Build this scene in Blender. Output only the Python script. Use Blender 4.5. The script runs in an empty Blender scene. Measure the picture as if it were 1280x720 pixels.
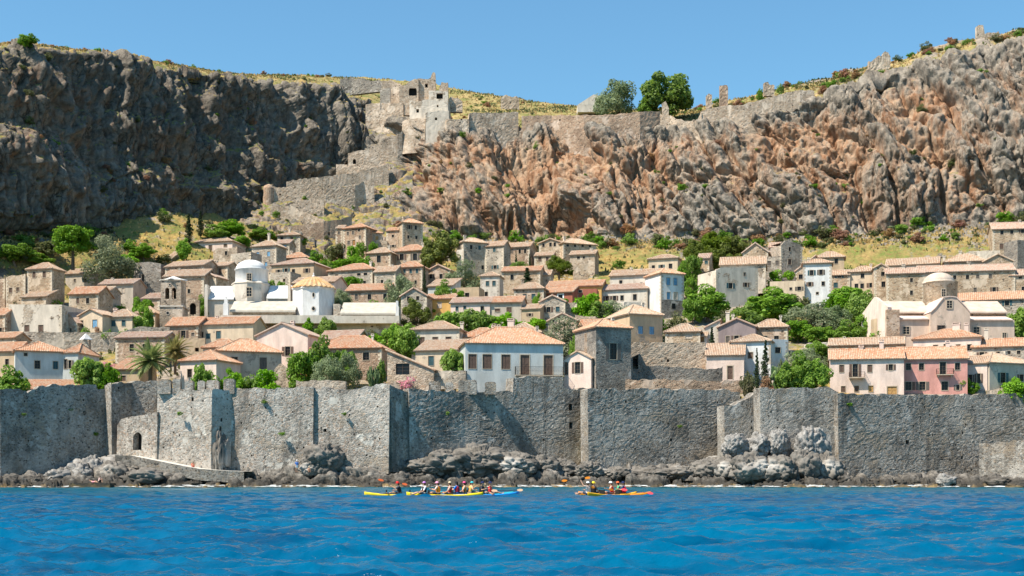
import bpy, bmesh, math, random
import numpy as np
from mathutils import Vector, Matrix
sc = bpy.context.scene
R = math.radians
F = 1700.0; CH = 1.1; HY = 600.0          # focal length (px of a 1280 px frame), camera height, horizon row
# ------------------------------------------------------------------ camera
cam = bpy.data.cameras.new('camera'); co = bpy.data.objects.new('camera', cam)
sc.collection.objects.link(co); sc.camera = co
co.location = (0, 0, CH); co.rotation_euler = (R(90), 0, 0)
cam.sensor_width = 36.0; cam.lens = 36.0 * F / 1280; cam.shift_y = (HY - 360) / 1280
cam.clip_start = 0.5; cam.clip_end = 9000
# ------------------------------------------------------------------ sky, sun, exposure
SUN_EL, SUN_AZ = R(55), R(240)            # azimuth clockwise from +Y (view direction); light comes from the left
w = bpy.data.worlds.new('World'); sc.world = w; w.use_nodes = True
nt = w.node_tree; bg = nt.nodes['Background']
sky = nt.nodes.new('ShaderNodeTexSky'); sky.sky_type = 'NISHITA'; sky.sun_disc = False
sky.sun_elevation = SUN_EL; sky.sun_rotation = SUN_AZ
sky.altitude = 0; sky.air_density = 1.2; sky.dust_density = 0.1; sky.ozone_density = 2.0
tint = nt.nodes.new('ShaderNodeMix'); tint.data_type = 'RGBA'; tint.blend_type = 'MULTIPLY'; tint.inputs[0].default_value = 1.0; tint.inputs[7].default_value = (.68, 1.02, 1.12, 1)
nt.links.new(sky.outputs[0], tint.inputs[6]); nt.links.new(tint.outputs[2], bg.inputs[0]); bg.inputs[1].default_value = 0.082
sd = bpy.data.lights.new('sun', 'SUN'); so = bpy.data.objects.new('sun', sd); sc.collection.objects.link(so)
sd.energy = 4.8; sd.angle = R(0.5); sd.color = (1.0, 0.91, 0.77)
SDIR = Vector((math.sin(SUN_AZ) * math.cos(SUN_EL), math.cos(SUN_AZ) * math.cos(SUN_EL), math.sin(SUN_EL)))
so.rotation_euler = SDIR.to_track_quat('Z', 'Y').to_euler(); so.location = (-150, 100, 300)
vs = sc.view_settings
vs.view_transform = 'Standard'; vs.look = 'None'; vs.gamma = 1; vs.use_curve_mapping = False; vs.exposure = 0.86
sc.cycles.max_bounces = 5; sc.cycles.diffuse_bounces = 3

# ------------------------------------------------------------------ helpers
rnd = random.Random(7)
def P(px, py, D): return ((px - 640) / F * D, D, CH + (HY - py) / F * D)
def link(o): sc.collection.objects.link(o); return o
class MB:
    def __init__(s): s.v = []; s.f = []; s.uv = {}; s.m = []; s.cm = 0
    def vert(s, *p): s.v.append(tuple(p)); return len(s.v) - 1
    def face(s, idx, uv=None):
        s.f.append(tuple(idx)); s.m.append(s.cm)
        if uv: s.uv[len(s.f) - 1] = uv
    def poly(s, pts, uv=None): s.face([s.vert(*p) for p in pts], uv)
    def box(s, x0, x1, y0, y1, z0, z1):
        a = [s.vert(x, y, z) for z in (z0, z1) for (x, y) in ((x0, y0), (x1, y0), (x1, y1), (x0, y1))]
        for q in ((0, 3, 2, 1), (4, 5, 6, 7), (0, 1, 5, 4), (1, 2, 6, 5), (2, 3, 7, 6), (3, 0, 4, 7)): s.face([a[i] for i in q])
    def tube(s, p, q, r0, r1=None, n=6, cap=True):
        p = Vector(p); q = Vector(q); r1 = r0 if r1 is None else r1
        d = (q - p).normalized(); a = d.orthogonal().normalized(); b = d.cross(a)
        i0 = [s.vert(*(p + (a * math.cos(t) + b * math.sin(t)) * r0)) for t in [2 * math.pi * k / n for k in range(n)]]
        i1 = [s.vert(*(q + (a * math.cos(t) + b * math.sin(t)) * r1)) for t in [2 * math.pi * k / n for k in range(n)]]
        for k in range(n): s.face((i0[k], i0[(k + 1) % n], i1[(k + 1) % n], i1[k]))
        if cap: s.face(i0[::-1]); s.face(i1)
    def lathe(s, prof, n=24, c=(0, 0)):
        rings = []
        for r, z in prof:
            rings.append([s.vert(c[0] + r * math.cos(2 * math.pi * k / n), c[1] + r * math.sin(2 * math.pi * k / n), z) for k in range(n)] if r > 1e-4 else [s.vert(c[0], c[1], z)])
        for A, B in zip(rings, rings[1:]):
            for k in range(n):
                k2 = (k + 1) % n
                q = [A[k % len(A)], A[k2 % len(A)], B[k2 % len(B)], B[k % len(B)]]
                q = list(dict.fromkeys(q))
                if len(q) > 2: s.face(q)
    def ball(s, c, r, n=10, m=7, sc3=(1, 1, 1)):
        prof = []
        rings = []
        for j in range(m + 1):
            t = math.pi * j / m; rr = math.sin(t) * r; z = math.cos(t) * r
            if j in (0, m): rings.append([s.vert(c[0], c[1], c[2] + z * sc3[2])])
            else: rings.append([s.vert(c[0] + rr * math.cos(2 * math.pi * k / n) * sc3[0], c[1] + rr * math.sin(2 * math.pi * k / n) * sc3[1], c[2] + z * sc3[2]) for k in range(n)])
        for A, B in zip(rings, rings[1:]):
            for k in range(n):
                k2 = (k + 1) % n
                q = list(dict.fromkeys([A[k % len(A)], B[k % len(B)], B[k2 % len(B)], A[k2 % len(A)]]))
                if len(q) > 2: s.face(q)
    def mesh(s, name, mats):
        me = bpy.data.meshes.new(name); me.from_pydata(s.v, [], s.f)
        for m in (mats if isinstance(mats, (list, tuple)) else [mats]): me.materials.append(m)
        if any(s.m): me.polygons.foreach_set('material_index', s.m)
        if s.uv:
            ul = me.uv_layers.new(name='UVMap')
            for fi, uv in s.uv.items():
                for li, c in zip(me.polygons[fi].loop_indices, uv): ul.data[li].uv = c
        me.update(); return me
    def build(s, name, mats, parent=None, smooth=False):
        me = s.mesh(name, mats)
        if smooth: me.shade_smooth()
        o = link(bpy.data.objects.new(name, me)); o.parent = parent; return o
def tag(o, label=None, cat=None, group=None, kind=None):
    if label: o['label'] = label
    if cat: o['category'] = cat
    if group: o['group'] = group
    if kind: o['kind'] = kind
    return o
def empty(name, loc, rz=0):
    o = link(bpy.data.objects.new(name, None)); o.location = loc; o.rotation_euler = (0, 0, rz); o.empty_display_size = 0.3; return o
def copy_tree(o, parent=None):
    c = o.copy(); link(c)
    if parent: c.parent = parent
    for ch in list(o.children): copy_tree(ch, c)
    return c

# ------------------------------------------------------------------ materials
class NT:
    def __init__(s, name):
        s.mat = bpy.data.materials.new(name); s.mat.use_nodes = True; s.t = s.mat.node_tree
        s.b = s.t.nodes['Principled BSDF']; s.b.inputs['Roughness'].default_value = 0.9
        s.b.inputs['Specular IOR Level'].default_value = 0.15
    def n(s, typ, **kw):
        nd = s.t.nodes.new('ShaderNode' + typ)
        for k, v in kw.items():
            if k.startswith('i_'):
                key = k[2:].replace('_', ' '); key = int(key) if key.isdigit() else key
                if hasattr(v, 'is_output'): s.t.links.new(v, nd.inputs[key])
                else: nd.inputs[key].default_value = v
            else: setattr(nd, k, v)
        return nd
    def math(s, op, a, b=0.0, c=None, clamp=False):
        nd = s.n('Math', operation=op, use_clamp=clamp)
        for i, v in enumerate((a, b, c)):
            if v is None: continue
            if hasattr(v, 'is_output'): s.t.links.new(v, nd.inputs[i])
            else: nd.inputs[i].default_value = v
        return nd.outputs[0]
    def mix(s, fac, a, b, blend='MIX'):
        nd = s.n('Mix', data_type='RGBA', blend_type=blend)
        for i, v in ((0, fac), (6, a), (7, b)):
            if hasattr(v, 'is_output'): s.t.links.new(v, nd.inputs[i])
            else: nd.inputs[i].default_value = v if i == 0 else (*v[:3], 1)
        return nd.outputs[2]
    def noise(s, vec, scale, detail=4, rough=0.6, dist=0.0):
        return s.n('TexNoise', i_Vector=vec, i_Scale=scale, i_Detail=detail, i_Roughness=rough, i_Distortion=dist).outputs[0]
    def ramp(s, fac, *stops):
        nd = s.n('ValToRGB', i_Fac=fac); e = nd.color_ramp.elements
        while len(e) < len(stops): e.new(0.5)
        for x, (p, c) in zip(e, stops):
            x.position = p; x.color = (c, c, c, 1) if not isinstance(c, tuple) else (*c, 1)
        return nd.outputs[0]
    def mapr(s, v, a, b, c=0.0, d=1.0):
        return s.n('MapRange', i_0=v, i_1=a, i_2=b, i_3=c, i_4=d).outputs[0]
    def scale(s, vec, x, y, z):
        return s.n('VectorMath', operation='MULTIPLY', i_0=vec, i_1=(x, y, z)).outputs[0]
    def objvec(s, shift=True):
        c = s.n('TexCoord').outputs['Object']
        if not shift: return c
        r = s.math('MULTIPLY', s.n('ObjectInfo').outputs['Random'], 137.0)
        return s.n('VectorMath', operation='ADD', i_0=c, i_1=r).outputs[0]
    def out(s, col, rough=None, bump=None, dist=0.05, strength=1.0):
        s.set('Base Color', col)
        if rough is not None: s.set('Roughness', rough)
        if bump is not None:
            bn = s.n('Bump', i_Height=bump, i_Distance=dist, i_Strength=strength); s.t.links.new(bn.outputs[0], s.b.inputs['Normal'])
        return s.mat
    def set(s, k, v):
        if hasattr(v, 'is_output'): s.t.links.new(v, s.b.inputs[k])
        elif isinstance(v, tuple): s.b.inputs[k].default_value = (*v, 1)
        else: s.b.inputs[k].default_value = v
def c255(r, g, b): return tuple((x / 255 / 12.92 if x < 10 else ((x / 255 + .055) / 1.055) ** 2.4) for x in (r, g, b))
def mul(c, k): return tuple(min(0.95, x * k) for x in c)
MATS = {}
def memo(f):
    def g(*a):
        k = (f.__name__,) + a
        if k not in MATS: MATS[k] = f(*a)
        return MATS[k]
    return g
@memo
def plain(name, col, rough=0.7, var=0.15):
    m = NT(name); v = m.objvec()
    n = m.noise(v, 3.0, 3); k = m.mapr(n, 0.3, 0.7, 1 - var, 1 + var)
    return m.out(m.mix(1.0, (*col,), m.n('CombineColor', i_0=k, i_1=k, i_2=k).outputs[0], 'MULTIPLY'), rough)
@memo
def stone(name, c1, c2, c3, size=0.4, plast=0.0, plc=(.5, .45, .4), zs=1.5, damp=0.0):
    """rubble masonry: cells of different stone, paler mortar, weathering, patches of leftover plaster"""
    m = NT(name); v = m.objvec()
    wob = m.n('TexNoise', i_Vector=v, i_Scale=1.6, i_Detail=2).outputs[1]
    vv = m.n('VectorMath', operation='MULTIPLY_ADD', i_0=wob, i_1=(.35, .35, .35), i_2=v).outputs[0]
    vv = m.scale(vv, 1, 1, zs)
    vo = m.n('TexVoronoi', i_Vector=vv, i_Scale=1 / size)
    ve = m.n('TexVoronoi', feature='DISTANCE_TO_EDGE', i_Vector=vv, i_Scale=1 / size)
    rv = m.n('SeparateColor', i_0=vo.outputs['Color'])
    col = m.mix(rv.outputs[0], c1, c2)
    col = m.mix(m.mapr(rv.outputs[1], 0.6, 1.0), col, c3)
    mort = m.mapr(ve.outputs[0], 0.02, 0.12, 1, 0)
    col = m.mix(m.math('MULTIPLY', mort, 0.5), col, mul(c2, 1.1))
    big = m.noise(v, 0.22, 5, 0.65)
    col = m.mix(m.mapr(big, 0.50, 0.66, 0, 0.6), col, mul(c1, 0.55))
    col = m.mix(m.mapr(big, 0.46, 0.28, 0, 0.5), col, mul(c2, 1.2))
    if damp > 0:
        col = m.mix(m.mapr(m.noise(m.scale(v, 1, 1, .16), .34, 6, .7), .5, .68, 0, damp), col, mul(c1, .42)); col = m.mix(m.mapr(m.noise(v, .13, 5, .65), .52, .62, 0, damp * .6), col, mul(c2, 1.12))
    if damp > 0: col = m.mix(m.mapr(m.noise(v, .21, 6, .7, 1.0), .54, .66, 0, .5), col, m.mix(rv.outputs[1], (.20, .14, .09), (.46, .36, .25)))
    fine = m.noise(v, 9, 3)
    col = m.mix(m.mapr(fine, 0.3, 0.7, 0, 0.35), col, mul(c1, 0.6))
    hole = m.mapr(rv.outputs[2], 0.93, 0.95, 0, 0.75)
    col = m.mix(m.math('MULTIPLY', hole, m.mapr(ve.outputs[0], 0.05, 0.15)), col, (0.03, 0.028, 0.025))
    hgt = m.math('ADD', m.math('MINIMUM', ve.outputs[0], 0.25), m.math('MULTIPLY', rv.outputs[0], 0.25))
    if plast > 0:
        pn = m.noise(v, 0.3, 6, 0.7)
        pm = m.mapr(pn, 0.62 - plast * 0.34, 0.66 - plast * 0.34)
        pcol = m.mix(m.mapr(m.noise(m.scale(v, 1, 1, .35), 0.9, 5), 0.35, 0.7), plc, mul(plc, 0.68))
        col = m.mix(pm, col, pcol)
        hgt = m.math('MULTIPLY', hgt, m.math('SUBTRACT', 1.0, m.math('MULTIPLY', pm, 0.8)))
    return m.out(col, 0.92, hgt, 0.14, 0.9)
@memo
def plaster(name, c, patch=0.2):
    m = NT(name); v = m.objvec()
    st = m.noise(m.scale(v, 1, 1, 0.3), 0.8, 6, 0.65); bl = m.noise(v, 0.35, 5, 0.6); fi = m.noise(v, 6, 4)
    col = m.mix(m.mapr(st, 0.38, 0.66, 0, 0.75), c, mul(c, 0.6))
    col = m.mix(m.mapr(bl, 0.5, 0.7, 0, 0.5), col, (c[0] * .78, c[1] * .72, c[2] * .66))
    col = m.mix(m.mapr(fi, 0.35, 0.7, 0, 0.22), col, mul(c, 0.6))
    if patch > 0:
        pm = m.mapr(m.noise(v, 0.55, 7, 0.7), 0.70 - patch * 0.25, 0.72 - patch * 0.25)
        sv = m.n('TexVoronoi', i_Vector=m.scale(v, 1, 1, 1.5), i_Scale=2.4)
        scol = m.mix(m.n('SeparateColor', i_0=sv.outputs['Color']).outputs[0], (.22, .19, .16), (.40, .34, .28))
        col = m.mix(m.math('MULTIPLY', pm, 0.8), col, scol)
    return m.out(col, 0.9, m.math('ADD', fi, bl), 0.04, 0.6)
@memo
def tile(name, a, b, c):
    m = NT(name); uv = m.n('TexCoord').outputs['UV']
    sp = m.n('SeparateXYZ', i_0=uv)
    ro = m.math('FLOOR', m.math('DIVIDE', sp.outputs[1], 0.42)); cu = m.math('FLOOR', m.math('DIVIDE', sp.outputs[0], 0.15))
    wn = m.n('TexWhiteNoise', noise_dimensions='3D', i_Vector=m.n('CombineXYZ', i_0=ro, i_1=cu, i_2=m.math('MULTIPLY', m.n('ObjectInfo').outputs['Random'], 50)).outputs[0])
    r = m.n('SeparateColor', i_0=wn.outputs['Color'])
    v = m.objvec()
    big = m.noise(v, 0.5, 4)
    col = m.mix(r.outputs[0], a, b)
    col = m.mix(m.mapr(r.outputs[1], 0.55, 1, 0, 0.9), col, c)
    col = m.mix(m.mapr(big, 0.45, 0.7, 0, 0.55), col, mul(c, 0.8))
    col = m.mix(m.mapr(m.noise(v, 4, 4), 0.5, 0.75, 0, 0.45), col, (.16, .12, .09))
    fr = m.math('FRACT', m.math('DIVIDE', sp.outputs[1], 0.42))
    return m.out(col, 0.85, m.math('ADD', fr, m.math('MULTIPLY', r.outputs[2], 0.8)), -0.03, 0.8)
@memo
def leafm(name, a, b, c, trans=0.33):
    m = NT(name)
    g = m.n('NewGeometry'); ri = g.outputs['Random Per Island']
    n = m.noise(m.objvec(), 0.9, 3)
    col = m.mix(ri, a, b); col = m.mix(m.mapr(n, 0.48, 0.66), col, c)
    orr = m.n('ObjectInfo').outputs['Random']
    col = m.n('HueSaturation', i_Hue=m.mapr(orr, 0, 1, 0.485, 0.515), i_Saturation=m.mapr(orr, 0, 1, .85, 1.1), i_Value=m.mapr(m.math('FRACT', m.math('MULTIPLY', orr, 7.3)), 0, 1, .8, 1.2), i_Color=col).outputs[0]
    m.set('Base Color', col); m.set('Roughness', 0.6); m.set('Specular IOR Level', 0.25)
    tr = m.n('BsdfTranslucent', i_Color=m.mix(0.5, col, mul(b, 1.7)))
    mx = m.n('MixShader', i_0=trans); m.t.links.new(m.b.outputs[0], mx.inputs[1]); m.t.links.new(tr.outputs[0], mx.inputs[2])
    m.t.links.new(mx.outputs[0], m.t.nodes['Material Output'].inputs[0])
    return m.mat
@memo
def glass(name='dark_glass', col=(.008, .009, .011), rough=0.25):
    m = NT(name); m.set('Specular IOR Level', 0.25)
    n = m.noise(m.objvec(), 1.2, 2)
    return m.out(m.mix(n, col, mul(col, 2.2)), rough)

WALL = dict(
 st=stone('tan_stone', (.31, .225, .15), (.60, .475, .345), (.44, .28, .17), .42, .25, (.62, .50, .38)),
 sg=stone('grey_stone', (.25, .215, .175), (.52, .455, .375), (.38, .28, .2), .42, .2, (.55, .475, .39)),
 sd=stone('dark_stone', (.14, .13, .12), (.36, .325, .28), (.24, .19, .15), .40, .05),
 sr=stone('reddish_stone', (.30, .205, .145), (.53, .40, .29), (.42, .25, .16), .38, .2, (.58, .45, .35)),
 sp=stone('stone_with_old_plaster', (.28, .23, .175), (.52, .44, .35), (.4, .28, .19), .4, .62, (.66, .58, .48)),
 ta=plaster('tan_plaster', (.56, .42, .28), .4), pc=plaster('cream_plaster', (.70, .56, .41), .35),
 pp=plaster('pale_pink_plaster', (.80, .63, .54), .03), pk=plaster('pink_plaster', (.66, .33, .28), .03),
 pg=plaster('grey_plaster', (.57, .49, .40), .48), pb=plaster('pale_blue_plaster', (.56, .58, .56), .28),
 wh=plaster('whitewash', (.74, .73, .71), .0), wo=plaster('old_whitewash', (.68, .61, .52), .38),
 oc=plaster('ochre_plaster', (.70, .43, .15), .05), re=plaster('red_plaster', (.42, .15, .10), .05),
 li=plaster('lilac_plaster', (.30, .24, .235), .1), lb=plaster('lilac_white_plaster', (.68, .53, .42), .3),
 ru=stone('ruin_stone', (.32, .25, .185), (.60, .49, .38), (.44, .3, .2), .5, .2, (.64, .53, .42)))
ROOF = dict(
 o=tile('orange_roof_tiles', (.43, .20, .11), (.54, .32, .205), (.53, .41, .30)),
 p=tile('pale_roof_tiles', (.38, .235, .155), (.50, .36, .255), (.50, .42, .33)),
 k=tile('old_pink_roof_tiles', (.37, .22, .16), (.47, .34, .265), (.47, .395, .325)),
 y=tile('ochre_roof_tiles', (.50, .26, .10), (.57, .35, .17), (.56, .42, .27)))
# ------------------------------------------------------------------ noise
def _h(ix, iy, iz, seed):
    n = (ix.astype(np.uint32) * np.uint32(374761393) + iy.astype(np.uint32) * np.uint32(668265263) + iz.astype(np.uint32) * np.uint32(2147483647) + np.uint32(seed * 974711 & 0xffffffff))
    n = (n ^ (n >> np.uint32(13))) * np.uint32(1274126177); n = n ^ (n >> np.uint32(16)); n = n * np.uint32(2246822519); n ^= n >> np.uint32(15)
    return n.astype(np.float64) / 4294967295.0
def vnoise(x, y, z, seed=1):
    x0 = np.floor(x); y0 = np.floor(y); z0 = np.floor(z)
    fx, fy, fz = x - x0, y - y0, z - z0
    fx = fx * fx * (3 - 2 * fx); fy = fy * fy * (3 - 2 * fy); fz = fz * fz * (3 - 2 * fz)
    X = x0.astype(np.int64); Y = y0.astype(np.int64); Z = z0.astype(np.int64)
    r = 0
    for dx in (0, 1):
        wx = fx if dx else 1 - fx
        for dy in (0, 1):
            wy = fy if dy else 1 - fy
            for dz in (0, 1):
                wz = fz if dz else 1 - fz
                r = r + wx * wy * wz * _h(X + dx, Y + dy, Z + dz, seed)
    return r * 2 - 1
def fbm(x, y, z, oc=4, seed=1, g=0.5):
    a, s, t = 1.0, 0, 0
    for o in range(oc):
        s = s + a * vnoise(x, y, z, seed + o * 17); t += a; x, y, z, a = x * 2.03 + 5.1, y * 2.03 + 1.7, z * 2.03 + 9.2, a * g
    return s / t
def ridged(x, y, z, oc=3, seed=1):
    a, s, t = 1.0, 0, 0
    for o in range(oc):
        s = s + a * (1 - np.abs(vnoise(x, y, z, seed + o * 13)) * 2); t += a; x, y, z, a = x * 2.1, y * 2.1, z * 2.1, a * 0.5
    return s / t
def worley(x, y, z, seed=1):
    X = np.floor(x).astype(np.int64); Y = np.floor(y).astype(np.int64); Z = np.floor(z).astype(np.int64)
    d1 = np.full(x.shape, 9.0); d2 = d1.copy(); idv = np.zeros(x.shape)
    for dx in (-1, 0, 1):
        for dy in (-1, 0, 1):
            for dz in (-1, 0, 1):
                cx, cy, cz = X + dx, Y + dy, Z + dz
                h = _h(cx, cy, cz, seed)
                d = (cx + h - x) ** 2 + (cy + _h(cx, cy, cz, seed + 1) - y) ** 2 + (cz + _h(cx, cy, cz, seed + 2) - z) ** 2
                m = d < d1
                d2 = np.where(m, d1, np.minimum(d2, d)); idv = np.where(m, h, idv); d1 = np.where(m, d, d1)
    return np.sqrt(d1), np.sqrt(d2), idv
# ------------------------------------------------------------------ sheets
def sheet(cols, rows_sub, nu, smooth=0.0, ext=None):
    """cols: [(px, [(py, D) or (x,y,z) ...])]; returns grid (nu, nv, 3) of world points"""
    pxs = np.array([c[0] for c in cols], float)
    pts = np.array([[P(c[0], *q) if len(q) == 2 else q for q in c[1]] for c in cols])
    u = np.linspace(pxs[0], pxs[-1], nu); g = np.empty((nu, pts.shape[1], 3))
    for r in range(pts.shape[1]):
        for k in range(3): g[:, r, k] = np.interp(u, pxs, pts[:, r, k])
    if smooth > 0:
        w_ = int(smooth / (u[1] - u[0])); ker = np.hanning(2 * w_ + 3); ker /= ker.sum()
        gp = np.pad(g, ((w_ + 1, w_ + 1), (0, 0), (0, 0)), 'reflect', reflect_type='odd')
        for r in range(g.shape[1]):
            for k in range(3): g[:, r, k] = np.convolve(gp[:, r, k], ker, 'valid')
    rows = []
    for r, n in enumerate(rows_sub):
        t = np.linspace(0, 1, n, endpoint=False)
        rows += [g[:, r] * (1 - a) + g[:, r + 1] * a for a in t]
    rows.append(g[:, -1])
    return u, np.stack(rows, 1)
def normals(G):
    du = np.gradient(G, axis=0); dv = np.gradient(G, axis=1)
    n = np.cross(du, dv); n /= np.linalg.norm(n, axis=2, keepdims=True) + 1e-9
    return n
def grid_mesh(name, G, mat, attrs=None, smooth=True, **kw):
    nu, nv = G.shape[:2]
    idx = np.arange(nu * nv).reshape(nu, nv)
    q = np.stack([idx[:-1, :-1], idx[1:, :-1], idx[1:, 1:], idx[:-1, 1:]], -1).reshape(-1, 4)
    me = bpy.data.meshes.new(name)
    me.vertices.add(nu * nv); me.vertices.foreach_set('co', G.reshape(-1))
    me.loops.add(q.size); me.loops.foreach_set('vertex_index', q.reshape(-1))
    me.polygons.add(len(q)); me.polygons.foreach_set('loop_start', np.arange(0, q.size, 4)); me.polygons.foreach_set('loop_total', np.full(len(q), 4))
    me.update(calc_edges=True); me.validate()
    if smooth: me.shade_smooth()
    for k, a in (attrs or {}).items():
        at = me.attributes.new(k, 'FLOAT', 'POINT'); at.data.foreach_set('value', a.reshape(-1).astype(np.float32))
    me.materials.append(mat)
    return link(bpy.data.objects.new(name, me))
def smooth2(G, k):
    for _ in range(k):
        H = G.copy(); H[1:-1] = (G[:-2] + 2 * G[1:-1] + G[2:]) / 4; G = H
        H = G.copy(); H[:, 1:-1] = (G[:, :-2] + 2 * G[:, 1:-1] + G[:, 2:]) / 4; G = H
    return G

# ------------------------------------------------------------------ ground the town stands on
DT = [(500, 205), (488, 213), (470, 222), (440, 238), (400, 265), (350, 312), (300, 372), (280, 386)]
def Dg(y): return float(np.interp(-y, [-a for a, b in DT], [b for a, b in DT]))
_gz = sorted((b, P(0, a, b)[2]) for a, b in DT)
GY = [198] + [a for a, b in _gz] + [420]; GZ = [9] + [b for a, b in _gz] + [72]
def gz(Y): return float(np.interp(Y, GY, GZ))
def rockmat(name, grey1, grey2, orange, dry, streak=1.0):
    m = NT(name); v = m.n('TexCoord').outputs['Object']
    at = m.n('Attribute', attribute_name='tone').outputs['Fac']; gr = m.n('Attribute', attribute_name='grass').outputs['Fac']
    n1 = m.noise(v, 0.5, 8, 0.7); n2 = m.noise(m.scale(v, 1, 1, .18), 0.35, 6, .65); n3 = m.noise(v, 0.09, 5)
    col = m.mix(m.mapr(n1, 0.32, 0.68), grey1, grey2)
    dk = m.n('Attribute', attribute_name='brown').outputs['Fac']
    col = m.mix(dk, col, m.mix(m.mapr(n1, .32, .68), (.062, .05, .04), (.20, .17, .135)))  # browner rock, also darkened: shade of the left cliff put into the colour
    oc_ = m.mix(m.mapr(n2, .4, .62), (.42, .295, .20), mul(orange, .8))
    tq = m.math('ADD', m.math('MULTIPLY', m.math('SUBTRACT', n2, .5), 2.2), m.math('MULTIPLY', m.math('SUBTRACT', n1, .5), 1.2))
    col = m.mix(m.mapr(m.math('ADD', at, tq), 0.25, 1.05), col, oc_)
    col = m.mix(m.mapr(n2, 0.55, 0.72, 0, .55 * streak), col, mul(grey1, .45))
    vo = m.n('TexVoronoi', feature='DISTANCE_TO_EDGE', i_Vector=m.n('VectorMath', operation='MULTIPLY_ADD', i_0=m.n('TexNoise', i_Vector=v, i_Scale=.5, i_Detail=3).outputs[1], i_1=(1.5, 1.5, 1.5), i_2=m.scale(v, 1.2, 1.2, .5)).outputs[0], i_Scale=.5)
    crack = m.mapr(vo.outputs[0], 0.0, 0.10, 1, 0)
    col = m.mix(m.math('MULTIPLY', crack, m.mapr(n3, .45, .6, .1, .75)), col, mul(grey1, .22))
    gn = m.noise(v, 0.45, 6, .7)
    gcol = m.mix(m.mapr(m.noise(v, .22, 5, .7), .4, .6), dry, (.16, .19, .05))
    gcol = m.mix(m.mapr(m.noise(v, 1.1, 4), .45, .7), gcol, mul(dry, .6))
    col = m.mix(m.mapr(m.math('ADD', gr, m.math('MULTIPLY', m.math('SUBTRACT', gn, .5), 1.6)), .42, .6), col, gcol)
    h = m.math('ADD', m.math('MULTIPLY', n1, 1.3), m.math('MULTIPLY', m.math('MINIMUM', vo.outputs[0], .3), .7))
    h = m.math('ADD', h, m.math('MULTIPLY', m.noise(v, 2.4, 5, .7), .4))
    return m.out(col, .95, h, .55, .9)
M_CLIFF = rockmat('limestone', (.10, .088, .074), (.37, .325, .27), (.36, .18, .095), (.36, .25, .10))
M_TERR = rockmat('town_ground', (.24, .20, .16), (.40, .34, .28), (.40, .28, .18), (.42, .28, .10), .4)
# town slope
nx, ny = 420, 260
X = np.linspace(-190, 190, nx)[:, None] + np.zeros((1, ny)); Yg = np.linspace(204, 392, ny)[None, :] + np.zeros((nx, 1))
Zg = np.interp(Yg, GY, GZ) + .5 * fbm(X / 9, Yg / 9, X * 0, 4, 3) - .25 + np.clip((Yg - 270) / 120, 0, 1) * 2.0 * (ridged(X / 16, Yg / 12, X * 0, 3, 8) - .4)
# left shoulder under the dark cliff lifts up
Zg += 10 * np.clip((-(X) - 50) / 40, 0, 1) * np.clip((Yg - 312) / 22, 0, 1.3)
Zg -= 1.9
# stops at the back of the town wall
WD = [(-400, 196), (-150, 196.5), (0, 201.5), (60, 206), (138, 213), (139, 211), (196, 215), (200, 206.5), (265, 204), (290, 208), (392, 205.5), (487, 203.5), (512, 208.5), (640, 213), (735, 217.5), (736, 211.5), (905, 218.5), (946, 215), (950, 211), (1047, 213), (1180, 218), (1300, 222), (1700, 226)]
pxT = 640 + X / Yg * F
Zg = np.where(Yg < np.interp(pxT, [a for a, b in WD], [b for a, b in WD]), 1.0, Zg)
TG = np.stack([X, Yg, Zg], -1)
tgrass = np.clip(.52 + .5 * fbm(X / 14, Yg / 14, X * 0, 3, 5) + .25 * np.clip((Yg - 300) / 50, 0, 1), 0, 1)
terrain = grid_mesh('ground', TG, M_TERR, dict(tone=np.zeros_like(X), grass=tgrass)); tag(terrain, kind='structure')
def tz(x, y):
    i = int(np.clip((x + 190) / 380 * (nx - 1), 0, nx - 1)); j = int(np.clip((y - 204) / 188 * (ny - 1), 0, ny - 1)); return float(Zg[i, j])
# ------------------------------------------------------------------ the great cliff: foot, talus, base, middle, rim, back
# px, talus y/D, base y/D, mid y/D, rim y/D, sky y/D
CL = [(-340, 345, 222, 330, 236, 280, 248, 235, 262, 225, 330),
 (-150, 325, 275, 312, 282, 250, 288, 170, 298, 160, 340),  # both unseen columns are shaped low so sunlight reaches the cliff foot
 (0, 322, 301, 292, 312, 190, 309, 57, 322, 50, 360),
 (60, 320, 308, 292, 322, 190, 322, 62, 334, 56, 370),
 (120, 318, 315, 292, 334, 200, 338, 70, 350, 64, 384),
 (200, 314, 328, 288, 347, 205, 352, 84, 366, 76, 400),
 (290, 312, 345, 280, 368, 210, 374, 97, 388, 91, 460),
 (340, 300, 360, 268, 384, 210, 388, 106, 400, 92, 500),
 (410, 292, 372, 250, 402, 200, 405, 117, 416, 93, 520),
 (465, 288, 374, 225, 412, 180, 414, 128, 424, 95, 530),
 (505, 312, 366, 290, 380, 205, 400, 160, 408, 99, 520),
 (560, 314, 362, 298, 378, 220, 389, 166, 398, 106, 500),
 (620, 314, 361, 300, 376, 230, 382, 160, 396, 118, 480),
 (700, 314, 361, 300, 379, 230, 387, 160, 401, 128, 470),
 (752, 312, 360, 298, 371, 232, 379, 161, 392, 132, 460),
 (840, 312, 358, 294, 371, 225, 381, 160, 393, 136, 440),
 (900, 312, 358, 300, 368, 220, 376, 152, 388, 126, 425),
 (960, 312, 356, 300, 366, 215, 373, 142, 386, 112, 420),
 (1040, 310, 352, 296, 362, 205, 369, 116, 385, 96, 412),
 (1120, 306, 350, 288, 361, 195, 366, 88, 386, 72, 412),
 (1200, 306, 346, 280, 358, 190, 363, 66, 385, 52, 410),
 (1280, 304, 342, 276, 354, 185, 360, 48, 384, 36, 405),
 (1400, 300, 336, 270, 346, 175, 353, 74, 372, 14, 415),
 (1640, 292, 322, 262, 330, 165, 340, 45, 362, -20, 405)]
cols = []
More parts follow.
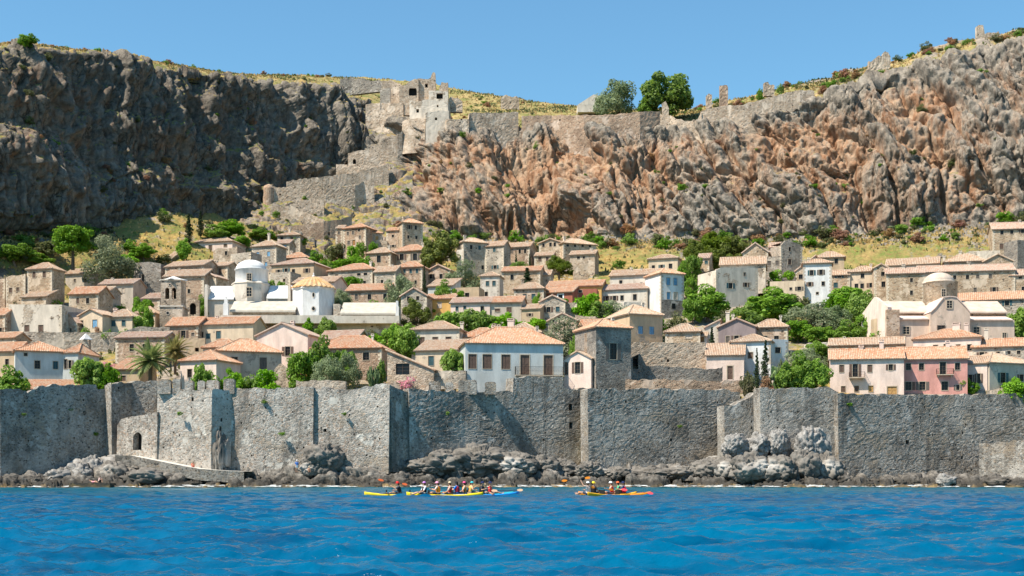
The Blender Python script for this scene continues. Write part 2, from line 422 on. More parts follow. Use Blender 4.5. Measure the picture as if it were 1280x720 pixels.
for (px, ty, tD, by, bD, my, mD, ry, rD, sy, sD) in CL:
    x, y, z = P(px, ty, tD); rx_, ry_, rz_ = P(px, ry, rD)
    cols.append((px, [(x * .96, y - 9, min(z - 6, gz(y - 9) - 3)), (ty, tD), (by, bD), (my, mD), (ry, rD), (rx_ * 1.03, ry_ + 12, rz_ + 1.5)]))
u, G = sheet(cols, [6, 36, 85, 85, 14], 1250, 26)
G = smooth2(G, 6)
N = normals(G); N *= np.sign(np.sum(N * (np.array([0, -40, 30]) - G), 2, keepdims=True))
nv = G.shape[1]; vj = np.arange(nv)[None, :] + 0 * u[:, None]; uu = u[:, None] + 0 * vj
face = np.clip((vj - 30) / 22, 0, 1) * np.clip((nv - 4 - vj) / 14, 0, 1)
tal = np.clip(vj / 14, 0, 1) * (1 - face * .6)
x, y, z = G[..., 0], G[..., 1], G[..., 2]
s = np.hypot(x, 0) * np.sign(x) + y * .6
rightside = np.clip((uu - 460) / 60, 0, 1)
# long buttresses with near-vertical axes, overhangs, blocks
warp = 6 * fbm(x / 22, y / 22, z / 22, 3, 71)
ribs = ridged((s + warp) / 26, y * 0, (z + warp) / 95, 2, 21)
ribs2 = ridged((s + warp * .6) / 9.5, y * 0, z / 38, 3, 31)
w1, w2, wid = worley((x + warp * .3) / 5.5, (y + warp * .3) / 5.5, z / 8.5, 41)
v1, v2, vid = worley(x / 2.1, y / 2.1, z / 2.6, 47)
ledge = fbm(x / 40, y / 40, z / 7.0, 3, 53)
ribs3 = ridged((s + warp) / 15, y * 0 + 3.3, (z + .7 * s + warp) / 60, 2, 27)
ribs3 = ridged((s + warp) / 15, y * 0 + 3.3, (z + .7 * s + warp) / 60, 2, 27)
wx, wz = s + warp * .8 + 2.5 * fbm(x / 7, y / 7, z / 9, 3, 63), z + 3 * fbm(x / 9, y / 9, z / 9, 3, 65)
p1, p2, pid = worley(wx / 6.5, y / 40, wz / 30, 43); q1, q2, qid = worley(wx / 2.6 + 9, y / 20, wz / 9.5, 45)
lft = (1 - .6 * (1 - rightside)) * (1 - .55 * np.exp(-((uu - 635) / 112) ** 4) * np.clip((vj - 62) / 30, 0, 1))
disp = face * (5.5 * ribs + 3.2 * lft * (ribs2 - .3) + 2.2 * (ribs3 - .3) + 3.0 * fbm(x / 18, y / 18, z / 26, 4, 61) + 3.4 * lft ** 2 * (.55 - np.minimum(p1, 1) ** 1.3) - 2.6 * lft * np.exp(-((p2 - p1) / .10) ** 2) - 1.0 * np.exp(-((q2 - q1) / .10) ** 2) + 2.4 * lft * (pid - .5) + 1.3 * (.5 - np.minimum(q1, 1) ** 1.2) + 1.5 * lft * (qid - .5)
        + (.8 + 1.6 * (1 - rightside)) * (wid - .5) + (1.6 + 1.8 * (1 - rightside)) * ledge + (1 - rightside) * 3.0 * fbm(x / 9, y / 9, z / 8, 4, 66) + .5 * (vid - .5) + .35 * np.minimum(v2 - v1, .4)) + face * lft * (1.3 * (ridged(wx / 4.2, y / 4, wz / 15, 3, 73) - .4) + .6 * (ridged(x / 1.6, y / 1.6, z / 3.4, 2, 75) - .4) + .3 * fbm(x / .8, y / .8, z / .8, 2, 77)) + face * .4 * (vid - .5)
disp += tal * (1.6 * fbm(x / 8, y / 8, z / 8, 4, 81) + 1.3 * (wid - .4) * (1 - face) + .9 * (vid - .4) * (1 - face))
# caves and hollows of the orange wall
for cx, cy, r, dep in ((676, 231, 9, 5), (812, 205, 10, 3), (640, 205, 34, 3), (790, 240, 28, 3.2), (640, 262, 10, -3.5), (520, 200, 22, 2), (590, 240, 30, -3), (1000, 215, 22, -2.5), (700, 255, 14, -2.5)):
    rr = np.hypot(uu - cx, (HY - (z - CH) / y * F) - cy) if False else np.hypot(x - P(cx, cy, 384)[0], (z - P(cx, cy, 384)[2]) * .8) / 384 * F
    disp -= dep * np.exp(-(rr / r) ** 2) * face
G2 = G + N * disp[..., None] * np.array([1, 1, .55])
N2 = normals(G2); N2 *= np.sign(np.sum(N2 * N, 2, keepdims=True))
pyG = HY - (G2[..., 2] - CH) / G2[..., 1] * F
hol = np.clip(-(disp - np.median(disp[face > .9])) / 5.0, -.5, 1)                       # sheltered hollows keep the orange rock, weathered ribs are grey
tone = (.16 - .04 * rightside + .12 * np.clip((uu - 860) / 120, 0, 1) + .56 * rightside * np.clip(1.3 - np.abs(uu - 680) / 420, .45, 1)) + .28 * np.exp(-((uu - 635) / 112) ** 4) + .55 * fbm(s / 12, y / 40, z / 40, 4, 91) + .5 * hol * (.4 + .6 * rightside) + .22 * np.clip((z - 66) / 30, -.8, .6) * rightside
tone = np.clip(tone, 0, 1.2) * np.clip((vj - 30) / 30, .3, 1) * (1 - .8 * np.clip((vj - (nv - 44)) / 22, 0, 1))
flat = np.clip((N2[..., 2] - .5) / .3, 0, 1)
win = np.maximum(np.exp(-((uu - 1120) / 110) ** 4), np.maximum(np.exp(-((uu - 790) / 55) ** 4) * .9, np.exp(-((uu - 60) / 190) ** 4) * .8))
grass = np.clip(flat * (.62 - .25 * rightside) + (.10 + .75 * win) * (1 - np.clip((vj - 14) / 20, 0, 1)) * (.5 + .6 * fbm(x / 9, y / 9, z / 9, 3, 15)) + .5 * np.clip((vj - (nv - 16)) / 8, 0, 1), 0, 1)
cliff = grid_mesh('cliff', G2, M_CLIFF, dict(tone=tone, grass=grass, brown=.8 * (1 - rightside) * np.clip(.75 + fbm(x / 25, y / 25, z / 25, 3, 19), 0, 1)), smooth=True); tag(cliff, kind='structure')  # left side browner, with part of its shade painted into the rock
CLP, CLN, CLU, CLV = G2, N2, uu, vj
# ------------------------------------------------------------------ hilltop behind the rim
hc = []
for (px, ty, tD, by, bD, my, mD, ry, rD, sy, sD) in CL:
    a = Vector(P(px, ry, rD)); b = Vector(P(px, sy, sD))
    hc.append((px, [(a.x, a.y + 3, a.z - 2.0), tuple(a.lerp(b, .35) + Vector((0, 0, .6))), tuple(b), (b.x * 1.1, b.y + 60, b.z + 2), (b.x * 1.3, b.y + 300, b.z - 60)]))
u3, H = sheet(hc, [22, 60, 18, 10], 700, 30); H = smooth2(H, 5)
x, y, z = H[..., 0], H[..., 1], H[..., 2]
hj = np.arange(H.shape[1])[None, :] + 0 * x; fade = np.clip(hj / 8, 0, 1)
rough_right = np.clip((u3[:, None] - 880) / 150, .35, 1)
H = H.copy(); H[..., 2] += fade * (rough_right * 1.9 * ridged(x / 13, y / 16, x * 0, 4, 101) - .7 + .7 * fbm(x / 4, y / 4, z * 0, 3, 103) * rough_right)
HN = normals(H); HN *= np.sign(HN[..., 2:3])
hg = np.clip(1.0 - .35 * np.clip((u3[:, None] - 900) / 120, 0, 1) - .55 * np.clip(ridged(x / 13, y / 16, x * 0, 4, 101) - .25, 0, 1) * 1.4 * rough_right + .2 * fbm(x / 5, y / 5, z * 0, 3, 9), 0, 1)
hill = grid_mesh('hilltop', H, M_TERR if False else rockmat('hilltop_ground', (.20, .17, .14), (.40, .34, .28), (.4, .28, .18), (.42, .31, .14), .3), dict(tone=.3 + 0 * x, grass=hg)); tag(hill, kind='structure')
# ------------------------------------------------------------------ rocky spur that carries the zigzag ramp
SP = [(270, 318, 338, 300, 350, 285, 362), (300, 316, 345, 290, 358, 268, 374), (330, 312, 350, 285, 362, 252, 378), (370, 310, 356, 282, 368, 240, 384),
      (410, 308, 360, 276, 372, 226, 392), (440, 308, 362, 268, 376, 212, 397), (470, 308, 363, 262, 378, 200, 401), (500, 308, 364, 255, 381, 185, 403), (530, 308, 365, 264, 382, 210, 400), (560, 308, 366, 280, 382, 250, 392)]
sc_ = []
for px, a, b, c, d, e, f_ in SP:
    X0 = P(px, a, b); X3 = P(px, e, f_)
    sc_.append((px, [(X0[0], X0[1] - 6, X0[2] - 7), (a, b), (c, d), (e, f_), (X3[0], X3[1] + 10, X3[2] + .5), (X3[0], X3[1] + 22, X3[2] - 12)]))
us, S = sheet(sc_, [6, 40, 70, 16, 10], 420, 14); S = smooth2(S, 4)
x, y, z = S[..., 0], S[..., 1], S[..., 2]
SN = normals(S); SN *= np.sign(SN[..., 2:3])
w1, w2, wid = worley(x / 4, y / 4, z / 4, 141)
sd_ = 2.2 * (ridged(x / 11, y / 9, z / 13, 4, 151) - .45) + 1.8 * (wid - .5) + .9 * np.minimum(w2 - w1, .4) + .5 * fbm(x / 1.3, y / 1.3, z / 1.3, 3, 155)
edge = np.clip(np.minimum(us - us[0], us[-1] - us) / 20, 0, 1)[:, None]
S2 = S + SN * (sd_ * (.5 + .5 * edge) * .8)[..., None]
SN2 = normals(S2); SN2 *= np.sign(SN2[..., 2:3])
sg_ = np.clip(.18 + .7 * np.clip((SN2[..., 2] - .5) / .4, 0, 1) + .5 * fbm(x / 8, y / 8, z / 8, 3, 5), 0, 1)
spur = grid_mesh('rocky_spur', S2, M_CLIFF, dict(tone=.35 + 0 * x, grass=sg_)); tag(spur, kind='structure')
def spur_at(px, py):
    """point of the spur seen nearest to this direction"""
    pp = 640 + S2[..., 0] / S2[..., 1] * F; qq = HY - (S2[..., 2] - CH) / S2[..., 1] * F
    k = np.argmin((pp - px) ** 2 + (qq - py) ** 2 + (np.arange(S2.shape[1])[None, :] > 118) * 1e6); return S2.reshape(-1, 3)[k]
# ------------------------------------------------------------------ sea
def watermat():
    m = NT('sea_water'); v = m.n('TexCoord').outputs['Object']
    big = m.noise(m.scale(v, .5, 1, 1), 0.05, 4); mid = m.noise(m.scale(v, .55, 1, 1), 0.5, 4, .6)
    col = m.mix(m.mapr(big, .35, .65), (.000, .068, .158), (.000, .100, .195))
    col = m.mix(m.mapr(mid, .47, .66, 0, .75), col, (.000, .034, .092))
    dist = m.n('SeparateXYZ', i_0=v).outputs[1]
    col = m.mix(m.mapr(m.math('ADD', dist, m.math('MULTIPLY', big, 60.0)), 110, 225, 0, .75), col, (.000, .105, .132))                        # shallower, greener water over the ledge by the shore
    fo = m.mapr(m.noise(m.scale(v, .45, 1, 1), 5.0, 5, .75), .93, .95)
    col = m.mix(m.math('MULTIPLY', fo, m.mapr(m.noise(v, .3, 3), .5, .62)), col, (.7, .75, .78))
    m.set('IOR', 1.33); m.set('Specular IOR Level', .10)
    h = m.math('ADD', m.noise(m.scale(v, .6, 1, 1), 3.2, 4, .6), m.math('MULTIPLY', m.noise(v, 11, 3), .25))
    return m.out(col, .16, h, .07, .8)
M_SEA = watermat()
na, nr = 620, 760
ang = np.tan(np.linspace(R(-31), R(31), na))[:, None]; rr = np.exp(np.linspace(math.log(7.0), math.log(236), nr))[None, :]
Y = rr + 0 * ang; Xs = ang * Y; Zs = 0 * Y; dX = 0 * Y; dY = 0 * Y
rs = np.random.RandomState(5)
for k in range(46):
    lam = .22 * (2.9 / .22) ** (k / 45.0); th = R(250) + rs.randn() * .55; kx, ky = math.cos(th) * 2 * math.pi / lam, math.sin(th) * 2 * math.pi / lam
    amp = .0115 * lam ** .72; ph = rs.rand() * 6.28
    aa = np.clip(lam / (Y * .0047 * 2.2) - .4, 0, 1)
    ps = kx * Xs + ky * Y + ph + 1.3 * vnoise(Xs / (lam * 3), Y / (lam * 3), 0 * Y + k, 7)
    Zs = Zs + aa * amp * np.sin(ps); dX = dX - aa * amp * .3 * math.cos(th) * np.cos(ps) * -1; dY = dY + aa * amp * .3 * math.sin(th) * np.cos(ps)
Zs *= (1 + .5 * fbm(Xs / 15, Y / 15, 0 * Y, 2, 3)) * np.clip((232 - Y) / 15, 0, 1)
W_ = np.stack([Xs + dX, Y + dY, Zs], -1)
water = grid_mesh('sea', W_, M_SEA); tag(water, kind='structure')
mb = MB(); mb.poly([(-6000, -2500, -.45), (6000, -2500, -.45), (6000, 7000, -.45), (-6000, 7000, -.45)])
deep = mb.build('open_sea', M_SEA); tag(deep, kind='structure')
# ------------------------------------------------------------------ rocky shore under the town wall
def shoremat():
    m = NT('shore_rock'); v = m.n('TexCoord').outputs['Object']; z = m.n('SeparateXYZ', i_0=m.n('NewGeometry').outputs['Position']).outputs[2]
    n1 = m.noise(v, .9, 8, .72); n2 = m.noise(v, .25, 4)
    col = m.mix(m.mapr(n1, .35, .65), (.07, .064, .057), (.27, .245, .215))
    hgt = m.math('ADD', z, m.math('MULTIPLY', m.math('SUBTRACT', n1, .5), 3.0))
    col = m.mix(m.mapr(hgt, 2.3, .9, 0, .88), col, (.04, .036, .03))                       # wet algae belt
    col = m.mix(m.math('MULTIPLY', m.mapr(hgt, .5, .2, 0, .8), m.mapr(n2, .42, .6)), col, (.27, .19, .09))                        # ochre tide line
    col = m.mix(m.math('MULTIPLY', m.mapr(n2, .5, .62), m.mapr(hgt, 2.4, 3.4, 0, .7)), col, (.50, .48, .45))
    return m.out(col, .8, n1, .35, 1.0)
M_SHORE = shoremat()
SH = [(-160, 600, 186, 176), (0, 598, 199, 191), (40, 596, 203, 193), (70, 588, 205, 194), (105, 574, 207, 195), (150, 571, 207, 196), (200, 578, 204, 197), (270, 590, 203, 198),
      (340, 589, 203, 198), (390, 587, 202, 198), (470, 588, 201, 198), (500, 578, 204, 198), (535, 568, 207, 199), (600, 570, 210, 200), (650, 570, 211, 201), (700, 577, 213, 202), (730, 588, 212, 202), (790, 585, 212, 202),
      (860, 584, 214, 202), (900, 573, 213, 201), (930, 569, 211, 200), (1000, 572, 210, 198), (1040, 582, 210, 198), (1064, 598, 211, 200), (1090, 601, 212, 201), (1130, 600, 213, 201), (1200, 599, 214, 200), (1240, 603, 210, 198), (1300, 605, 208, 194), (1480, 606, 202, 186)]
cols = []
for px, py, D, Dw in SH:
    a = P(px, py, D); w0 = P(px, 600, Dw)
    cols.append((px, [(a[0] * 1.02, a[1] + 6, a[2] - .2), a, ((a[0] * .45 + w0[0] * .55), a[1] * .5 + Dw * .5, a[2] * .42 + .1), (w0[0], Dw, .15), (w0[0] * .96, Dw - 8, -3.5)]))
ush, SG = sheet(cols, [8, 22, 22, 16], 1000, 5)
x, y, z = SG[..., 0], SG[..., 1], SG[..., 2]
w1, w2, wid = worley(x / 2.0, y / 2.0, z / 1.6, 211); a1, a2, aid = worley(x / .8, y / .8, z / .8, 217)
k = np.clip(np.arange(SG.shape[1])[None, :] / 10 - .2, .1, 1) + 0 * x
nn = normals(SG); nn *= np.sign(nn[..., 2:3])
SG = SG + nn * (k * (1.5 * (wid - .45) + .9 * np.minimum(w2 - w1, .5) + .55 * (aid - .5) + .3 * np.minimum(a2 - a1, .4) + .9 * fbm(x / 5, y / 5, z / 5, 3, 5)))[..., None]
shore = grid_mesh('rocky_shore', SG, M_SHORE, smooth=False); tag(shore, kind='structure')
M_PATHWALL = stone('path_rubble', (.10, .095, .085), (.36, .33, .29), (.24, .19, .14), .35, .0, (.46, .43, .39), 1.3)
# pale path down from the sea gate
mb = MB()
WP = [(150, 571.5, 204.5), (170, 572, 204), (195, 577, 202.3), (225, 583, 201), (255, 588.5, 200), (285, 590.6, 199.8), (310, 591.6, 199.6)]
pl = [Vector(P(*q)) for q in WP]
for a, b in zip(pl, pl[1:]):
    w_ = Vector((.3, 1.5, .0)); d_ = Vector((0, 0, .28))
    A, B_, C_, D_ = a - w_, b - w_, b + w_ * 1.4, a + w_ * 1.4
    mb.poly([A + d_, B_ + d_, C_ + d_, D_ + d_]); mb.cm = 1; mb.poly([A - d_ * 5, B_ - d_ * 5, B_ + d_, A + d_]); mb.cm = 0
tag(mb.build('path', [plain('pale_concrete', (.56, .53, .48), .9, .2), M_PATHWALL]), kind='structure')
# white wash along the waterline
def foammat():
    m = NT('sea_foam'); v = m.objvec(False); n = m.noise(m.scale(v, .5, 1, 1), 1.4, 6, .7)
    m.set('Base Color', (.80, .84, .85)); m.set('Alpha', m.mapr(n, .47, .58)); m.set('Roughness', .6); return m.mat
mb = MB()
for i in range(len(SH) - 1):
    for t in range(6):
        q = []
        for tt in (t / 6, (t + 1) / 6):
            px = SH[i][0] * (1 - tt) + SH[i + 1][0] * tt; Dw = SH[i][3] * (1 - tt) + SH[i + 1][3] * tt
            q.append((P(px, 600, Dw)[0], Dw, px))
        mb.poly([(q[0][0], q[0][1] - 1.9 + .8 * math.sin(q[0][2] * .11), .13), (q[1][0], q[1][1] - 1.9 + .8 * math.sin(q[1][2] * .11), .13), (q[1][0], q[1][1] + .6, .42), (q[0][0], q[0][1] + .6, .42)])
tag(mb.build('sea_foam', foammat()), kind='stuff')

# ------------------------------------------------------------------ masonry walls (town wall, ramparts, terraces, ruins)
def quad_wall(mb, us, zs, pos, top, holes, disp=None):
    """front skin on a tensor grid u x z with holes; pos(u, z) gives a world point; the last row follows top(u)"""
    grid = {}
    def V(i, j):
        if (i, j) not in grid:
            u_ = us[i]; z_ = min(zs[j], top(u_)) if j < len(zs) else top(u_)
            p = pos(u_, z_)
            if disp: p = disp(p, u_, z_)
            grid[(i, j)] = mb.vert(*p)
        return grid[(i, j)]
    for i in range(len(us)): V(i, len(zs))
    for i in range(len(us) - 1):
        uc = (us[i] + us[i + 1]) / 2
        for j in range(len(zs)):
            z0 = zs[j]; z1 = zs[j + 1] if j + 1 < len(zs) else top(uc)
            if z0 >= min(top(us[i]), top(us[i + 1])) and z0 >= max(top(us[i]), top(us[i + 1])): continue
            zc = (z0 + z1) / 2
            if any(h[0] < uc < h[1] and h[2] < zc < h[3] for h in holes): continue
            mb.face((V(i, j), V(i + 1, j), V(i + 1, j + 1), V(i, j + 1)))
    return grid
def cuts(a, b, step, extra):
    n = max(1, int(round((b - a) / step))); base = [a + (b - a) * k / n for k in range(n + 1)]
    ex = sorted(set(round(e, 4) for e in extra if a < e < b))
    base = [q for q in base if q in (a, b) or all(abs(q - e) > step * .3 for e in ex)] if ex else base
    return sorted(set(base + ex))
M_DARK = glass('dark_interior', (.012, .011, .010), .9)
def rwall(name, label, cat, pts, thick, mat, holes=(), jag=.15, step=.5, rough=.03, batter=0.0, seed=1, group=None, back=True, cell=None, parent=None, top_mat=None):
    """pts: (px, ytop, ybottom, D) along the wall; holes: (px, py, w, h) in photo pixels. Rough-topped solid masonry"""
    W3 = [(Vector((*P(px, 600, D)[:2], 0)), P(px, yt, D)[2], P(px, yb, D)[2]) for px, yt, yb, D in pts]
    L = [0.0]
    for a, b in zip(W3, W3[1:]): L.append(L[-1] + (b[0] - a[0]).length)
    zt = [a[1] for a in W3]; zb = min(a[2] for a in W3)
    xs = [a[0].x for a in W3]; ys = [a[0].y for a in W3]
    rj = random.Random(seed); jt = {}
    def top(u_):
        k = round(u_ / .9)
        if k not in jt: jt[k] = rj.uniform(-jag, jag * .6)
        return float(np.interp(u_, L, zt)) + jt[k]
    dirs = (W3[-1][0] - W3[0][0]).normalized(); nrm = Vector((dirs.y, -dirs.x, 0))
    zmax = max(zt)
    def pos(u_, z_):
        bx = float(np.interp(u_, L, xs)); by = float(np.interp(u_, L, ys)); k = batter * (zmax - z_)
        return Vector((bx + nrm.x * k, by + nrm.y * k, z_))
    hs = []
    arched = []
    for (hx, hy, hw, hh, *ar) in holes:
        arched.append(bool(ar)); cu = float(np.interp(hx, [p[0] for p in pts], L)); D = float(np.interp(hx, [p[0] for p in pts], [p[3] for p in pts]))
        cz = P(hx, hy, D)[2]; a, b = hw / 2 / F * D, hh / 2 / F * D
        hs.append((cu - a, cu + a, cz - b, cz + b))
    us = cuts(0, L[-1], step, [h[i] for h in hs for i in (0, 1)] + L[1:-1]); zs = cuts(zb, min(zt) - jag - .05, step, [h[i] for h in hs for i in (2, 3)])
    def disp(p, u_, z_):
        if any(h[0] - .05 <= u_ <= h[1] + .05 and h[2] - .05 <= z_ <= h[3] + .05 for h in hs): return p
        return p + nrm * (rough * (rj.random() - .5) * 2)
    mb = MB(); g = quad_wall(mb, us, zs, pos, top, hs, disp)
    nj = len(zs)
    bk = nrm * -thick
    tb = [mb.vert(*(pos(u_, top(u_)) + bk)) for u_ in us]; bb = [mb.vert(*(pos(u_, zb) + bk)) for u_ in us]
    for i in range(len(us) - 1):
        if (i, nj) in g and (i + 1, nj) in g: mb.face((g[(i, nj)], g[(i + 1, nj)], tb[i + 1], tb[i]))
        if back: mb.face((bb[i + 1], bb[i], tb[i], tb[i + 1]))
    col0 = [g[(0, j)] for j in range(nj + 1) if (0, j) in g]; coln = [g[(len(us) - 1, j)] for j in range(nj + 1) if (len(us) - 1, j) in g]
    mb.face(col0 + [tb[0], bb[0]]); mb.face([bb[-1], tb[-1]] + coln[::-1])
    me_holes = []
    for (a, b, c, d), ar in zip(hs, arched):                                                 # reveals
        if ar:
            r_ = (b - a) / 2; cx_ = (a + b) / 2; ap = [(cx_ + r_ * math.cos(t), d - r_ + r_ * math.sin(t)) for t in [math.pi * k / 8 for k in range(9)]]; inn = nrm * -.02
            mb.poly([pos(*p) + inn for p in ap[:5]] + [pos(b, d) + inn]); mb.poly([pos(*p) + inn for p in ap[4:]] + [pos(a, d) + inn])
        q = [pos(a, c), pos(b, c), pos(b, d), pos(a, d)]; dep = nrm * -min(thick * .8, 1.2)
        for k_ in range(4): mb.poly([q[k_], q[k_] + dep, q[(k_ + 1) % 4] + dep, q[(k_ + 1) % 4]])
        me_holes.append([v + dep * .97 for v in q])
    o = mb.build(name, mat, parent)
    if label: tag(o, label, cat, group)
    for q in me_holes:
        h = MB(); h.poly(q); h.build('opening', M_DARK, o)
    o['_n'] = list(nrm)
    return o
def merlons(wall, lst, D, thick=.9, mat=None):
    for x0, x1, yt, yb in lst:
        mb = MB(); a, b = P(x0, yt, D), P(x1, yb, D); r = random.Random(int(x0))
        n = 3
        mb.box(a[0], b[0], D - .1, D + thick, b[2] - .5, a[2] - .12)
        t0 = .1; mb.box(a[0] + t0, b[0] - t0, D, D + thick - .1, a[2] - .123, a[2] + .02)
        mb.box(a[0] + .3, b[0] - .3, D + .1, D + thick - .2, a[2] + .018, a[2] + .1)
        mb.build('merlon', mat or M_SEAWALL, wall)
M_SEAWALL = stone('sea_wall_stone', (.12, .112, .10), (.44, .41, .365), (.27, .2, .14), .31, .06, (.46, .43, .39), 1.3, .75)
M_SEAWALL_LIT = stone('sunlit_sea_wall_stone', (.16, .145, .125), (.56, .51, .45), (.40, .28, .2), .30, .10, (.56, .52, .46), 1.3, .75)  # paler copy for the sunlit sections, sunlight put into the stone colour
# ------------------------------------------------------------------ the town wall along the sea
sw = lambda lab, pts, holes=(), **k: rwall('sea_wall', lab, 'town wall', pts, k.pop('thick', 3.0), k.pop('mat', M_SEAWALL), holes, group='sections of the town wall along the sea', jag=k.pop('jag', .24), **k)
def speck(x0, x1, y0, y1, n, sd):
    r = random.Random(sd); return [(r.uniform(x0, x1), r.uniform(y0, y1), 1.9, 2.2) for _ in range(n)]
sw('long dark section of town wall west of the sea gate', [(-150, 488, 604, 194), (0, 487, 604, 199), (32, 487, 600, 202), (34, 492, 600, 202.2), (46, 484, 600, 203), (60, 481, 600, 204), (120, 480, 590, 209.5), (122, 486, 590, 209.7), (136, 486, 590, 210.8), (139, 478, 590, 211)], speck(20, 130, 500, 560, 7, 1), batter=.04, seed=3, jag=.25)
g1 = sw('narrow set-back wall tower beside the sea gate under a palm', [(139, 479, 580, 208.2), (165, 477, 580, 211.5), (197, 476, 580, 212.5)], [(148, 485, 2, 3)], batter=.02, seed=4)
rwall('gatehouse', 'low sunlit gatehouse with dark arched sea gate at head of the path', 'gate', [(147, 532, 574, 207.5), (152, 524, 574, 207), (165, 521, 574, 206), (185, 517, 574, 204.6), (197, 514, 574, 203.6)], 5.0, M_SEAWALL_LIT, [(172.5, 551.5, 14, 22, 'a')], jag=.12, seed=5, batter=.03)
gw = sw('sunlit bastion of town wall with a row of merlons above the path', [(197, 485, 592, 204.2), (230, 486, 592, 203), (265, 487, 594, 201.5), (290, 487, 594, 203.6)], [(241, 499, 3, 5), (277, 525, 3, 4), (276, 536, 3, 6), (254, 501, 2, 3)] + speck(205, 260, 505, 570, 4, 3), mat=M_SEAWALL_LIT, batter=.05, seed=6)
merlons(gw, [(197, 213.5, 475, 488), (216, 225.5, 474, 488), (231, 241.5, 476, 488), (247, 256, 476.5, 488), (258, 273.5, 476, 488), (279.5, 293, 474, 488)], 203.4, mat=M_SEAWALL_LIT)
sw('pale sunlit town wall behind two seated bathers', [(290, 485, 594, 203.6), (330, 485, 594, 203.2), (360, 484, 594, 203), (392, 483, 594, 202.6)], speck(296, 388, 498, 575, 9, 4), mat=M_SEAWALL_LIT, batter=.05, seed=7)
sw('sunlit town wall ending at a sharp squared stone corner', [(391, 484, 592, 203.2), (430, 486, 592, 202.4), (455, 484, 590, 201.8), (470, 480, 590, 201.5), (487, 480, 590, 201)], [(407, 538, 4, 4)] + speck(400, 480, 500, 575, 9, 5), mat=M_SEAWALL_LIT, batter=.045, seed=8)
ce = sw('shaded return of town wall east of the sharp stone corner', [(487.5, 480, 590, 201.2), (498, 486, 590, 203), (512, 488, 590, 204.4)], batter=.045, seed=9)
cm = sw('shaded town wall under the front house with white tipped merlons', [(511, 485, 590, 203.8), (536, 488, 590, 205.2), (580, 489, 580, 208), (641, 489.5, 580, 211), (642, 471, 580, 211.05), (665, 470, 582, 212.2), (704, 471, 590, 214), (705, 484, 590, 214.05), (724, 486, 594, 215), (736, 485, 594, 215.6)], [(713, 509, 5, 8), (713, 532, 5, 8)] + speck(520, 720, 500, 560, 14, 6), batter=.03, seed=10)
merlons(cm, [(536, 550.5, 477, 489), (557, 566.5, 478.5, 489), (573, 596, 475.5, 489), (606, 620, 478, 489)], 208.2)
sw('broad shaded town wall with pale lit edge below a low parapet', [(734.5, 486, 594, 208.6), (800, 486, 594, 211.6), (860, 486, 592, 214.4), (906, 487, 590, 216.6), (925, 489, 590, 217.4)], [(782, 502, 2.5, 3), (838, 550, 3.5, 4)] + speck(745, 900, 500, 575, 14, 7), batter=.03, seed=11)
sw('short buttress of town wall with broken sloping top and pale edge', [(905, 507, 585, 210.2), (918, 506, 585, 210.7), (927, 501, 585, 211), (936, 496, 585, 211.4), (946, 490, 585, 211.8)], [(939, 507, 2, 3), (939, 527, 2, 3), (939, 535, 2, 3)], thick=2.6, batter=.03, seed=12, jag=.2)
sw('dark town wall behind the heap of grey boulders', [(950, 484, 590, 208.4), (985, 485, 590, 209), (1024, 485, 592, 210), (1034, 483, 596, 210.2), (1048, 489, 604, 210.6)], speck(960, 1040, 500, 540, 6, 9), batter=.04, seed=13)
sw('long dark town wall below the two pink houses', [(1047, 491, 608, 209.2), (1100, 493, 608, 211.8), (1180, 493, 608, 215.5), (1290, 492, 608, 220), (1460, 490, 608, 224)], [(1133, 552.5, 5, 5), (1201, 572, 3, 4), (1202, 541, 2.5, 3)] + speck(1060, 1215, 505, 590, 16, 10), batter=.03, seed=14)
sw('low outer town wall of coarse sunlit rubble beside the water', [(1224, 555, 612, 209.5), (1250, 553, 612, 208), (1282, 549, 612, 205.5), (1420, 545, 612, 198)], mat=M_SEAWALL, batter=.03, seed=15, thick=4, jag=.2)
rwall('parapet', 'low pale parapet along the town wall beside the stone tower', 'wall', [(757, 477, 490, 217.5), (775, 474, 490, 217.7), (850, 474.5, 490, 218.5), (900, 476, 490, 219.2), (940, 475, 490, 219.8)], 1.0, WALL['sr'], jag=.18, seed=21)
rwall('garden_wall', 'low rubble garden wall behind the merlons of the sea gate bastion', 'wall', [(370, 476, 487, 211), (408, 475, 487, 210), (432, 477, 487, 209.5)], .8, WALL['sg'], jag=.15, seed=22)
rwall('garden_wall', 'rough grey stone wall beside the front house and yellow green shrub', 'wall', [(523, 464, 486, 216), (582, 463, 486, 214)], .8, WALL['sg'], jag=.1, seed=23)
rwall('garden_wall', 'low broken wall under the arched stone barn', 'wall', [(480, 477, 486, 210), (523, 478, 486, 210.5)], .8, WALL['sr'], jag=.3, seed=24)
rwall('ruined_wall', 'tall roofless stone wall beside the front stone tower', 'wall', [(789, 428, 466, 226.5), (830, 428, 466, 227), (882, 427.5, 466, 227.5)], 1.0, WALL['ru'], [(835, 451, 3, 3)], jag=.12, seed=25)
rwall('ruined_wall', 'shaded lower stone wall with square dark opening beside the tower', 'wall', [(788, 448, 484, 221.5), (800, 442, 484, 221.8), (808, 457, 484, 222), (850, 459, 484, 223), (880, 461, 484, 223.5), (902, 460, 484, 224), (905, 454, 484, 224.2)], 1.0, WALL['sd'], [(794.5, 452, 7, 9)], jag=.15, seed=26)
rwall('ruined_wall', 'crumbled stone pile wall beside the grey hipped cottage', 'wall', [(343, 462, 484, 222), (350, 456, 484, 222), (357, 460, 484, 222), (364, 468, 484, 221.6)], 1.2, WALL['ru'], jag=.4, seed=27)
rwall('terrace_wall', 'long grey terrace wall under the large blank grey house', 'wall', [(8, 414, 450, 247), (80, 415, 450, 247), (150, 415.5, 450, 248), (172, 408, 450, 249), (212, 409, 450, 250)], 1.2, WALL['sg'], jag=.08, seed=28)
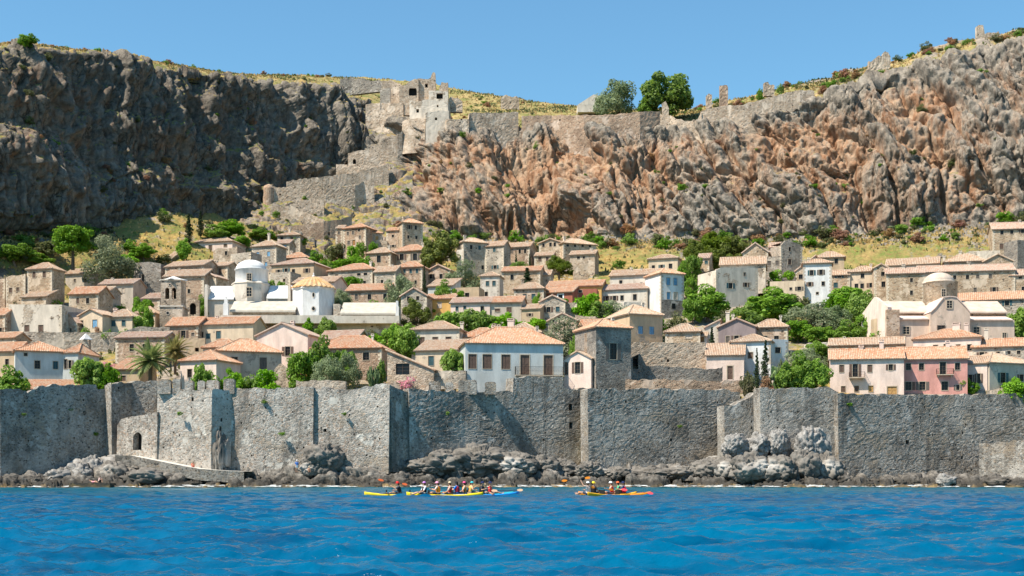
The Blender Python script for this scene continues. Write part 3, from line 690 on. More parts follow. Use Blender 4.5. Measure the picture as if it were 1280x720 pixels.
rwall('terrace_wall', 'tan garden wall between the palms and the long orange roofed house', 'wall', [(203, 424, 446, 238), (256, 422.5, 446, 238)], .8, WALL['ta'], [(246, 437, 5, 5)], jag=.03, seed=29)
rwall('terrace_wall', 'pale retaining wall under the white church terrace', 'wall', [(290, 397.5, 425, 262), (350, 397.5, 425, 261), (420, 397, 425, 260), (447, 398, 430, 259.8), (498, 397, 430, 259)], 1.5, WALL['sp'], [(465, 408, 3, 2)], jag=.02, seed=30)
rwall('terrace_wall', 'white curved terrace wall below the pale row house', 'wall', [(760, 377, 388, 281), (780, 377.5, 388, 279), (802, 377, 388, 280)], .8, WALL['wo'], jag=.02, seed=31)
rwall('terrace_wall', 'big sloping retaining wall under the zigzag ramp', 'wall', [(340, 288, 306, 364), (361, 283, 306, 363), (405, 277, 306, 364), (425, 274, 300, 366), (440, 270, 298, 368)], 1.2, WALL['sr'], [(411, 292, 3, 4)], jag=.12, seed=32, cell=1)
rwall('terrace_wall', 'rubble terrace wall behind the pair of restored tower houses', 'wall', [(470, 300, 314, 352), (484, 301, 314, 352)], .8, WALL['ru'], jag=.2, seed=33)
rwall('garden_wall', 'small ruined wall with dark arch above the leafy bush', 'wall', [(1074, 362, 374, 300), (1085, 361, 374, 300), (1095, 364, 374, 300)], .8, WALL['ru'], [(1083, 369, 9, 6, 'a')], jag=.1, seed=34)
rwall('garden_wall', 'crumbling stone wall at foot of the domed church facade', 'wall', [(1052, 416, 424, 262), (1062, 413, 424, 262), (1094, 418, 424, 262)], .8, WALL['ru'], jag=.3, seed=35)
rwall('ruined_wall', 'ruined wall below the tower house beside the yellow grass', 'wall', [(717, 338, 352, 312), (726, 330, 352, 312), (735, 330, 352, 312)], 3.0, WALL['st'], jag=.2, seed=36)
rwall('garden_wall', 'long pale boundary wall at the top of the yellow field', 'wall', [(1205, 318, 332, 330), (1212, 314, 332, 330), (1250, 313, 332, 328)], .8, WALL['sp'], [(1240, 325, 3, 3)], jag=.1, seed=37)
# ------------------------------------------------------------------ ramp walls on the spur
def hug(G_, pts, drop, dy0, dy1, off, rows=None, back=0.0):
    pp = 640 + G_[..., 0] / G_[..., 1] * F; qq = HY - (G_[..., 2] - CH) / G_[..., 1] * F; ok = np.arange(G_.shape[1])[None, :] < (rows or 9999); out = []
    for (px, yt, yb, D) in pts:
        k = ok & (np.abs(pp - px) < 7) & (qq > yb + dy0) & (qq < yb + dy1)
        out.append(float(np.median(G_[..., 1][k])) + off if k.any() else D)
    sm = [sum(out[max(0, i - 1):i + 2]) / len(out[max(0, i - 1):i + 2]) for i in range(len(out))]
    return [(px, yt, yb + drop, d) for (px, yt, yb, D), d in zip(pts, sm)]
rw = lambda lab, pts, mat='ru', **k: rwall('ramp_wall', lab, 'wall', hug(S2, pts, 7, -4, 4, .4, 116), k.pop('thick', 1.2), WALL[mat], k.pop('holes', ()), jag=.22, rough=.04, group='walls of the zigzag ramp', **k)
rw('topmost ramp wall climbing to the cliff fortress with small arched niche', [(435, 191, 208, 396), (455, 187, 208, 396.5), (480, 177, 208, 397.5), (497, 168, 206, 398), (503, 163, 200, 398.5)], holes=[(443, 202, 4, 6, 'a')], seed=41)
rw('short pale ramp wall under the niche wall', [(420, 205, 216, 391), (450, 206, 222, 391), (488, 206, 222, 391)], seed=42)
rw('ramp wall with bushes growing along its foot', [(358, 226, 238, 385), (400, 221, 238, 385), (444, 216, 234, 386), (470, 209, 232, 387), (486, 206, 232, 387)], seed=43)
rw('long high ramp wall beside the round watch turret', [(338, 233, 256, 377), (407, 235, 258, 376.5), (444, 232, 256, 377), (455, 227, 254, 377.5), (468, 225, 254, 378)], 'ru', holes=[(350, 243, 2, 2), (395, 250, 2, 2)], seed=44)
rw('curved pale ramp wall below the long high one', [(362, 255, 268, 370), (372, 251, 268, 369), (390, 248, 268, 369), (405, 249, 268, 370)], seed=45)
rw('lowest slanting ramp wall above the grassy rocks', [(338, 257, 272, 366), (365, 258, 274, 364), (390, 268, 282, 362), (406, 275, 286, 361)], seed=46)
mb = MB(); c = P(336, 237, hug(S2, [(340, 233, 252, 376)], 0, -4, 4, 0, 116)[0][3]); mb.lathe([(1.65, c[2] - 8), (1.6, c[2] + .3), (1.25, c[2] + 1.0), (.2, c[2] + 1.5)], 18, (c[0], c[1]))
tag(mb.build('watch_turret', WALL['sr']), 'small round watch turret at the outer bend of the ramp', 'turret')
# ------------------------------------------------------------------ ramparts and fortress on the rim
ra = lambda lab, pts, mat='sp', **k: rwall('rampart', lab, 'rampart', hug(CLP, pts, 24, -3, 10, .8), k.pop('thick', 2.0), WALL[mat], k.pop('holes', ()), jag=k.pop('jag', .2), group='ramparts along the cliff top', step=.6, rough=.05, **k)
ra('round bastion wall west of the cliff fortress', [(457, 130, 160, 408), (464, 129, 160, 406), (475, 129, 162, 404.5), (490, 129, 166, 403), (504, 129, 166, 402)], 'ru', seed=51)
ra('pale rampart stepping down from the cliff fortress', mat='ru', pts=[(558, 149, 172, 399), (586, 148, 170, 396), (587, 141, 168, 396), (620, 140.5, 168, 394.5), (648, 140, 168, 394)], holes=[(590, 151, 2, 2), (577, 149, 1.5, 1.5)], seed=52)
ra('tall middle rampart above the orange cliff', [(652, 145, 168, 394), (690, 143.5, 168, 394), (730, 143.5, 170, 394.5), (762, 143, 172, 395), (800, 140, 170, 394), (826, 138, 166, 393)], 'sr', holes=[(700, 150, 2, 2)], seed=53, jag=.25)
ra('crumbling pale rampart under the cliff top trees', [(824, 142, 166, 391.5), (838, 145, 166, 391), (846, 150, 166, 391), (870, 150, 168, 390), (877, 141, 166, 389)], 'ru', seed=54, jag=.5)
ra('sloping rampart climbing toward the broken wall stubs', [(876, 138, 165, 388), (898, 133, 160, 387.5), (930, 130, 158, 386.5), (965, 120, 150, 385.5), (1000, 112, 142, 384.5), (1018, 113, 138, 384)], 'ru', seed=55, jag=.3)
#ra('low old rampart on rim of the shaded cliff', [(80, 64, 80, 338), (150, 70, 84, 352), (215, 82, 98, 366), (268, 90, 108, 378)], 'sg', seed=56, jag=.35)
fz = empty('fortress', P(530, 165, 400)); tag(fz, 'pale ruined fortress with vaulted openings and a broken spike on the cliff edge', 'fortress')
FZD = hug(CLP, [(531, 150, 165, 397)], 0, -2, 12, 0)[0][3] - 397.5

def fpart(nm, pts, thick=3, mat='sp', holes=(), jag=.3, seed=1, step=.9, batter=0.0):
    pts = [(a, b, c_ + 8, d + FZD) for a, b, c_, d in pts]
    o = rwall(nm, None, None, pts, thick, WALL[mat], holes, jag, step, .03, batter, seed); o.parent = fz; o.matrix_parent_inverse = Matrix.Translation(-fz.location)
    return o
fpart('battered_base', [(503, 152, 184, 398), (511, 148, 184, 397), (531, 148, 184, 396), (532, 148, 184, 396)], 8, 'ru', seed=61, batter=.12)
fpart('keep_wall', [(512, 126, 168, 399), (527, 127, 168, 398), (529, 124, 168, 398), (560, 125.5, 168, 398)], 6, 'sp', [(522, 138.5, 3.6, 4.5), (547, 132.5, 2.2, 3)], seed=62)
fpart('bastion', [(532, 140, 180, 394.5), (545, 138, 180, 394.5), (561, 138.5, 180, 394.5)], 4, 'sp', [(545, 148.5, 3, 3.4)], seed=63)
fpart('vaulted_tower', [(499, 108, 136, 404), (507, 104, 136, 404), (519, 99, 136, 404), (523, 96, 136, 404)], 4, 'ru', [(516, 114, 10, 11, 'a')], seed=64, jag=.5)
fpart('ruined_hall', [(522, 98, 136, 405), (535, 99, 136, 405), (538, 97, 136, 405), (540, 92, 136, 405), (541.5, 90, 136, 405), (544, 91, 136, 405), (544.5, 101, 136, 405)], 2.0, 'ru', [(533, 107, 3.4, 5)], seed=65, jag=.2)
fpart('corner_block', [(536, 112, 138, 401), (545, 113, 138, 401), (560, 113.5, 138, 401)], 4, 'sp', [(549.5, 120, 8, 7)], seed=66)
fpart('broken_tower', [(549, 108, 130, 403), (552, 104, 130, 403), (557, 105, 130, 403), (560, 103, 130, 403)], 3, 'ru', seed=67, jag=.6)
fpart('outer_wall', [(477, 102, 126, 410), (487, 99.5, 126, 410), (488, 99, 126, 410), (500, 105, 126, 409), (508, 113, 130, 408)], 2, 'ru', seed=68, jag=.3)
fpart('outer_wall', [(475, 113, 128, 406), (480, 110, 128, 406), (488, 110, 128, 406)], 1.5, 'sg', seed=69)
rn = lambda lab, pts, mat='ru', **k: rwall('ruin', lab, 'ruin', pts, k.pop('thick', 1.4), WALL[mat], k.pop('holes', ()), jag=k.pop('jag', .4), rough=.06, group='ruins along the skyline', **k)
rn('dark ruined wall in the golden grass west of the fortress', [(425, 97, 112, 440), (440, 97, 113, 440), (478, 101, 114, 436)], 'sd', seed=71)
rn('small roofless ruin in the grass east of the fortress', [(561, 122, 138, 404), (572, 122, 140, 404), (578, 126, 140, 404)], seed=72)
rn('low brown ruin on the grassy skyline', [(626, 122, 136, 440), (632, 118, 137, 440), (646, 121, 137, 440), (649, 124, 137, 440)], seed=73)
rn('pair of slender stubs of broken wall, the taller one', [(900, 107, 136, 390), (903, 106, 136, 390), (909, 107, 136, 390), (910, 110, 136, 390)], 'sr', seed=74, jag=.2, thick=1.5)
rn('pair of slender stubs of broken wall, the shorter one', [(883, 119, 139, 392), (886, 115, 139, 392), (890, 118, 139, 392)], seed=75)
rn('small stump of wall beside the big cliff top tree', [(828, 128, 148, 395), (832, 125, 148, 395), (836, 134, 148, 395)], seed=76)
rn('white ruin with a notch on the rising skyline', [(1086, 77, 94, 396), (1093, 73, 96, 396), (1099, 69, 96, 396), (1110, 63, 96, 396), (1113, 70, 96, 396)], 'ru', seed=77, jag=.6)
rn('dark little ruin between two round bushes', [(955, 104, 120, 398), (960, 103, 120, 398), (968, 107, 120, 398)], seed=78)
rn('tall thin fang of wall at the highest skyline', [(1221, 32, 56, 400), (1224, 30, 56, 400), (1229, 31, 56, 400), (1231, 42, 56, 400), (1248, 39, 58, 400), (1254, 46, 60, 400)], seed=79, jag=.3)
rn('small stone stump on rim of the shaded cliff', [(126, 66, 80, 349), (129, 60, 80, 349), (134, 66, 80, 349)], seed=80)

rwall('garden_wall', 'dark garden wall at the edge of the town under the shaded cliff', 'wall', [(-20, 337, 352, 312), (15, 336, 352, 312), (33, 338, 352, 312)], .8, WALL['sd'], jag=.15, seed=91)
rwall('ruined_wall', 'ochre ruined wall with a dark arch behind the bell tower', 'wall', [(229, 374, 396, 264), (238, 372, 396, 264), (249, 376, 396, 264)], .8, WALL['ru'], [(241, 386, 8, 14, 'a')], jag=.3, seed=92)
rwall('garden_wall', 'flat pale concrete terrace edge above the leafy trees near the pink houses', 'wall', [(1011, 428.5, 446, 240), (1038, 427.5, 446, 240)], 4.0, WALL['wo'], jag=.01, seed=93)
# caper bushes rooted in the joints of the town wall are planted with the other plants
# ------------------------------------------------------------------ houses
SH_COL = dict(d=None, b=(.13, .085, .065), u=(.16, .32, .48), t=(.045, .10, .115), g=(.13, .11, .095), w=None, o=(.30, .15, .06), n=None, y=(.42, .25, .10), p=(.55, .45, .36))
M_QUOIN = plain('corner_stone', (.58, .49, .38), .9, .3)
M_FRAME = plain('pale_window_stone', (.46, .38, .29), .85); M_WHITE = plain('white_paint', (.8, .79, .77), .6, .05)
M_GLASS = glass(); M_IRON = plain('wrought_iron', (.03, .028, .026), .5)
def shm(k): return plain('shutter_paint_' + k, SH_COL[k], .65, .2)
def window(parent, x0, x1, z0, z1, typ, near, mk=0.0, wallcol=None):
    """opening filler: stone surround on the wall face, wooden frame or shutters in the reveal, dark pane behind"""
    w_, h_ = x1 - x0, z1 - z0; mb = MB(); rec = .22
    t = .08 if typ != 'w' else .28
    if typ not in 'n':
        mb.box(x0 - t, x0, -.035, .06, z0 - t, z1 + t); mb.box(x1, x1 + t, -.035, .06, z0 - t, z1 + t)
        mb.box(x0, x1, -.032, .06, z1, z1 + t); mb.box(x0, x1, -.06, .08, z0 - t, z0)
    mb.cm = 1; cx = (x0 + x1) / 2
    if typ in 'butgoyp' and typ != 'n':                                                         # closed shutters with louvres
        for a, b in ((x0 + .02, cx - .015), (cx + .015, x1 - .02)):
            mb.box(a, b, .07, .12, z0 + .02, z1 - .02)
            n = max(3, int(h_ / (.16 if near else .3)))
            for k in range(n):
                zz = z0 + .06 + (h_ - .12) * k / n; mb.poly([(a + .06, .05, zz), (b - .06, .05, zz), (b - .06, .068, zz + (h_ / n) * .8), (a + .06, .068, zz + (h_ / n) * .8)])
    else:
        for a, b in ((x0, x0 + .05), (x1 - .05, x1), (cx - .025, cx + .025)): mb.box(a, b, .12, .17, z0, z1)
        if near:
            for k in (1, 2): mb.box(x0 + .05, cx - .025, .13, .165, z0 + h_ * k / 3 - .02, z0 + h_ * k / 3 + .02); mb.box(cx + .025, x1 - .05, .13, .165, z0 + h_ * k / 3 - .02, z0 + h_ * k / 3 + .02)
    fm = M_WHITE if typ == 'w' else M_FRAME
    o = mb.build('window', [fm, shm(typ) if SH_COL[typ] else plain('dark_wood', (.10, .075, .06), .7)], parent)
    if typ == 'd' and hr.random() < .3:                                                        # a pair of open shutters folded against the wall
        sb = MB(); hw = w_ / 2
        sc_m = shm(hr.choice('bbgt'))
        for a, b in ((x0 - t - hw, x0 - t - .01), (x1 + t + .01, x1 + t + hw)): sb = MB(); sb.box(a, b, -.05, -.012, z0 + .02, z1 - .02); sb.build('shutter', sc_m, o)
    if typ not in 'butgoyp':
        pb = MB(); pb.poly([(x0, .2, z0), (x1, .2, z0), (x1, .2, z1), (x0, .2, z1)]); pb.build('pane', M_GLASS, o)
    return o
def door(parent, x0, x1, z0, z1, typ, arch):
    mb = MB(); t = .14; cx = (x0 + x1) / 2
    mb.box(x0 - t, x0, -.04, .06, z0, z1 + t); mb.box(x1, x1 + t, -.04, .06, z0, z1 + t); mb.box(x0, x1, -.037, .06, z1, z1 + t)
    mb.cm = 1; k = SH_COL.get(typ) and typ or 'o'
    mb.box(x0, cx - .01, .1, .16, z0, z1); mb.box(cx + .01, x1, .1, .16, z0, z1)
    for a, b in ((x0 + .08, cx - .08), (cx + .08, x1 - .08)):
        mb.box(a, b, .08, .101, z0 + .15, z0 + (z1 - z0) * .45); mb.box(a, b, .08, .101, z0 + (z1 - z0) * .55, z1 - .12)
    o = mb.build('door', [M_FRAME, shm(k)], parent)
    hb = MB(); hb.ball((cx + .08, .06, (z0 + z1) / 2 - .1), .035, 6, 4); hb.build('handle', M_IRON, o); return o
def tiles(mb, quad_u, org, du, dv, vtop, pitch=.3, r=.135):
    """barrel tiles as half tubes up the slope: org + du*u + dv*v; vtop(u) -> (v0, v1)"""
    nrm = du.cross(dv).normalized()
    if nrm.z < 0: nrm = -nrm
    n = max(1, int(quad_u / pitch)); p = quad_u / n
    for k in range(n):
        uc = (k + .5) * p; v0, v1 = vtop(uc)
        if v1 - v0 < .12: continue
        prev = None
        ring = []
        for v in (v0 - .06, v1):
            ring.append([mb.vert(*(org + du * (uc - r * math.cos(a) * 1.08) + dv * v + nrm * (r * math.sin(a) * .95 + .01))) for a in (0, .9, 1.57, 2.24, math.pi)])
        for i in range(4): mb.face((ring[0][i], ring[0][i + 1], ring[1][i + 1], ring[1][i]), [(k * .3 + .05, 0), (k * .3 + .05, 0), (k * .3 + .05, v1 - v0), (k * .3 + .05, v1 - v0)])
        mb.face(ring[0][::-1], [(k * .3, 0)] * 5)
def roof(mb, kind, W, dp, ze, zr, o=.28, mono_back=None, near=True):
    """roof over x in [-W/2, W/2], y in [0, dp]; eaves at ze, ridge zr"""
    V = Vector; a, b = W / 2 + o, dp / 2
    planes = []   # (org at eave start, du, eave length, dv(unit up slope), vtop function)
    pitch = .27 if near else .36; rad = pitch * .45
    if kind in 'gh':
        rise = zr - ze; run = b; zl = ze - o * rise / run
        hip = min(W / 2 - .01, run + .0) if kind == 'h' else 0
        e = [V((-a, -o, zl)), V((a, -o, zl)), V((a, dp + o, zl)), V((-a, dp + o, zl))]
        r0 = V((-W / 2 + hip if kind == 'h' else -a, b, zr)); r1 = V((W / 2 - hip if kind == 'h' else a, b, zr))
        Ls = math.hypot(run + o, zr - zl)
        up = (V((0, run + o, zr - zl)) / Ls)
        polys = [[e[0], e[1], r1, r0], [e[2], e[3], r0, r1]]
        L_ = 2 * a; hx = (r0.x + a)
        tr = lambda u: (0, Ls * min(1, u / hx if hx > .05 else 1, (L_ - u) / hx if hx > .05 else 1))
        planes = [(e[0], V((1, 0, 0)), L_, up, tr), (e[2], V((-1, 0, 0)), L_, V((0, -up.y, up.z)), tr)]
        if kind == 'h':
            Lh = math.hypot(hx, zr - zl); D_ = dp + 2 * o; uh = V((-hx, 0, zr - zl)) / Lh
            th = lambda u: (0, Lh * min(1, 2 * u / D_, 2 * (D_ - u) / D_))
            planes += [(e[1], V((0, 1, 0)), D_, uh, th), (e[3], V((0, -1, 0)), D_, V((-uh.x, 0, uh.z)), th)]
            polys += [[e[1], e[2], r1], [e[3], e[0], r0]]
        caps = [(r0, r1)] + ([(e[i], r) for i, r in ((0, r0), (3, r0), (1, r1), (2, r1))] if kind == 'h' else [])
        outline = e
    elif kind == 'f':
        rise = zr - ze; zl = ze - o * rise / (W / 2)
        L0, L1 = V((-a, -o, zl)), V((-a, dp + o, zl)); R0, R1 = V((a, -o, zl)), V((a, dp + o, zl)); T0, T1 = V((0, -o, zr)), V((0, dp + o, zr))
        polys = [[L0, T0, T1, L1], [R1, T1, T0, R0]]; Ls = math.hypot(a, zr - zl); uv = V((a, 0, zr - zl)) / Ls
        planes = [(L1, V((0, -1, 0)), dp + 2 * o, uv, lambda u: (0, Ls)), (R0, V((0, 1, 0)), dp + 2 * o, V((-uv.x, 0, uv.z)), lambda u: (0, Ls))]
        caps = [(T0, T1)]
    elif kind in 'mlr':                                                                       # lean-to: m low at front, l low at the -x side, r low at +x
        if kind == 'm':
            s_ = (zr - ze) / dp; e = [V((-a, -o, ze - o * s_)), V((a, -o, ze - o * s_)), V((a, dp + o, zr + o * s_)), V((-a, dp + o, zr + o * s_))]; du, Lu = V((1, 0, 0)), 2 * a; dv = (e[3] - e[0])
            org = e[0]
        elif kind == 'l':
            s_ = (zr - ze) / W; e = [V((-a, -o, ze - o * s_)), V((a, -o, zr + o * s_)), V((a, dp + o, zr + o * s_)), V((-a, dp + o, ze - o * s_))]; du, Lu = V((0, -1, 0)), dp + 2 * o; dv = e[1] - e[0]; org = e[3]
        else:
            s_ = (zr - ze) / W; e = [V((-a, -o, zr + o * s_)), V((a, -o, ze - o * s_)), V((a, dp + o, ze - o * s_)), V((-a, dp + o, zr + o * s_))]; du, Lu = V((0, 1, 0)), dp + 2 * o; dv = e[0] - e[1]; org = e[1]
        Ls = dv.length; dv = dv / Ls; polys = [e]; planes = [(org, du, Lu, dv, lambda u: (0, Ls))]; caps = []
    th = V((0, 0, -.13))
    for p in polys:
        mb.poly(p, [(q.x * 0 + .02, 0) for q in p]); mb.poly([q + th for q in p][::-1], [(.02, 0)] * len(p))
        for q, q2 in zip(p, p[1:] + p[:1]):
            if not any({tuple(q), tuple(q2)} <= {tuple(s) for s in p2} for p2 in polys if p2 is not p): mb.poly([q2, q, q + th, q2 + th], [(.02, 0)] * 4)
    for (org, du, Lu, dv, vt) in planes: tiles(mb, Lu, org, du, dv, vt, pitch, rad)
    n0 = len(mb.f)
    for p, q in caps:
        nseg = max(2, int((q - p).length / .45))
        for k in range(nseg):
            mb.tube(p.lerp(q, k / nseg) + V((0, 0, .09)), p.lerp(q, (k + 1.05) / nseg) + V((0, 0, .09)), .14, .12, 6)
            for fi in range(len(mb.f) - 8, len(mb.f)): mb.uv[fi] = [(k * .15 + .01, .2)] * len(mb.f[fi])
    for fi in range(len(mb.f)):
        if fi not in mb.uv: mb.uv[fi] = [(.02, 0)] * len(mb.f[fi])
class Pan:
    def __init__(s, ox, oy, k): s.ox, s.oy, s.k = ox, oy, k
    def x(s, v): return s.ox + v / s.k
    def y(s, v): return s.oy + v / s.k
A_, B_p, C_p, D_p, E_p = [Pan(o, 260, 5.141) for o in (0, 200, 400, 600, 800)]; F_p = Pan(1000, 260, 4.571)
G_p, I_p, J_p, K_p, L_p = [Pan(o, 360, 5.141) for o in (0, 200, 400, 600, 800)]; M_p = Pan(1000, 360, 4.571)
PX = Pan(0, 0, 1)
hr = random.Random(11)
def house(pn, label, kind, x0, x1, ye, yb, yr, wall, roofc=None, wins=(), yaw=None, D=None, dp=None, chim=(), doors=(), name=None, group='houses of the walled town', balc=(), side=None, cat='house', top=None, ridge_off=0):
    px0, px1, pye, pyb, pyr = pn.x(x0), pn.x(x1), pn.y(ye), pn.y(yb), pn.y(yr) if yr is not None else None
    D = D or Dg(pyb); pc = (px0 + px1) / 2
    W = (px1 - px0) / F * D
    yaw = R({'L': -24, 'S': 22, None: hr.uniform(-22, -9)}.get(yaw, yaw))
    W /= math.cos(yaw) * (1 - math.tan(yaw) * (pc - 640) / F * -1) if False else math.cos(yaw)
    base = Vector(P(pc, pyb, D)); zoff = base.z
    dp = dp or max(4.5, min(9, W * .75))
    ze = P(pc, pye, D)[2] - zoff
    if pyr is not None:
        dr = {'g': dp / 2, 'h': dp / 2, 'f': 0, 'm': dp, 'l': 0, 'r': 0, 'x': 0}[kind]
        zr = CH + (HY - pyr) / F * (D + dr) - zoff
        if kind in 'ghm':
            run = dr; s_ = (zr - ze) / run; s_ = min(max(s_, .26 + .0006 * (HY - pyr)), .62); zr = ze + s_ * run
    else: zr = ze
    t = empty(name or {'st': 'stone_house', 'sg': 'stone_house', 'sd': 'stone_house', 'sr': 'stone_house', 'sp': 'stone_house'}.get(wall, 'plastered_house'), base, yaw)
    tag(t, label, cat, group)
    near = D < 262
    def lx(px): return (pn.x(px) - pc) / (px1 - px0) * W
    def lz(py): return P(pc, pn.y(py), D)[2] - zoff
    hs = []; kinds = []
    for w_ in wins:
        typ = w_[4] if len(w_) > 4 else 'd'
        cx = lx(w_[0]); ww = max(.55, w_[2] / pn.k / F * D); z1, z0 = lz(w_[1] - w_[3] / 2), lz(w_[1] + w_[3] / 2)
        if z1 - z0 < .5: z0, z1 = (z0 + z1) / 2 - .3, (z0 + z1) / 2 + .3
        cx = min(max(cx, -W / 2 + ww / 2 + .15), W / 2 - ww / 2 - .15)
        hs.append((cx - ww / 2, cx + ww / 2, z0, z1)); kinds.append(('w', typ))
    def cap(cx_, z1_): return z1_
    for d_ in doors:
        cx = lx(d_[0]); ww = d_[2] / pn.k / F * D; hs.append((cx - ww / 2, cx + ww / 2, lz(d_[1] + d_[3] / 2), lz(d_[1] - d_[3] / 2))); kinds.append(('d', d_[4] if len(d_) > 4 else 'o'))
    zb = -3.5; mb = MB(); jr = random.Random(int(px0 * 7 + pyb)); par = .0
    if kind == 'f': topf = lambda u_: ze + (zr - ze) * (1 - abs(u_) / (W / 2))
    elif kind == 'l': topf = lambda u_: ze + (zr - ze) * (u_ / W + .5)
    elif kind == 'r': topf = lambda u_: ze + (zr - ze) * (.5 - u_ / W)
    elif kind == 'x' and top: topf = lambda u_: ze + float(np.interp(u_ / W + .5, [q[0] for q in top], [lz(q[1]) - ze for q in top]))
    else: topf = lambda u_: ze
    us = cuts(-W / 2, W / 2, 1.2, [h[i] for h in hs for i in (0, 1)] + ([0.0] if kind == 'f' else []))
    tmax = max(topf(u_) for u_ in us)
    hs = [(a, b, c, max(c + .3, min(d, min(topf(a), topf(b)) - .15))) for a, b, c, d in hs]
    zs = cuts(zb, tmax - .06, 1.2, [h[i] for h in hs for i in (2, 3)])
    pos = lambda u_, z_: Vector((u_, 0, z_))
    g = quad_wall(mb, us, zs, pos, topf, hs); nj = len(zs)
    for (a, b, c, d) in hs:
        for q in (((a, c), (a, d)), ((b, d), (b, c)), ((a, d), (b, d)), ((b, c), (a, c))):
            (xa, za), (xb, zb_) = q; mb.poly([(xa, 0, za), (xa, .23, za), (xb, .23, zb_), (xb, 0, zb_)])
    # other three sides
    tl, tr_ = topf(-W / 2), topf(W / 2); hb = zr if kind == 'm' else None
    mb.poly([(-W / 2, dp, zb), (-W / 2, 0, zb), (-W / 2, 0, tl)] + ([(-W / 2, dp / 2, zr)] if kind == 'g' else []) + [(-W / 2, dp, hb or tl)])
    mb.poly([(W / 2, 0, zb), (W / 2, dp, zb), (W / 2, dp, hb or tr_)] + ([(W / 2, dp / 2, zr)] if kind == 'g' else []) + [(W / 2, 0, tr_)])
    mb.poly([(W / 2, dp, zb), (-W / 2, dp, zb), (-W / 2, dp, hb or tl)] + ([(0, dp, zr)] if kind == 'f' else []) + [(W / 2, dp, hb or tr_)])
    if kind == 'x':
        tt = [mb.vert(u_, .35, topf(u_)) for u_ in us]
        for i in range(len(us) - 1): mb.face((g[(i, nj)], g[(i + 1, nj)], tt[i + 1], tt[i]))
        zz = ze - .5
        for i in range(len(us) - 1): mb.poly([(us[i], .35, zz), (us[i + 1], .35, zz), (us[i + 1], .35, topf(us[i + 1])), (us[i], .35, topf(us[i]))][::-1])
        mb.poly([(-W / 2, .35, zz), (W / 2, .35, zz), (W / 2, dp, zz), (-W / 2, dp, zz)])
    if wall in ('st', 'sg', 'sr', 'sp', 'wh', 'wo'):                                           # squared corner stones
        mb.cm = 1
        for sx in (-1, 1):
            z_, k_ = -.3, jr.randrange(2)
            while z_ < topf(sx * (W / 2 - .01)) - .45:
                hq = jr.uniform(.28, .42); a_, b_q = ((.55, .3) if k_ % 2 else (.3, .6)); xo = sx * (W / 2 + .025); xi = sx * (W / 2 - a_)
                if not any(h[0] - .15 < max(xo, xi) and h[1] + .15 > min(xo, xi) and h[2] - .2 < z_ + hq and h[3] + .2 > z_ for h in hs):
                    mb.box(min(xo, xi), max(xo, xi), -.025, b_q, z_, z_ + hq - .02)
                z_ += hq; k_ += 1
    ob = mb.build('wall', [WALL[wall], M_QUOIN if wall not in ('wh', 'wo') else WALL['pg']], t)
    for h, (k, typ) in zip(hs, kinds):
        if k == 'w': window(t, *h, typ, near)
        else: door(t, *h, typ, False)
    ro = None
    if kind != 'x':
        rb = MB(); roof(rb, kind, W, dp, ze, zr, .22 if W < 5 else .3, near=near); ro = rb.build('roof', ROOF[roofc or 'p'], t)
    if not chim and kind in 'gh' and W > 5 and hr.random() < .4: chim = [(x0 + (x1 - x0) * hr.choice((.2, .78)), (yr if yr is not None else ye) - hr.uniform(8, 14) * pn.k / 5, 2.6)]
    for c in chim:                                                                            # (px, py_top[, width px])
        cw = (c[2] if len(c) > 2 else 3) / 2 / F * D; x_ = lx(c[0]); y_ = dp * (.5 if kind in 'gh' else .6)
        zt_ = CH + (HY - pn.y(c[1])) / F * (D + y_) - zoff; x_ = x_ * (D + y_) / D
        cb = MB(); cb.box(x_ - cw, x_ + cw, y_ - cw, y_ + cw, min(ze, zt_ - 1.5), zt_ - .3); cb.box(x_ - cw - .08, x_ + cw + .08, y_ - cw - .08, y_ + cw + .08, zt_ - .302, zt_ - .16)
        for sx in (-1, 1): cb.box(x_ + sx * cw - .08, x_ + sx * cw + .08, y_ - cw, y_ + cw, zt_ - .162, zt_ + .05)
        cb.box(x_ - cw - .05, x_ + cw + .05, y_ - cw - .05, y_ + cw + .05, zt_ + .048, zt_ + .12)
        cb.build('chimney', WALL['pp'] if wall in ('pp', 'pk', 'pc') else WALL['sp'], ro or t)
    for (bx0, bx1, by0, by1) in balc:                                                         # iron balcony with slab and consoles
        a, b, z0, z1 = lx(bx0), lx(bx1), lz(by1), lz(by0); bo = MB(); dep = .9
        bo.box(a, b, -dep, -.04, z0 - .12, z0)
        for x_ in (a + .3, b - .3): bo.box(x_ - .1, x_ + .1, -dep * .6, -.04, z0 - .4, z0 - .122)
        bb = bo.build('balcony', M_FRAME, t); rl = MB()
        for (p, q) in (((a, -dep), (b, -dep)), ((a, -dep), (a, -.04)), ((b, -dep), (b, -.04))):
            for zz in (z0 + .1, z1): rl.tube((*p, zz), (*q, zz), .022, None, 4)
            n = max(2, int((Vector(p) - Vector(q)).length / .13))
            for k in range(n + 1):
                x_, y_ = p[0] + (q[0] - p[0]) * k / n, p[1] + (q[1] - p[1]) * k / n; rl.tube((x_, y_, z0), (x_, y_, z1), .014, None, 4, False)
                if k % 2 == 0: rl.ball((x_, y_, (z0 + z1) / 2), .045, 5, 4, (1, .4, 1.4))
        rl.build('railing', M_IRON, bb)
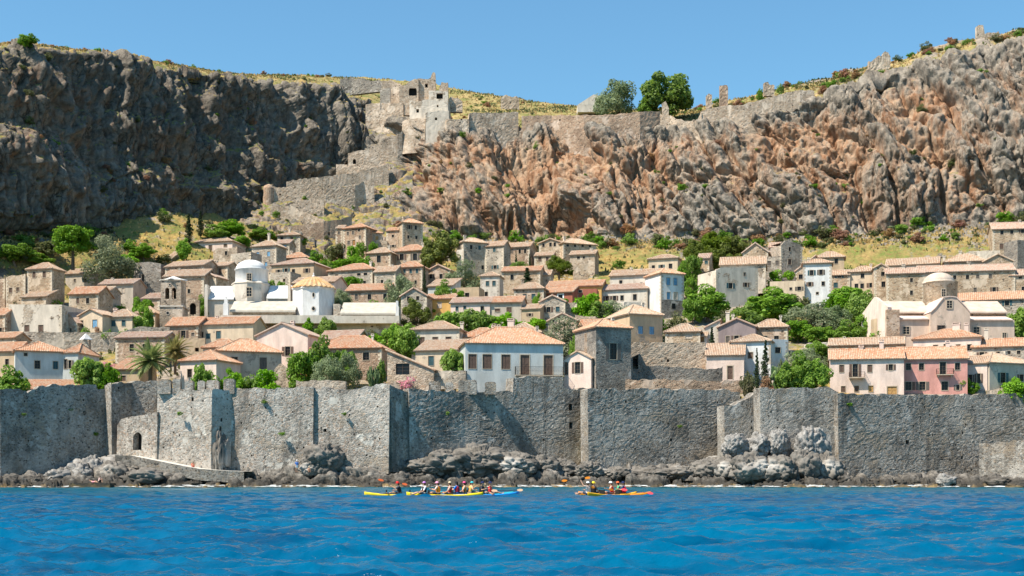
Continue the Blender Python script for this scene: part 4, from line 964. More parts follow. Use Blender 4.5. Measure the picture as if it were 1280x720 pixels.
    if side:                                                                                  # windows on a visible side: (which, y fraction, z centre frac, w, h)
        for (sd_, fy, fz_, ww, hh) in side:
            sgn = -1 if sd_ == 'L' else 1; y_ = dp * fy; zc = ze * fz_
            hold = empty('window', (sgn * (W / 2 + .02), y_, zc), R(-90) if sd_ == 'L' else R(90)); hold.parent = t
            fb = MB(); fb.box(-ww / 2 - .1, ww / 2 + .1, -.02, .02, -hh / 2 - .1, hh / 2 + .1); fr = fb.build('frame', M_FRAME, hold)
            p2 = MB(); p2.box(-ww / 2, ww / 2, -.04, -.018, -hh / 2, hh / 2); p2.build('pane', M_GLASS, hold)
    return t
H_ = house
# ---- upper west, under the dark cliff
H_(A_, 'tan stone house with two high windows and hipped roof under the shaded cliff', 'h', 165, 342, 388, 590, 355, 'st', 'p', [(215, 427, 24, 40, 'b'), (288, 428, 24, 40, 'b')], yaw=-16)
H_(A_, 'low roofless tan stone house overgrown with grass', 'x', 34, 166, 430, 585, None, 'st', None, [(66, 528, 22, 32, 'b'), (115, 522, 20, 24, 'b')], top=[(0, 445), (.3, 430), (.6, 436), (1, 424)])
H_(A_, 'low brick red shed at the edge of the town under the shaded cliff', 'x', -60, 36, 455, 575, None, 'sr', None, [], top=[(0, 450), (.5, 462), (1, 452)])
H_(A_, 'small shed with pale mono pitched roof before the tan two window house', 'm', 130, 302, 570, 610, 535, 'st', 'p', dp=4)
H_(A_, 'grey plastered house with one small dark window below the big olive tree', 'g', 412, 614, 420, 510, 393, 'pg', 'p', [(478, 465, 16, 20, 'g'), (553, 466, 20, 24)])
H_(A_, 'pale grey house with laundry corner and one square black window', 'g', 630, 862, 488, 610, 462, 'pg', 'k', [(732, 527, 26, 26), (795, 530, 20, 30, 'p'), (738, 580, 34, 26, 'g')])
H_(A_, 'brown stone house with bright orange tiles and pale gable edge', 'g', 437, 636, 550, 660, 510, 'st', 'o', [(497, 595, 20, 36, 'b'), (565, 597, 22, 36)], yaw=-12, D=272, dp=6)
H_(A_, 'narrow grey annex wedged beside the bright orange tiled stone house', 'g', 640, 706, 532, 655, 510, 'sg', 'p', [(658, 585, 24, 34, 'g')], D=277)
H_(A_, 'tall windowless old stone house with tall slit openings and flat top', 'x', 853, 1040, 350, 600, None, 'sd', None, [(917, 470, 12, 90, 'd'), (950, 500, 14, 28, 'g')], D=300, top=[(0, 350), (.6, 346), (1, 362)])
H_(A_, 'long tan house behind the tall slit windowed stone house', 'g', 872, 1112, 332, 400, 292, 'st', 'p', [(1080, 347, 20, 20)])
H_(A_, 'lean-to with pinkish tiles at foot of the tall slit windowed house', 'm', 905, 1030, 582, 650, 555, 'sr', 'k', [(935, 620, 20, 24)], D=280, dp=4)
H_(B_p, 'small house with pale roof and one black window beside the cypress pair', 'g', -10, 112, 306, 372, 290, 'st', 'p', [(50, 347, 22, 22)])
H_(B_p, 'pink plastered house with three brown windows beneath the two cypresses', 'h', 200, 472, 216, 345, 188, 'pp', 'p', [(247, 258, 24, 40, 'b'), (323, 258, 24, 40, 'b'), (425, 245, 24, 18, 'b'), (240, 325, 20, 30)], chim=[(290, 165, 3)], D=333)
H_(B_p, 'ruined stone shell below the pink three window house', 'x', 338, 500, 258, 350, None, 'ru', None, [(425, 290, 18, 26)], D=324, top=[(0, 272), (.2, 255), (.6, 262), (1, 250)])
H_(B_p, 'long low stone house roofed in pale tiles, windowless', 'g', 22, 288, 372, 440, 347, 'sr', 'p', D=296)
H_(B_p, 'big brown stone house behind the bell tower with a small square window', 'g', 18, 286, 438, 620, 400, 'sr', 'p', [(187, 535, 18, 28), (60, 520, 14, 20)], D=282, dp=8)
H_(B_p, 'tan house with two tall windows behind the white domed church arm', 'g', 290, 440, 373, 510, 355, 'st', 'p', [(330, 405, 20, 34), (388, 410, 26, 42, 'b')], D=300)
H_(B_p, 'tiny gabled house between the brown stone house and the white church', 'f', 286, 362, 442, 520, 422, 'st', 'k', [(309, 475, 16, 18), (292, 535, 12, 18)], D=284, dp=5)
H_(B_p, 'blank stone block rising straight behind the white dome', 'x', 448, 590, 290, 500, None, 'sg', None, [(510, 362, 14, 32, 'u')], D=312, top=[(0, 292), (1, 286)])
H_(B_p, 'tall stone house with two light blue shuttered windows', 'h', 585, 752, 242, 410, 207, 'sg', 'p', [(626, 297, 22, 32, 'u'), (700, 297, 22, 32, 'u'), (682, 362, 20, 28, 'u')], chim=[(668, 165, 2.6)], D=320)
H_(B_p, 'square stone tower house with chimney under the lowest ramp wall', 'h', 752, 902, 174, 300, 160, 'sg', 'p', [(782, 196, 22, 24), (848, 203, 22, 32, 'b')], chim=[(815, 125, 2.4)], D=352)
H_(B_p, 'little house with one blue window joined before the square tower house', 'g', 742, 832, 228, 320, 208, 'sg', 'k', [(800, 250, 24, 24, 'u')], D=340, dp=5)
H_(B_p, 'low house roofed in vivid orange tiles above the beige four window house', 'h', 788, 940, 318, 360, 290, 'st', 'o', D=326)
H_(B_p, 'beige house with four small black windows in a row', 'h', 708, 995, 360, 470, 335, 'ta', 'k', [(757, 403, 20, 24), (808, 399, 24, 28), (858, 407, 22, 28), (948, 407, 22, 28)], D=305)
H_(B_p, 'flat grey wall house in front of the beige four window house', 'x', 694, 842, 413, 520, None, 'sg', None, [(800, 466, 16, 20)], D=292)
H_(B_p, 'small roof house tucked between the beige house and the tiled cone church', 'g', 845, 1125, 478, 540, 448, 'pp', 'p', D=284, dp=7)
# ---- upper middle
H_(C_p, 'restored stone tower house of three floors with seven pale framed windows', 'h', 145, 297, 126, 255, 107, 'sr', 'o', [(177, 160, 18, 22, 'g'), (212, 158, 18, 22, 'g'), (252, 145, 16, 16), (183, 220, 20, 26, 'g'), (258, 190, 16, 22, 'g')], doors=[(217, 222, 22, 34, 'o')], D=350, yaw='L')
H_(C_p, 'narrow lower wing on the west side of the seven window tower house', 'g', 100, 146, 131, 220, 122, 'sr', 'p', [(122, 160, 14, 20, 'g')], D=352, dp=5)
H_(C_p, 'small stone house with a brown door beside two round bushes', 'h', 298, 397, 157, 245, 140, 'sg', 'o', [(325, 190, 14, 18, 'g')], doors=[(365, 198, 20, 36, 'y')], D=352, yaw='S')
H_(C_p, 'reddish stone house with round topped doorway joined to the square tower', 'g', 425, 532, 144, 260, 128, 'sr', 'o', [(468, 179, 16, 16), (515, 220, 20, 32), (470, 244, 18, 12)], D=352)
H_(C_p, 'tall square stone tower with four black windows', 'h', 532, 658, 93, 262, 72, 'st', 'o', [(575, 124, 15, 28), (615, 124, 15, 28), (569, 188, 15, 22), (619, 188, 15, 22)], D=350, yaw='S')
H_(C_p, 'stone house with a single large black window under the tower', 'h', 298, 455, 287, 390, 256, 'sr', 'p', [(378, 327, 28, 46)], D=332)
H_(C_p, 'wide stone house with two large black windows under the tower', 'h', 453, 674, 274, 390, 240, 'st', 'o', [(524, 313, 30, 40), (612, 317, 30, 44)], D=333)
H_(C_p, 'stone house with three blue grey windows in a row beside a cypress', 'h', 488, 658, 377, 510, 347, 'sr', 'o', [(542, 405, 18, 28, 't'), (583, 407, 18, 28, 't'), (624, 407, 18, 28, 't'), (615, 478, 16, 24, 'd'), (520, 470, 16, 24, 'd')], D=304)
H_(C_p, 'stone house with chimney and low roof left of the three window house', 'g', 348, 486, 408, 510, 372, 'sg', 'p', [(398, 475, 18, 28), (447, 470, 14, 18)], chim=[(437, 368, 2.6)], D=300)
H_(C_p, 'wide stone house with hipped orange roof and a tall door window', 'h', 45, 342, 398, 505, 362, 'sg', 'o', [(102, 440, 24, 38, 'g'), (252, 430, 26, 14), (296, 430, 26, 14), (290, 482, 20, 20)], D=304)
H_(C_p, 'brown gabled stone house with two arched dark windows', 'f', 684, 836, 400, 490, 364, 'sr', 'k', [(712, 437, 22, 30), (778, 440, 22, 32)], D=308)
H_(C_p, 'orange tiled lean-to beside a pale blue wall', 'm', 692, 852, 500, 560, 475, 'pb', 'p', [], D=286, dp=5)
H_(C_p, 'long brown house with orange roof and three windows above the white terrace', 'g', 165, 438, 528, 615, 492, 'sr', 'o', [(232, 570, 22, 34, 'g'), (318, 572, 24, 34), (420, 572, 24, 34)], chim=[(388, 478, 3)], D=277, yaw=-12)
H_(C_p, 'dark gabled stone house beside the ochre house', 'f', 520, 686, 562, 670, 512, 'sg', 'k', [(568, 582, 20, 30, 'd'), (628, 580, 20, 26)], D=268, dp=7)
H_(C_p, 'ochre yellow house with a pale door', 'g', 680, 862, 582, 670, 556, 'oc', 'o', [(768, 624, 26, 36, 'p')], D=272, dp=6)
H_(C_p, 'tall grey stone house with four dark windows behind the round olive', 'h', 922, 1072, 218, 400, 195, 'sg', 'p', [(972, 253, 18, 28), (1025, 253, 18, 28, 't'), (977, 350, 18, 22), (1045, 378, 18, 26)], D=328, yaw='S')
H_(C_p, 'thin pale slab standing for the sunlit west side of the tall grey house', 'x', 878, 924, 268, 380, None, 'wo', None, [], D=327, yaw='L', dp=4)  # lit side of the grey house, its brightness put into the whitewash colour
H_(D_p, 'grey stone house with two windows next to the tall grey house', 'g', 30, 152, 244, 400, 215, 'sg', 'p', [(92, 270, 20, 26, 't'), (97, 380, 22, 24)], D=328)
H_(D_p, 'long stone house with three dark windows behind small cypresses', 'g', 150, 318, 250, 370, 226, 'sr', 'p', [(196, 276, 16, 30), (255, 280, 16, 28), (290, 280, 16, 28)], D=333)
H_(D_p, 'ruined mansion front with triple windows under the rocky slope', 'f', 380, 522, 222, 310, 196, 'st', 'p', [(408, 237, 16, 24), (453, 235, 16, 26), (480, 235, 16, 26)], D=346, dp=7)
H_(D_p, 'stone mansion with a row of four tiny windows under the eaves', 'h', 534, 748, 228, 320, 200, 'st', 'p', [(562, 246, 18, 12), (610, 245, 18, 12), (660, 242, 18, 12), (708, 240, 18, 12)], D=345, yaw='S')
H_(D_p, 'small stone house of two windows beside the leafy pine', 'g', 350, 466, 306, 395, 288, 'st', 'p', [(385, 328, 22, 30, 'b'), (432, 328, 18, 26, 'b')], D=330)
H_(D_p, 'stone house below the mansion with terraced front and small windows', 'g', 578, 736, 297, 420, 277, 'ru', 'p', [(633, 318, 20, 16), (667, 318, 16, 16), (640, 378, 30, 16)], D=330)
H_(D_p, 'wide beige house with a single window behind the dark conifer', 'g', 140, 386, 404, 535, 380, 'st', 'o', [(206, 443, 22, 34)], D=303)
H_(D_p, 'tiny grey outhouse next to the leafy pine', 'g', 392, 452, 430, 490, 402, 'sg', 'p', D=306, dp=4)
H_(D_p, 'whitish gabled house with two dark blue windows beside the olive', 'h', 2, 126, 436, 575, 412, 'wo', 'p', [(48, 485, 22, 32, 't'), (90, 485, 22, 32, 't'), (40, 552, 20, 28)], D=290)
H_(C_p, 'flat roofed tan house with one window below the round olive', 'x', 868, 1022, 510, 585, None, 'ta', None, [(945, 560, 28, 30)], D=283)
H_(C_p, 'long pink house with three windows above the bright green fig trees', 'g', 838, 1092, 607, 690, 578, 'pp', 'k', [(880, 645, 18, 28, 't'), (930, 640, 18, 22, 't'), (1043, 650, 22, 34)], D=264, dp=6)
H_(D_p, 'cream house with two brown openings and orange eave above the fig trees', 'g', 55, 266, 605, 700, 573, 'pg', 'o', [(112, 655, 34, 20, 'b'), (187, 655, 34, 34, 'b')], D=263, dp=6)
H_(D_p, 'grey stone house with hipped roof and two teal shuttered windows', 'h', 220, 408, 516, 620, 475, 'sr', 'p', [(287, 570, 26, 36, 't'), (343, 570, 26, 36, 't')], D=276)
H_(D_p, 'dark red house with one white framed window', 'g', 402, 592, 541, 620, 512, 're', 'o', [(517, 574, 30, 32, 'w')], D=277, dp=6)
H_(D_p, 'dark red flat roofed house with railing, taller of the two red ones', 'x', 588, 750, 520, 620, None, 're', None, [(608, 578, 28, 30, 'w'), (645, 534, 22, 16)], D=279)
H_(D_p, 'long ochre yellow house with red tiles behind the dark red pair', 'g', 430, 778, 502, 600, 478, 'oc', 'o', D=286, dp=8)
H_(D_p, 'grey gabled house with two dark windows before the dark red pair', 'f', 384, 546, 600, 700, 560, 'sg', 'k', [(441, 652, 26, 34, 'd'), (499, 652, 26, 34, 't')], D=262)
H_(D_p, 'flat grey wing attached to the grey gabled house', 'x', 546, 622, 608, 700, None, 'sg', None, D=263, dp=5)
H_(D_p, 'low tan shed with pale tiles beside the grey gabled house', 'g', 268, 386, 647, 710, 622, 'ta', 'p', [(320, 686, 20, 20)], D=261, dp=5)
H_(D_p, 'cream upper house with chimney and two dark windows above the row house', 'g', 838, 1092, 432, 520, 400, 'wo', 'p', [(906, 478, 20, 32), (1006, 458, 24, 36)], chim=[(955, 385, 2.5)], D=300)
H_(D_p, 'pale row house with four windows above a white terrace wall', 'g', 780, 1070, 522, 640, 497, 'wo', 'k', [(820, 577, 24, 32), (866, 577, 22, 32), (913, 577, 22, 32), (993, 576, 24, 38)], D=284)
# ---- upper east
H_(E_p, 'cream house with three square windows and hipped roof below the slope', 'h', 58, 238, 323, 410, 303, 'pc', 'p', [(88, 377, 20, 24), (139, 376, 18, 24), (194, 375, 22, 30)], D=316)
H_(E_p, 'weathered cream house adjoining the white house with blue shutters', 'g', -40, 134, 425, 635, 397, 'wo', 'p', [(90, 523, 20, 36), (92, 578, 22, 10), (20, 500, 18, 30, 'g')], D=289)
wb = H_(E_p, 'tall white house with pairs of light blue shutters on a stone plinth', 'h', 132, 286, 419, 660, 400, 'wh', 'o', [(180, 473, 26, 46, 'u'), (228, 472, 26, 46, 'u'), (182, 565, 26, 46, 'u'), (230, 563, 28, 44, 'p')], D=279, yaw='S', dp=7)
mb = MB()
Wp = (286 - 132) / 5.141 / F * 279 / math.cos(R(15)); zt = P(0, E_p.y(592), 279)[2] - wb.location.z
mb.box(-Wp / 2 - .06, Wp / 2 + .06, -.08, 7.05, -3.5, zt); mb.cm = 1; mb.box(-.2, .6, -.1, -.078, .4, 1.5); mb.build('stone_plinth', [WALL['sd'], M_GLASS], wb)
H_(E_p, 'slim grey house with one teal window below the umbrella pines', 'g', 370, 442, 322, 415, 297, 'st', 'k', [(425, 350, 22, 22, 't')], D=314)
H_(E_p, 'little pale tower corner behind the umbrella pine foot', 'x', 285, 345, 280, 350, None, 'sp', None, [(316, 312, 14, 24)], D=330)
H_(E_p, 'large roofless ruin with patchy white plaster and a dark doorway', 'x', 480, 768, 386, 560, None, 'sp', None, [(580, 502, 28, 36), (685, 490, 20, 28), (676, 422, 18, 22, 'g')], D=290, yaw='S', top=[(0, 408), (.1, 392), (.5, 384), (.9, 376), (1, 380)])
H_(E_p, 'broad house with pale lean roof directly behind the large plaster ruin', 'g', 520, 802, 362, 450, 318, 'sp', 'p', [(702, 356, 16, 12)], D=299, chim=[(530, 330, 3)], dp=9)
H_(E_p, 'brown gabled stone house without windows beside the umbrella pines', 'f', 664, 818, 282, 360, 224, 'st', 'k', D=318, dp=8)
H_(E_p, 'flat topped stone house with two pale windows near the tall ruin', 'x', 800, 906, 312, 400, None, 'sg', None, [(832, 355, 22, 30, 'g'), (880, 353, 22, 30, 'g')], D=312)
H_(E_p, 'tall ruined stone gable with two big openings below the cliff', 'x', 900, 1048, 215, 400, None, 'sg', None, [(961, 265, 18, 26), (961, 347, 26, 36, 'b')], D=322, top=[(0, 245), (.2, 212), (.4, 208), (.7, 222), (1, 240)], yaw='S')
H_(E_p, 'small pinkish roofed house behind the tall ruined gable', 'g', 832, 906, 252, 330, 218, 'pp', 'k', [(890, 274, 14, 16)], D=326)
H_(E_p, 'low flat cream house below the clipped hedge', 'x', 838, 1052, 470, 560, None, 'pc', None, [(882, 525, 12, 10), (968, 520, 12, 10), (1020, 520, 24, 26)], D=290)
H_(E_p, 'collapsed tiled vault house beside the clipped hedge', 'l', 1004, 1122, 400, 470, 310, 'st', 'k', [(1035, 440, 26, 30)], D=300, dp=6)
H_(F_p, 'white house with five small dark windows and squared stone corners', 'h', 20, 178, 313, 530, 295, 'wh', 'p', [(68, 369, 20, 30), (119, 368, 20, 30), (58, 434, 18, 24), (131, 433, 18, 24), (99, 487, 14, 14)], D=290, yaw=-12)
H_(F_p, 'tan house with one window behind the white five window house', 'h', 94, 248, 279, 370, 250, 'ta', 'p', [(205, 305, 20, 30)], D=312)
H_(F_p, 'low house with a pale roof wedged beside the white five window house', 'g', 178, 282, 382, 470, 358, 'st', 'p', [(225, 392, 22, 12), (205, 440, 24, 30, 't')], D=297, dp=5)
H_(F_p, 'cream house with one upper and three lower windows', 'h', 286, 428, 361, 480, 335, 'pc', 'p', [(357, 387, 20, 26), (325, 445, 20, 28), (355, 445, 20, 28), (405, 443, 26, 26)], D=296)
H_(F_p, 'tall narrow stone house with pointed gable and two windows', 'f', 425, 502, 340, 520, 318, 'st', 'p', [(473, 377, 20, 24), (476, 436, 22, 32)], D=290)
H_(F_p, 'broad tan stone house with a pale west corner behind the big dome', 'g', 500, 705, 372, 535, 345, 'st', 'k', [(635, 413, 16, 24), (635, 485, 16, 26)], chim=[(597, 325, 3.4)], D=286, yaw=-12)
H_(F_p, 'white walled house with pale roof above the broad tan stone house', 'g', 505, 778, 322, 400, 290, 'wo', 'p', D=306, dp=8)
H_(F_p, 'very long stone house with seven small windows behind the big dome', 'g', 700, 1212, 360, 520, 332, 'st', 'k', [(888, 395, 18, 24), (957, 395, 18, 24), (1012, 393, 18, 22, 'g'), (1080, 393, 18, 22, 'g'), (998, 470, 18, 28, 'g'), (1100, 470, 20, 28), (840, 470, 16, 24)], chim=[(980, 308, 3.2)], D=290, dp=9)
H_(F_p, 'hip roofed stone house with twin chimneys above the very long house', 'h', 834, 1052, 302, 380, 265, 'st', 'p', chim=[(923, 245, 3.2), (838, 268, 3)], D=310)
H_(F_p, 'wide gabled stone house with one small window beside a round stub tower', 'f', 1054, 1208, 302, 380, 262, 'st', 'p', [(1165, 343, 16, 22)], D=308)
H_(F_p, 'high stone house with five windows at the top of the yellow field', 'g', 1108, 1310, 117, 260, 85, 'st', 'k', [(1157, 138, 18, 24), (1210, 137, 18, 22), (1268, 133, 18, 24), (1155, 217, 22, 32, 'b'), (1206, 210, 18, 24, 'b')], D=338)
H_(F_p, 'dark square stone tower below the high five window house', 'x', 1236, 1330, 185, 350, None, 'sd', None, D=322, yaw='S')
H_(F_p, 'stone house with tall black doorways east of the very long house', 'g', 1205, 1340, 382, 510, 350, 'st', 'k', [(1260, 398, 18, 14), (1222, 467, 22, 36), (1276, 467, 20, 36)], D=288)
H_(F_p, 'very low house with a long orange roof and arched opening behind the domed church', 'm', 896, 1320, 523, 620, 497, 'sg', 'o', [(1175, 546, 24, 30)], D=262, dp=5)
# ---- lower west
H_(G_p, 'big grey house with patchy plaster, white roof tip and two brown shutters', 'x', 42, 410, 112, 290, None, 'sp', None, [(168, 258, 34, 42, 'b'), (265, 260, 34, 42, 'b')], yaw=-12, D=250, dp=11, top=[(0, 100), (1, 112)])
H_(G_p, 'orange roofed house edge at frame side of the big grey house', 'g', -120, 40, 175, 285, 135, 'sr', 'o', [(10, 270, 20, 26)], D=250)
H_(G_p, 'pinkish lean-to wall falling away from the big grey house', 'r', 408, 500, 220, 285, 130, 'sr', 'k', [(437, 270, 10, 24), (452, 270, 10, 24)], D=251, dp=9)
H_(G_p, 'cream gabled cottage with one blue shuttered window', 'f', 498, 668, 172, 285, 133, 'pc', 'p', [(518, 228, 16, 46), (613, 230, 36, 50, 'u')], D=251)
H_(G_p, 'cream cottage with pale hipped roof and two teal windows', 'h', 670, 856, 181, 285, 142, 'pc', 'p', [(726, 226, 30, 40, 't'), (797, 227, 28, 38, 't')], chim=[(700, 132, 4)], D=252)
H_(G_p, 'small pale cottage behind the creeper clad bush near the bell tower', 'h', 862, 1000, 160, 270, 120, 'pc', 'p', [(975, 215, 22, 30)], D=258)
H_(G_p, 'pinkish house with two dark windows above the first palm', 'g', 735, 1062, 316, 470, 287, 'sr', 'k', [(844, 382, 30, 46), (930, 372, 26, 26)], D=236, dp=6)
H_(G_p, 'tan low house with one window beside the pale blue house', 'g', -110, 120, 402, 560, 355, 'ta', 'o', [(50, 480, 28, 46)], D=224)
H_(G_p, 'pale blue plastered house with orange roof and three windows', 'h', 118, 398, 402, 605, 350, 'pb', 'o', [(242, 493, 34, 52, 'd'), (345, 493, 30, 50, 't'), (177, 430, 16, 20)], D=221, yaw='S', dp=8)
H_(G_p, 'narrow end house with two tall slit windows beside the pale blue house', 'h', 400, 505, 414, 605, 363, 'pb', 'o', [(420, 488, 22, 62), (450, 490, 16, 52)], D=222, dp=7)
H_(G_p, 'house with orange roof under the long grey terrace wall', 'g', -60, 100, 320, 400, 290, 'sr', 'o', D=241)
tt = empty('lantern_turret', P(G_p.x(552), G_p.y(420), 240)); tag(tt, 'little square turret with a white pyramid cap against the grey terrace wall', 'turret')
mb = MB(); mb.box(-.7, .7, -.7, .7, -2, 2.4); mb.build('wall', WALL['sg'], tt)
mb = MB(); mb.lathe([(1.15, 2.35), (1.1, 2.5), (.1, 3.5)], 4); mb.build('cap', WALL['wh'], tt)
H_(G_p, 'low building with orange tiles just behind the town wall crest', 'm', 105, 520, 652, 690, 606, 'sg', 'o', D=211, dp=5.5, yaw=2)
H_(G_p, 'tiled house with small arched door beside the first palm trunk', 'm', 700, 905, 520, 610, 462, 'ta', 'o', doors=[(793, 580, 34, 36, 'b')], D=220, dp=6)
H_(I_p, 'stone front house with vivid orange roof and one dark window by the bell tower', 'g', 36, 248, 238, 340, 192, 'sr', 'o', [(150, 297, 32, 48), (215, 300, 22, 22, 'g')], D=252, dp=6, yaw=-12)
H_(I_p, 'long cream house with blue grey windows continuing the vivid orange roof', 'g', 248, 606, 230, 350, 192, 'pc', 'o', [(262, 297, 14, 38), (303, 306, 32, 34, 't'), (373, 300, 32, 50, 't')], D=252, dp=6, yaw=-12)
H_(I_p, 'pale pink house with a low gable of old pale tiles and one tall dark window', 'f', 612, 956, 300, 480, 224, 'pp', 'k', [(822, 407, 36, 60)], chim=[(772, 215, 4)], D=232, dp=9)
H_(I_p, 'grey house with orange hipped roof between the small pink house and the pale gable', 'h', 270, 482, 376, 480, 325, 'pg', 'o', [(315, 425, 26, 22)], D=232)
H_(I_p, 'grey rendered cottage with wide orange hipped roof and dark stone patches', 'h', 382, 768, 404, 560, 332, 'pg', 'o', [(486, 482, 42, 72), (657, 482, 46, 76, 'g')], D=224, yaw='S', dp=9)
H_(I_p, 'small pink house with orange hipped roof behind the merlons', 'h', 118, 372, 462, 590, 403, 'pp', 'o', [(185, 545, 34, 52)], D=217, dp=7)
H_(J_p, 'long barn with corrugated rows of orange tiles above the grey olive', 'h', -60, 398, 382, 480, 312, 'sr', 'o', [(298, 440, 42, 50)], D=228, dp=8)
H_(J_p, 'old tiled house with weathered pale ridge behind the long orange barn', 'g', -10, 240, 322, 400, 278, 'sr', 'k', D=240)
H_(J_p, 'stone barn with a steep sloping top and wide dark arch', 'r', 430, 732, 525, 610, 398, 'ru', 'p', [(530, 520, 90, 72, 'n')], D=215, dp=6)
# ---- lower middle
H_(J_p, 'stone house with three brown windows above the yellow green shrub', 'h', 586, 896, 263, 410, 218, 'sp', 'p', [(653, 340, 36, 52, 'b'), (740, 331, 36, 32, 'b'), (826, 331, 36, 32, 'b')], chim=[(884, 225, 4)], D=237, dp=7)
H_(J_p, 'lower cream wing with corrugated tiles and one teal window', 'm', 610, 938, 397, 540, 346, 'pc', 'p', [(713, 467, 38, 62, 't')], D=224, dp=6)
H_(J_p, 'orange roofed house tucked behind the ridge of the front house', 'h', 905, 1130, 308, 380, 260, 'sp', 'o', chim=[(1088, 236, 4)], D=238)
H_(K_p, 'large pale blue grey front house with brown shutters and iron balcony on the town wall', 'h', -93, 536, 352, 670, 256, 'pb', 'o', [(-70 + 117, 475, 58, 92, 'b'), (166, 475, 56, 92, 'b'), (-82 + 35, 475, 52, 92, 'b'), (-62, 462, 1, 1)][:3] , doors=[(289, 495, 58, 130, 'b'), (440, 495, 58, 130, 'b')], balc=[(225, 534, 506, 560)], D=216, dp=11, yaw=8, chim=[])
H_(K_p, 'old pale roofed house peeping over the ridge of the large front house', 'h', 130, 390, 285, 380, 226, 'pp', 'p', chim=[(60, 240, 3.6), (95, 236, 3.2), (175, 200, 8)], D=234, dp=7)
H_(K_p, 'little cream gabled house with one open window between front house and tower', 'f', 541, 712, 452, 640, 404, 'pp', 'p', [(627, 512, 36, 72), (549, 515, 18, 80, 'b')], D=217, dp=7, yaw='L')
tw = H_(K_p, 'dark square stone tower house with one tall window and sunlit white west wall', 'h', 743, 975, 250, 630, 203, 'sd', 'o', [(857, 407, 50, 104, 'd')], D=217, dp=8, yaw='S')
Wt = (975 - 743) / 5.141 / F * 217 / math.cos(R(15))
mb = MB(); zt = P(0, K_p.y(250), 217)[2] - tw.location.z; mb.box(-Wt / 2 - .05, -Wt / 2 - .003, .02, 7.98, -3.4, zt - .05); mb.build('sunlit_side_panel', WALL['wh'], tw)  # white panel puts the sunlight on the west side into the colour
rwall('garden_wall', 'narrow stone pier wall beside the sunlit white side of the dark tower', 'wall', [(731, 416, 490, 219), (737, 414, 490, 219)], 6.0, WALL['sr'], jag=.2, seed=90)
H_(K_p, 'ruined barrel vault with pale ridge above the grey olive', 'f', 440, 620, 205, 260, 160, 'ru', 'k', [(470, 215, 14, 20)], D=250, dp=8)
H_(K_p, 'low domed stone shed joined to the ruined barrel vault', 'x', 612, 742, 186, 250, None, 'ru', None, D=251, dp=6, top=[(0, 172), (.3, 178), (.8, 186), (1, 184)])
H_(K_p, 'tiled annex sloping behind the dark square tower', 'g', 640, 775, 242, 330, 207, 'st', 'o', D=236)
H_(K_p, 'wide beige house with two blue shuttered windows and sunlit west gable', 'h', 958, 1178, 166, 340, 110, 'ta', 'p', [(1030, 272, 34, 50, 'u'), (1105, 272, 34, 50, 'u')], D=246, yaw='S', dp=10)
H_(L_p, 'small hip roofed hut beside the tall roofless wall', 'h', 166, 382, 277, 355, 235, 'st', 'p', [(313, 312, 44, 26, 'p')], D=240, dp=5)
H_(L_p, 'tiny annex with a brown door next to the hip roofed hut', 'g', 380, 428, 308, 350, 293, 'pp', 'p', doors=[(397, 330, 30, 36, 'o')], D=240, dp=4)
H_(L_p, 'dark lilac gabled house with two pale framed windows', 'f', 508, 736, 246, 385, 194, 'li', 'k', [(566, 330, 26, 44, 'g'), (620, 318, 30, 26)], chim=[(550, 150, 4.5), (582, 172, 3)], D=240, dp=8)
H_(L_p, 'pale flank house joined west of the dark lilac gable', 'l', 420, 512, 250, 370, 205, 'wo', 'k', D=242, dp=7)
H_(L_p, 'rosy stone house with pale hip roof and two windows', 'h', 734, 942, 247, 365, 195, 'sr', 'p', [(805, 320, 32, 28, 'g'), (875, 322, 30, 28)], D=243)
H_(L_p, 'white cottage with pale hipped roof behind two cypresses', 'h', 592, 832, 341, 480, 303, 'wh', 'p', [(608, 380, 18, 26), (710, 432, 30, 38, 'b')], D=229, dp=6)
H_(L_p, 'flat white annex with a small awning beside the white cottage', 'x', 828, 958, 330, 465, None, 'wh', None, [(885, 400, 40, 36)], D=231, dp=6, yaw='S')
H_(L_p, 'cream house with pale lean roof and a dark door behind the parapet', 'm', 430, 664, 430, 590, 372, 'pp', 'p', doors=[(578, 545, 34, 86, 'b')], D=224, dp=7)
# ---- lower east
H_(M_p, 'pale pink house with iron balcony and round topped brown door on the town wall', 'g', 183, 582, 403, 625, 350, 'pp', 'o', [(245, 458, 26, 42, 'b'), (398, 460, 26, 42, 'b'), (511, 455, 24, 34, 'd'), (254, 576, 24, 34, 'b'), (326, 576, 24, 34, 'b'), (404, 577, 26, 36, 'y'), (319, 470, 30, 74, 'd')], doors=[(518, 587, 52, 44, 'y')], balc=[(285, 370, 480, 512)], chim=[(358, 330, 5), (468, 302, 5)], D=219, yaw=-12, dp=9)
H_(M_p, 'deep pink house with cream framed windows and small balcony on the town wall', 'g', 582, 944, 402, 625, 340, 'pk', 'o', [(628, 447, 28, 38), (698, 448, 28, 38), (891, 450, 28, 40), (628, 558, 34, 48), (703, 558, 34, 48), (823, 560, 36, 50), (813, 460, 34, 72), (893, 570, 18, 30)], balc=[(778, 868, 464, 496)], chim=[(852, 306, 4.5)], D=219.3, yaw=-12, dp=9)
H_(M_p, 'old stone house with pale roof peeping above the pale pink balcony house', 'g', 180, 578, 322, 420, 288, 'st', 'p', [(300, 370, 20, 20)], D=233, dp=7)
H_(M_p, 'rose plastered house with four small windows and round chimney pots', 'h', 668, 1006, 284, 420, 240, 'pp', 'o', [(782, 337, 26, 28), (833, 330, 22, 16), (895, 341, 24, 32), (951, 345, 24, 36)], chim=[(872, 205, 9), (922, 208, 5)], D=236, dp=9, yaw='L')
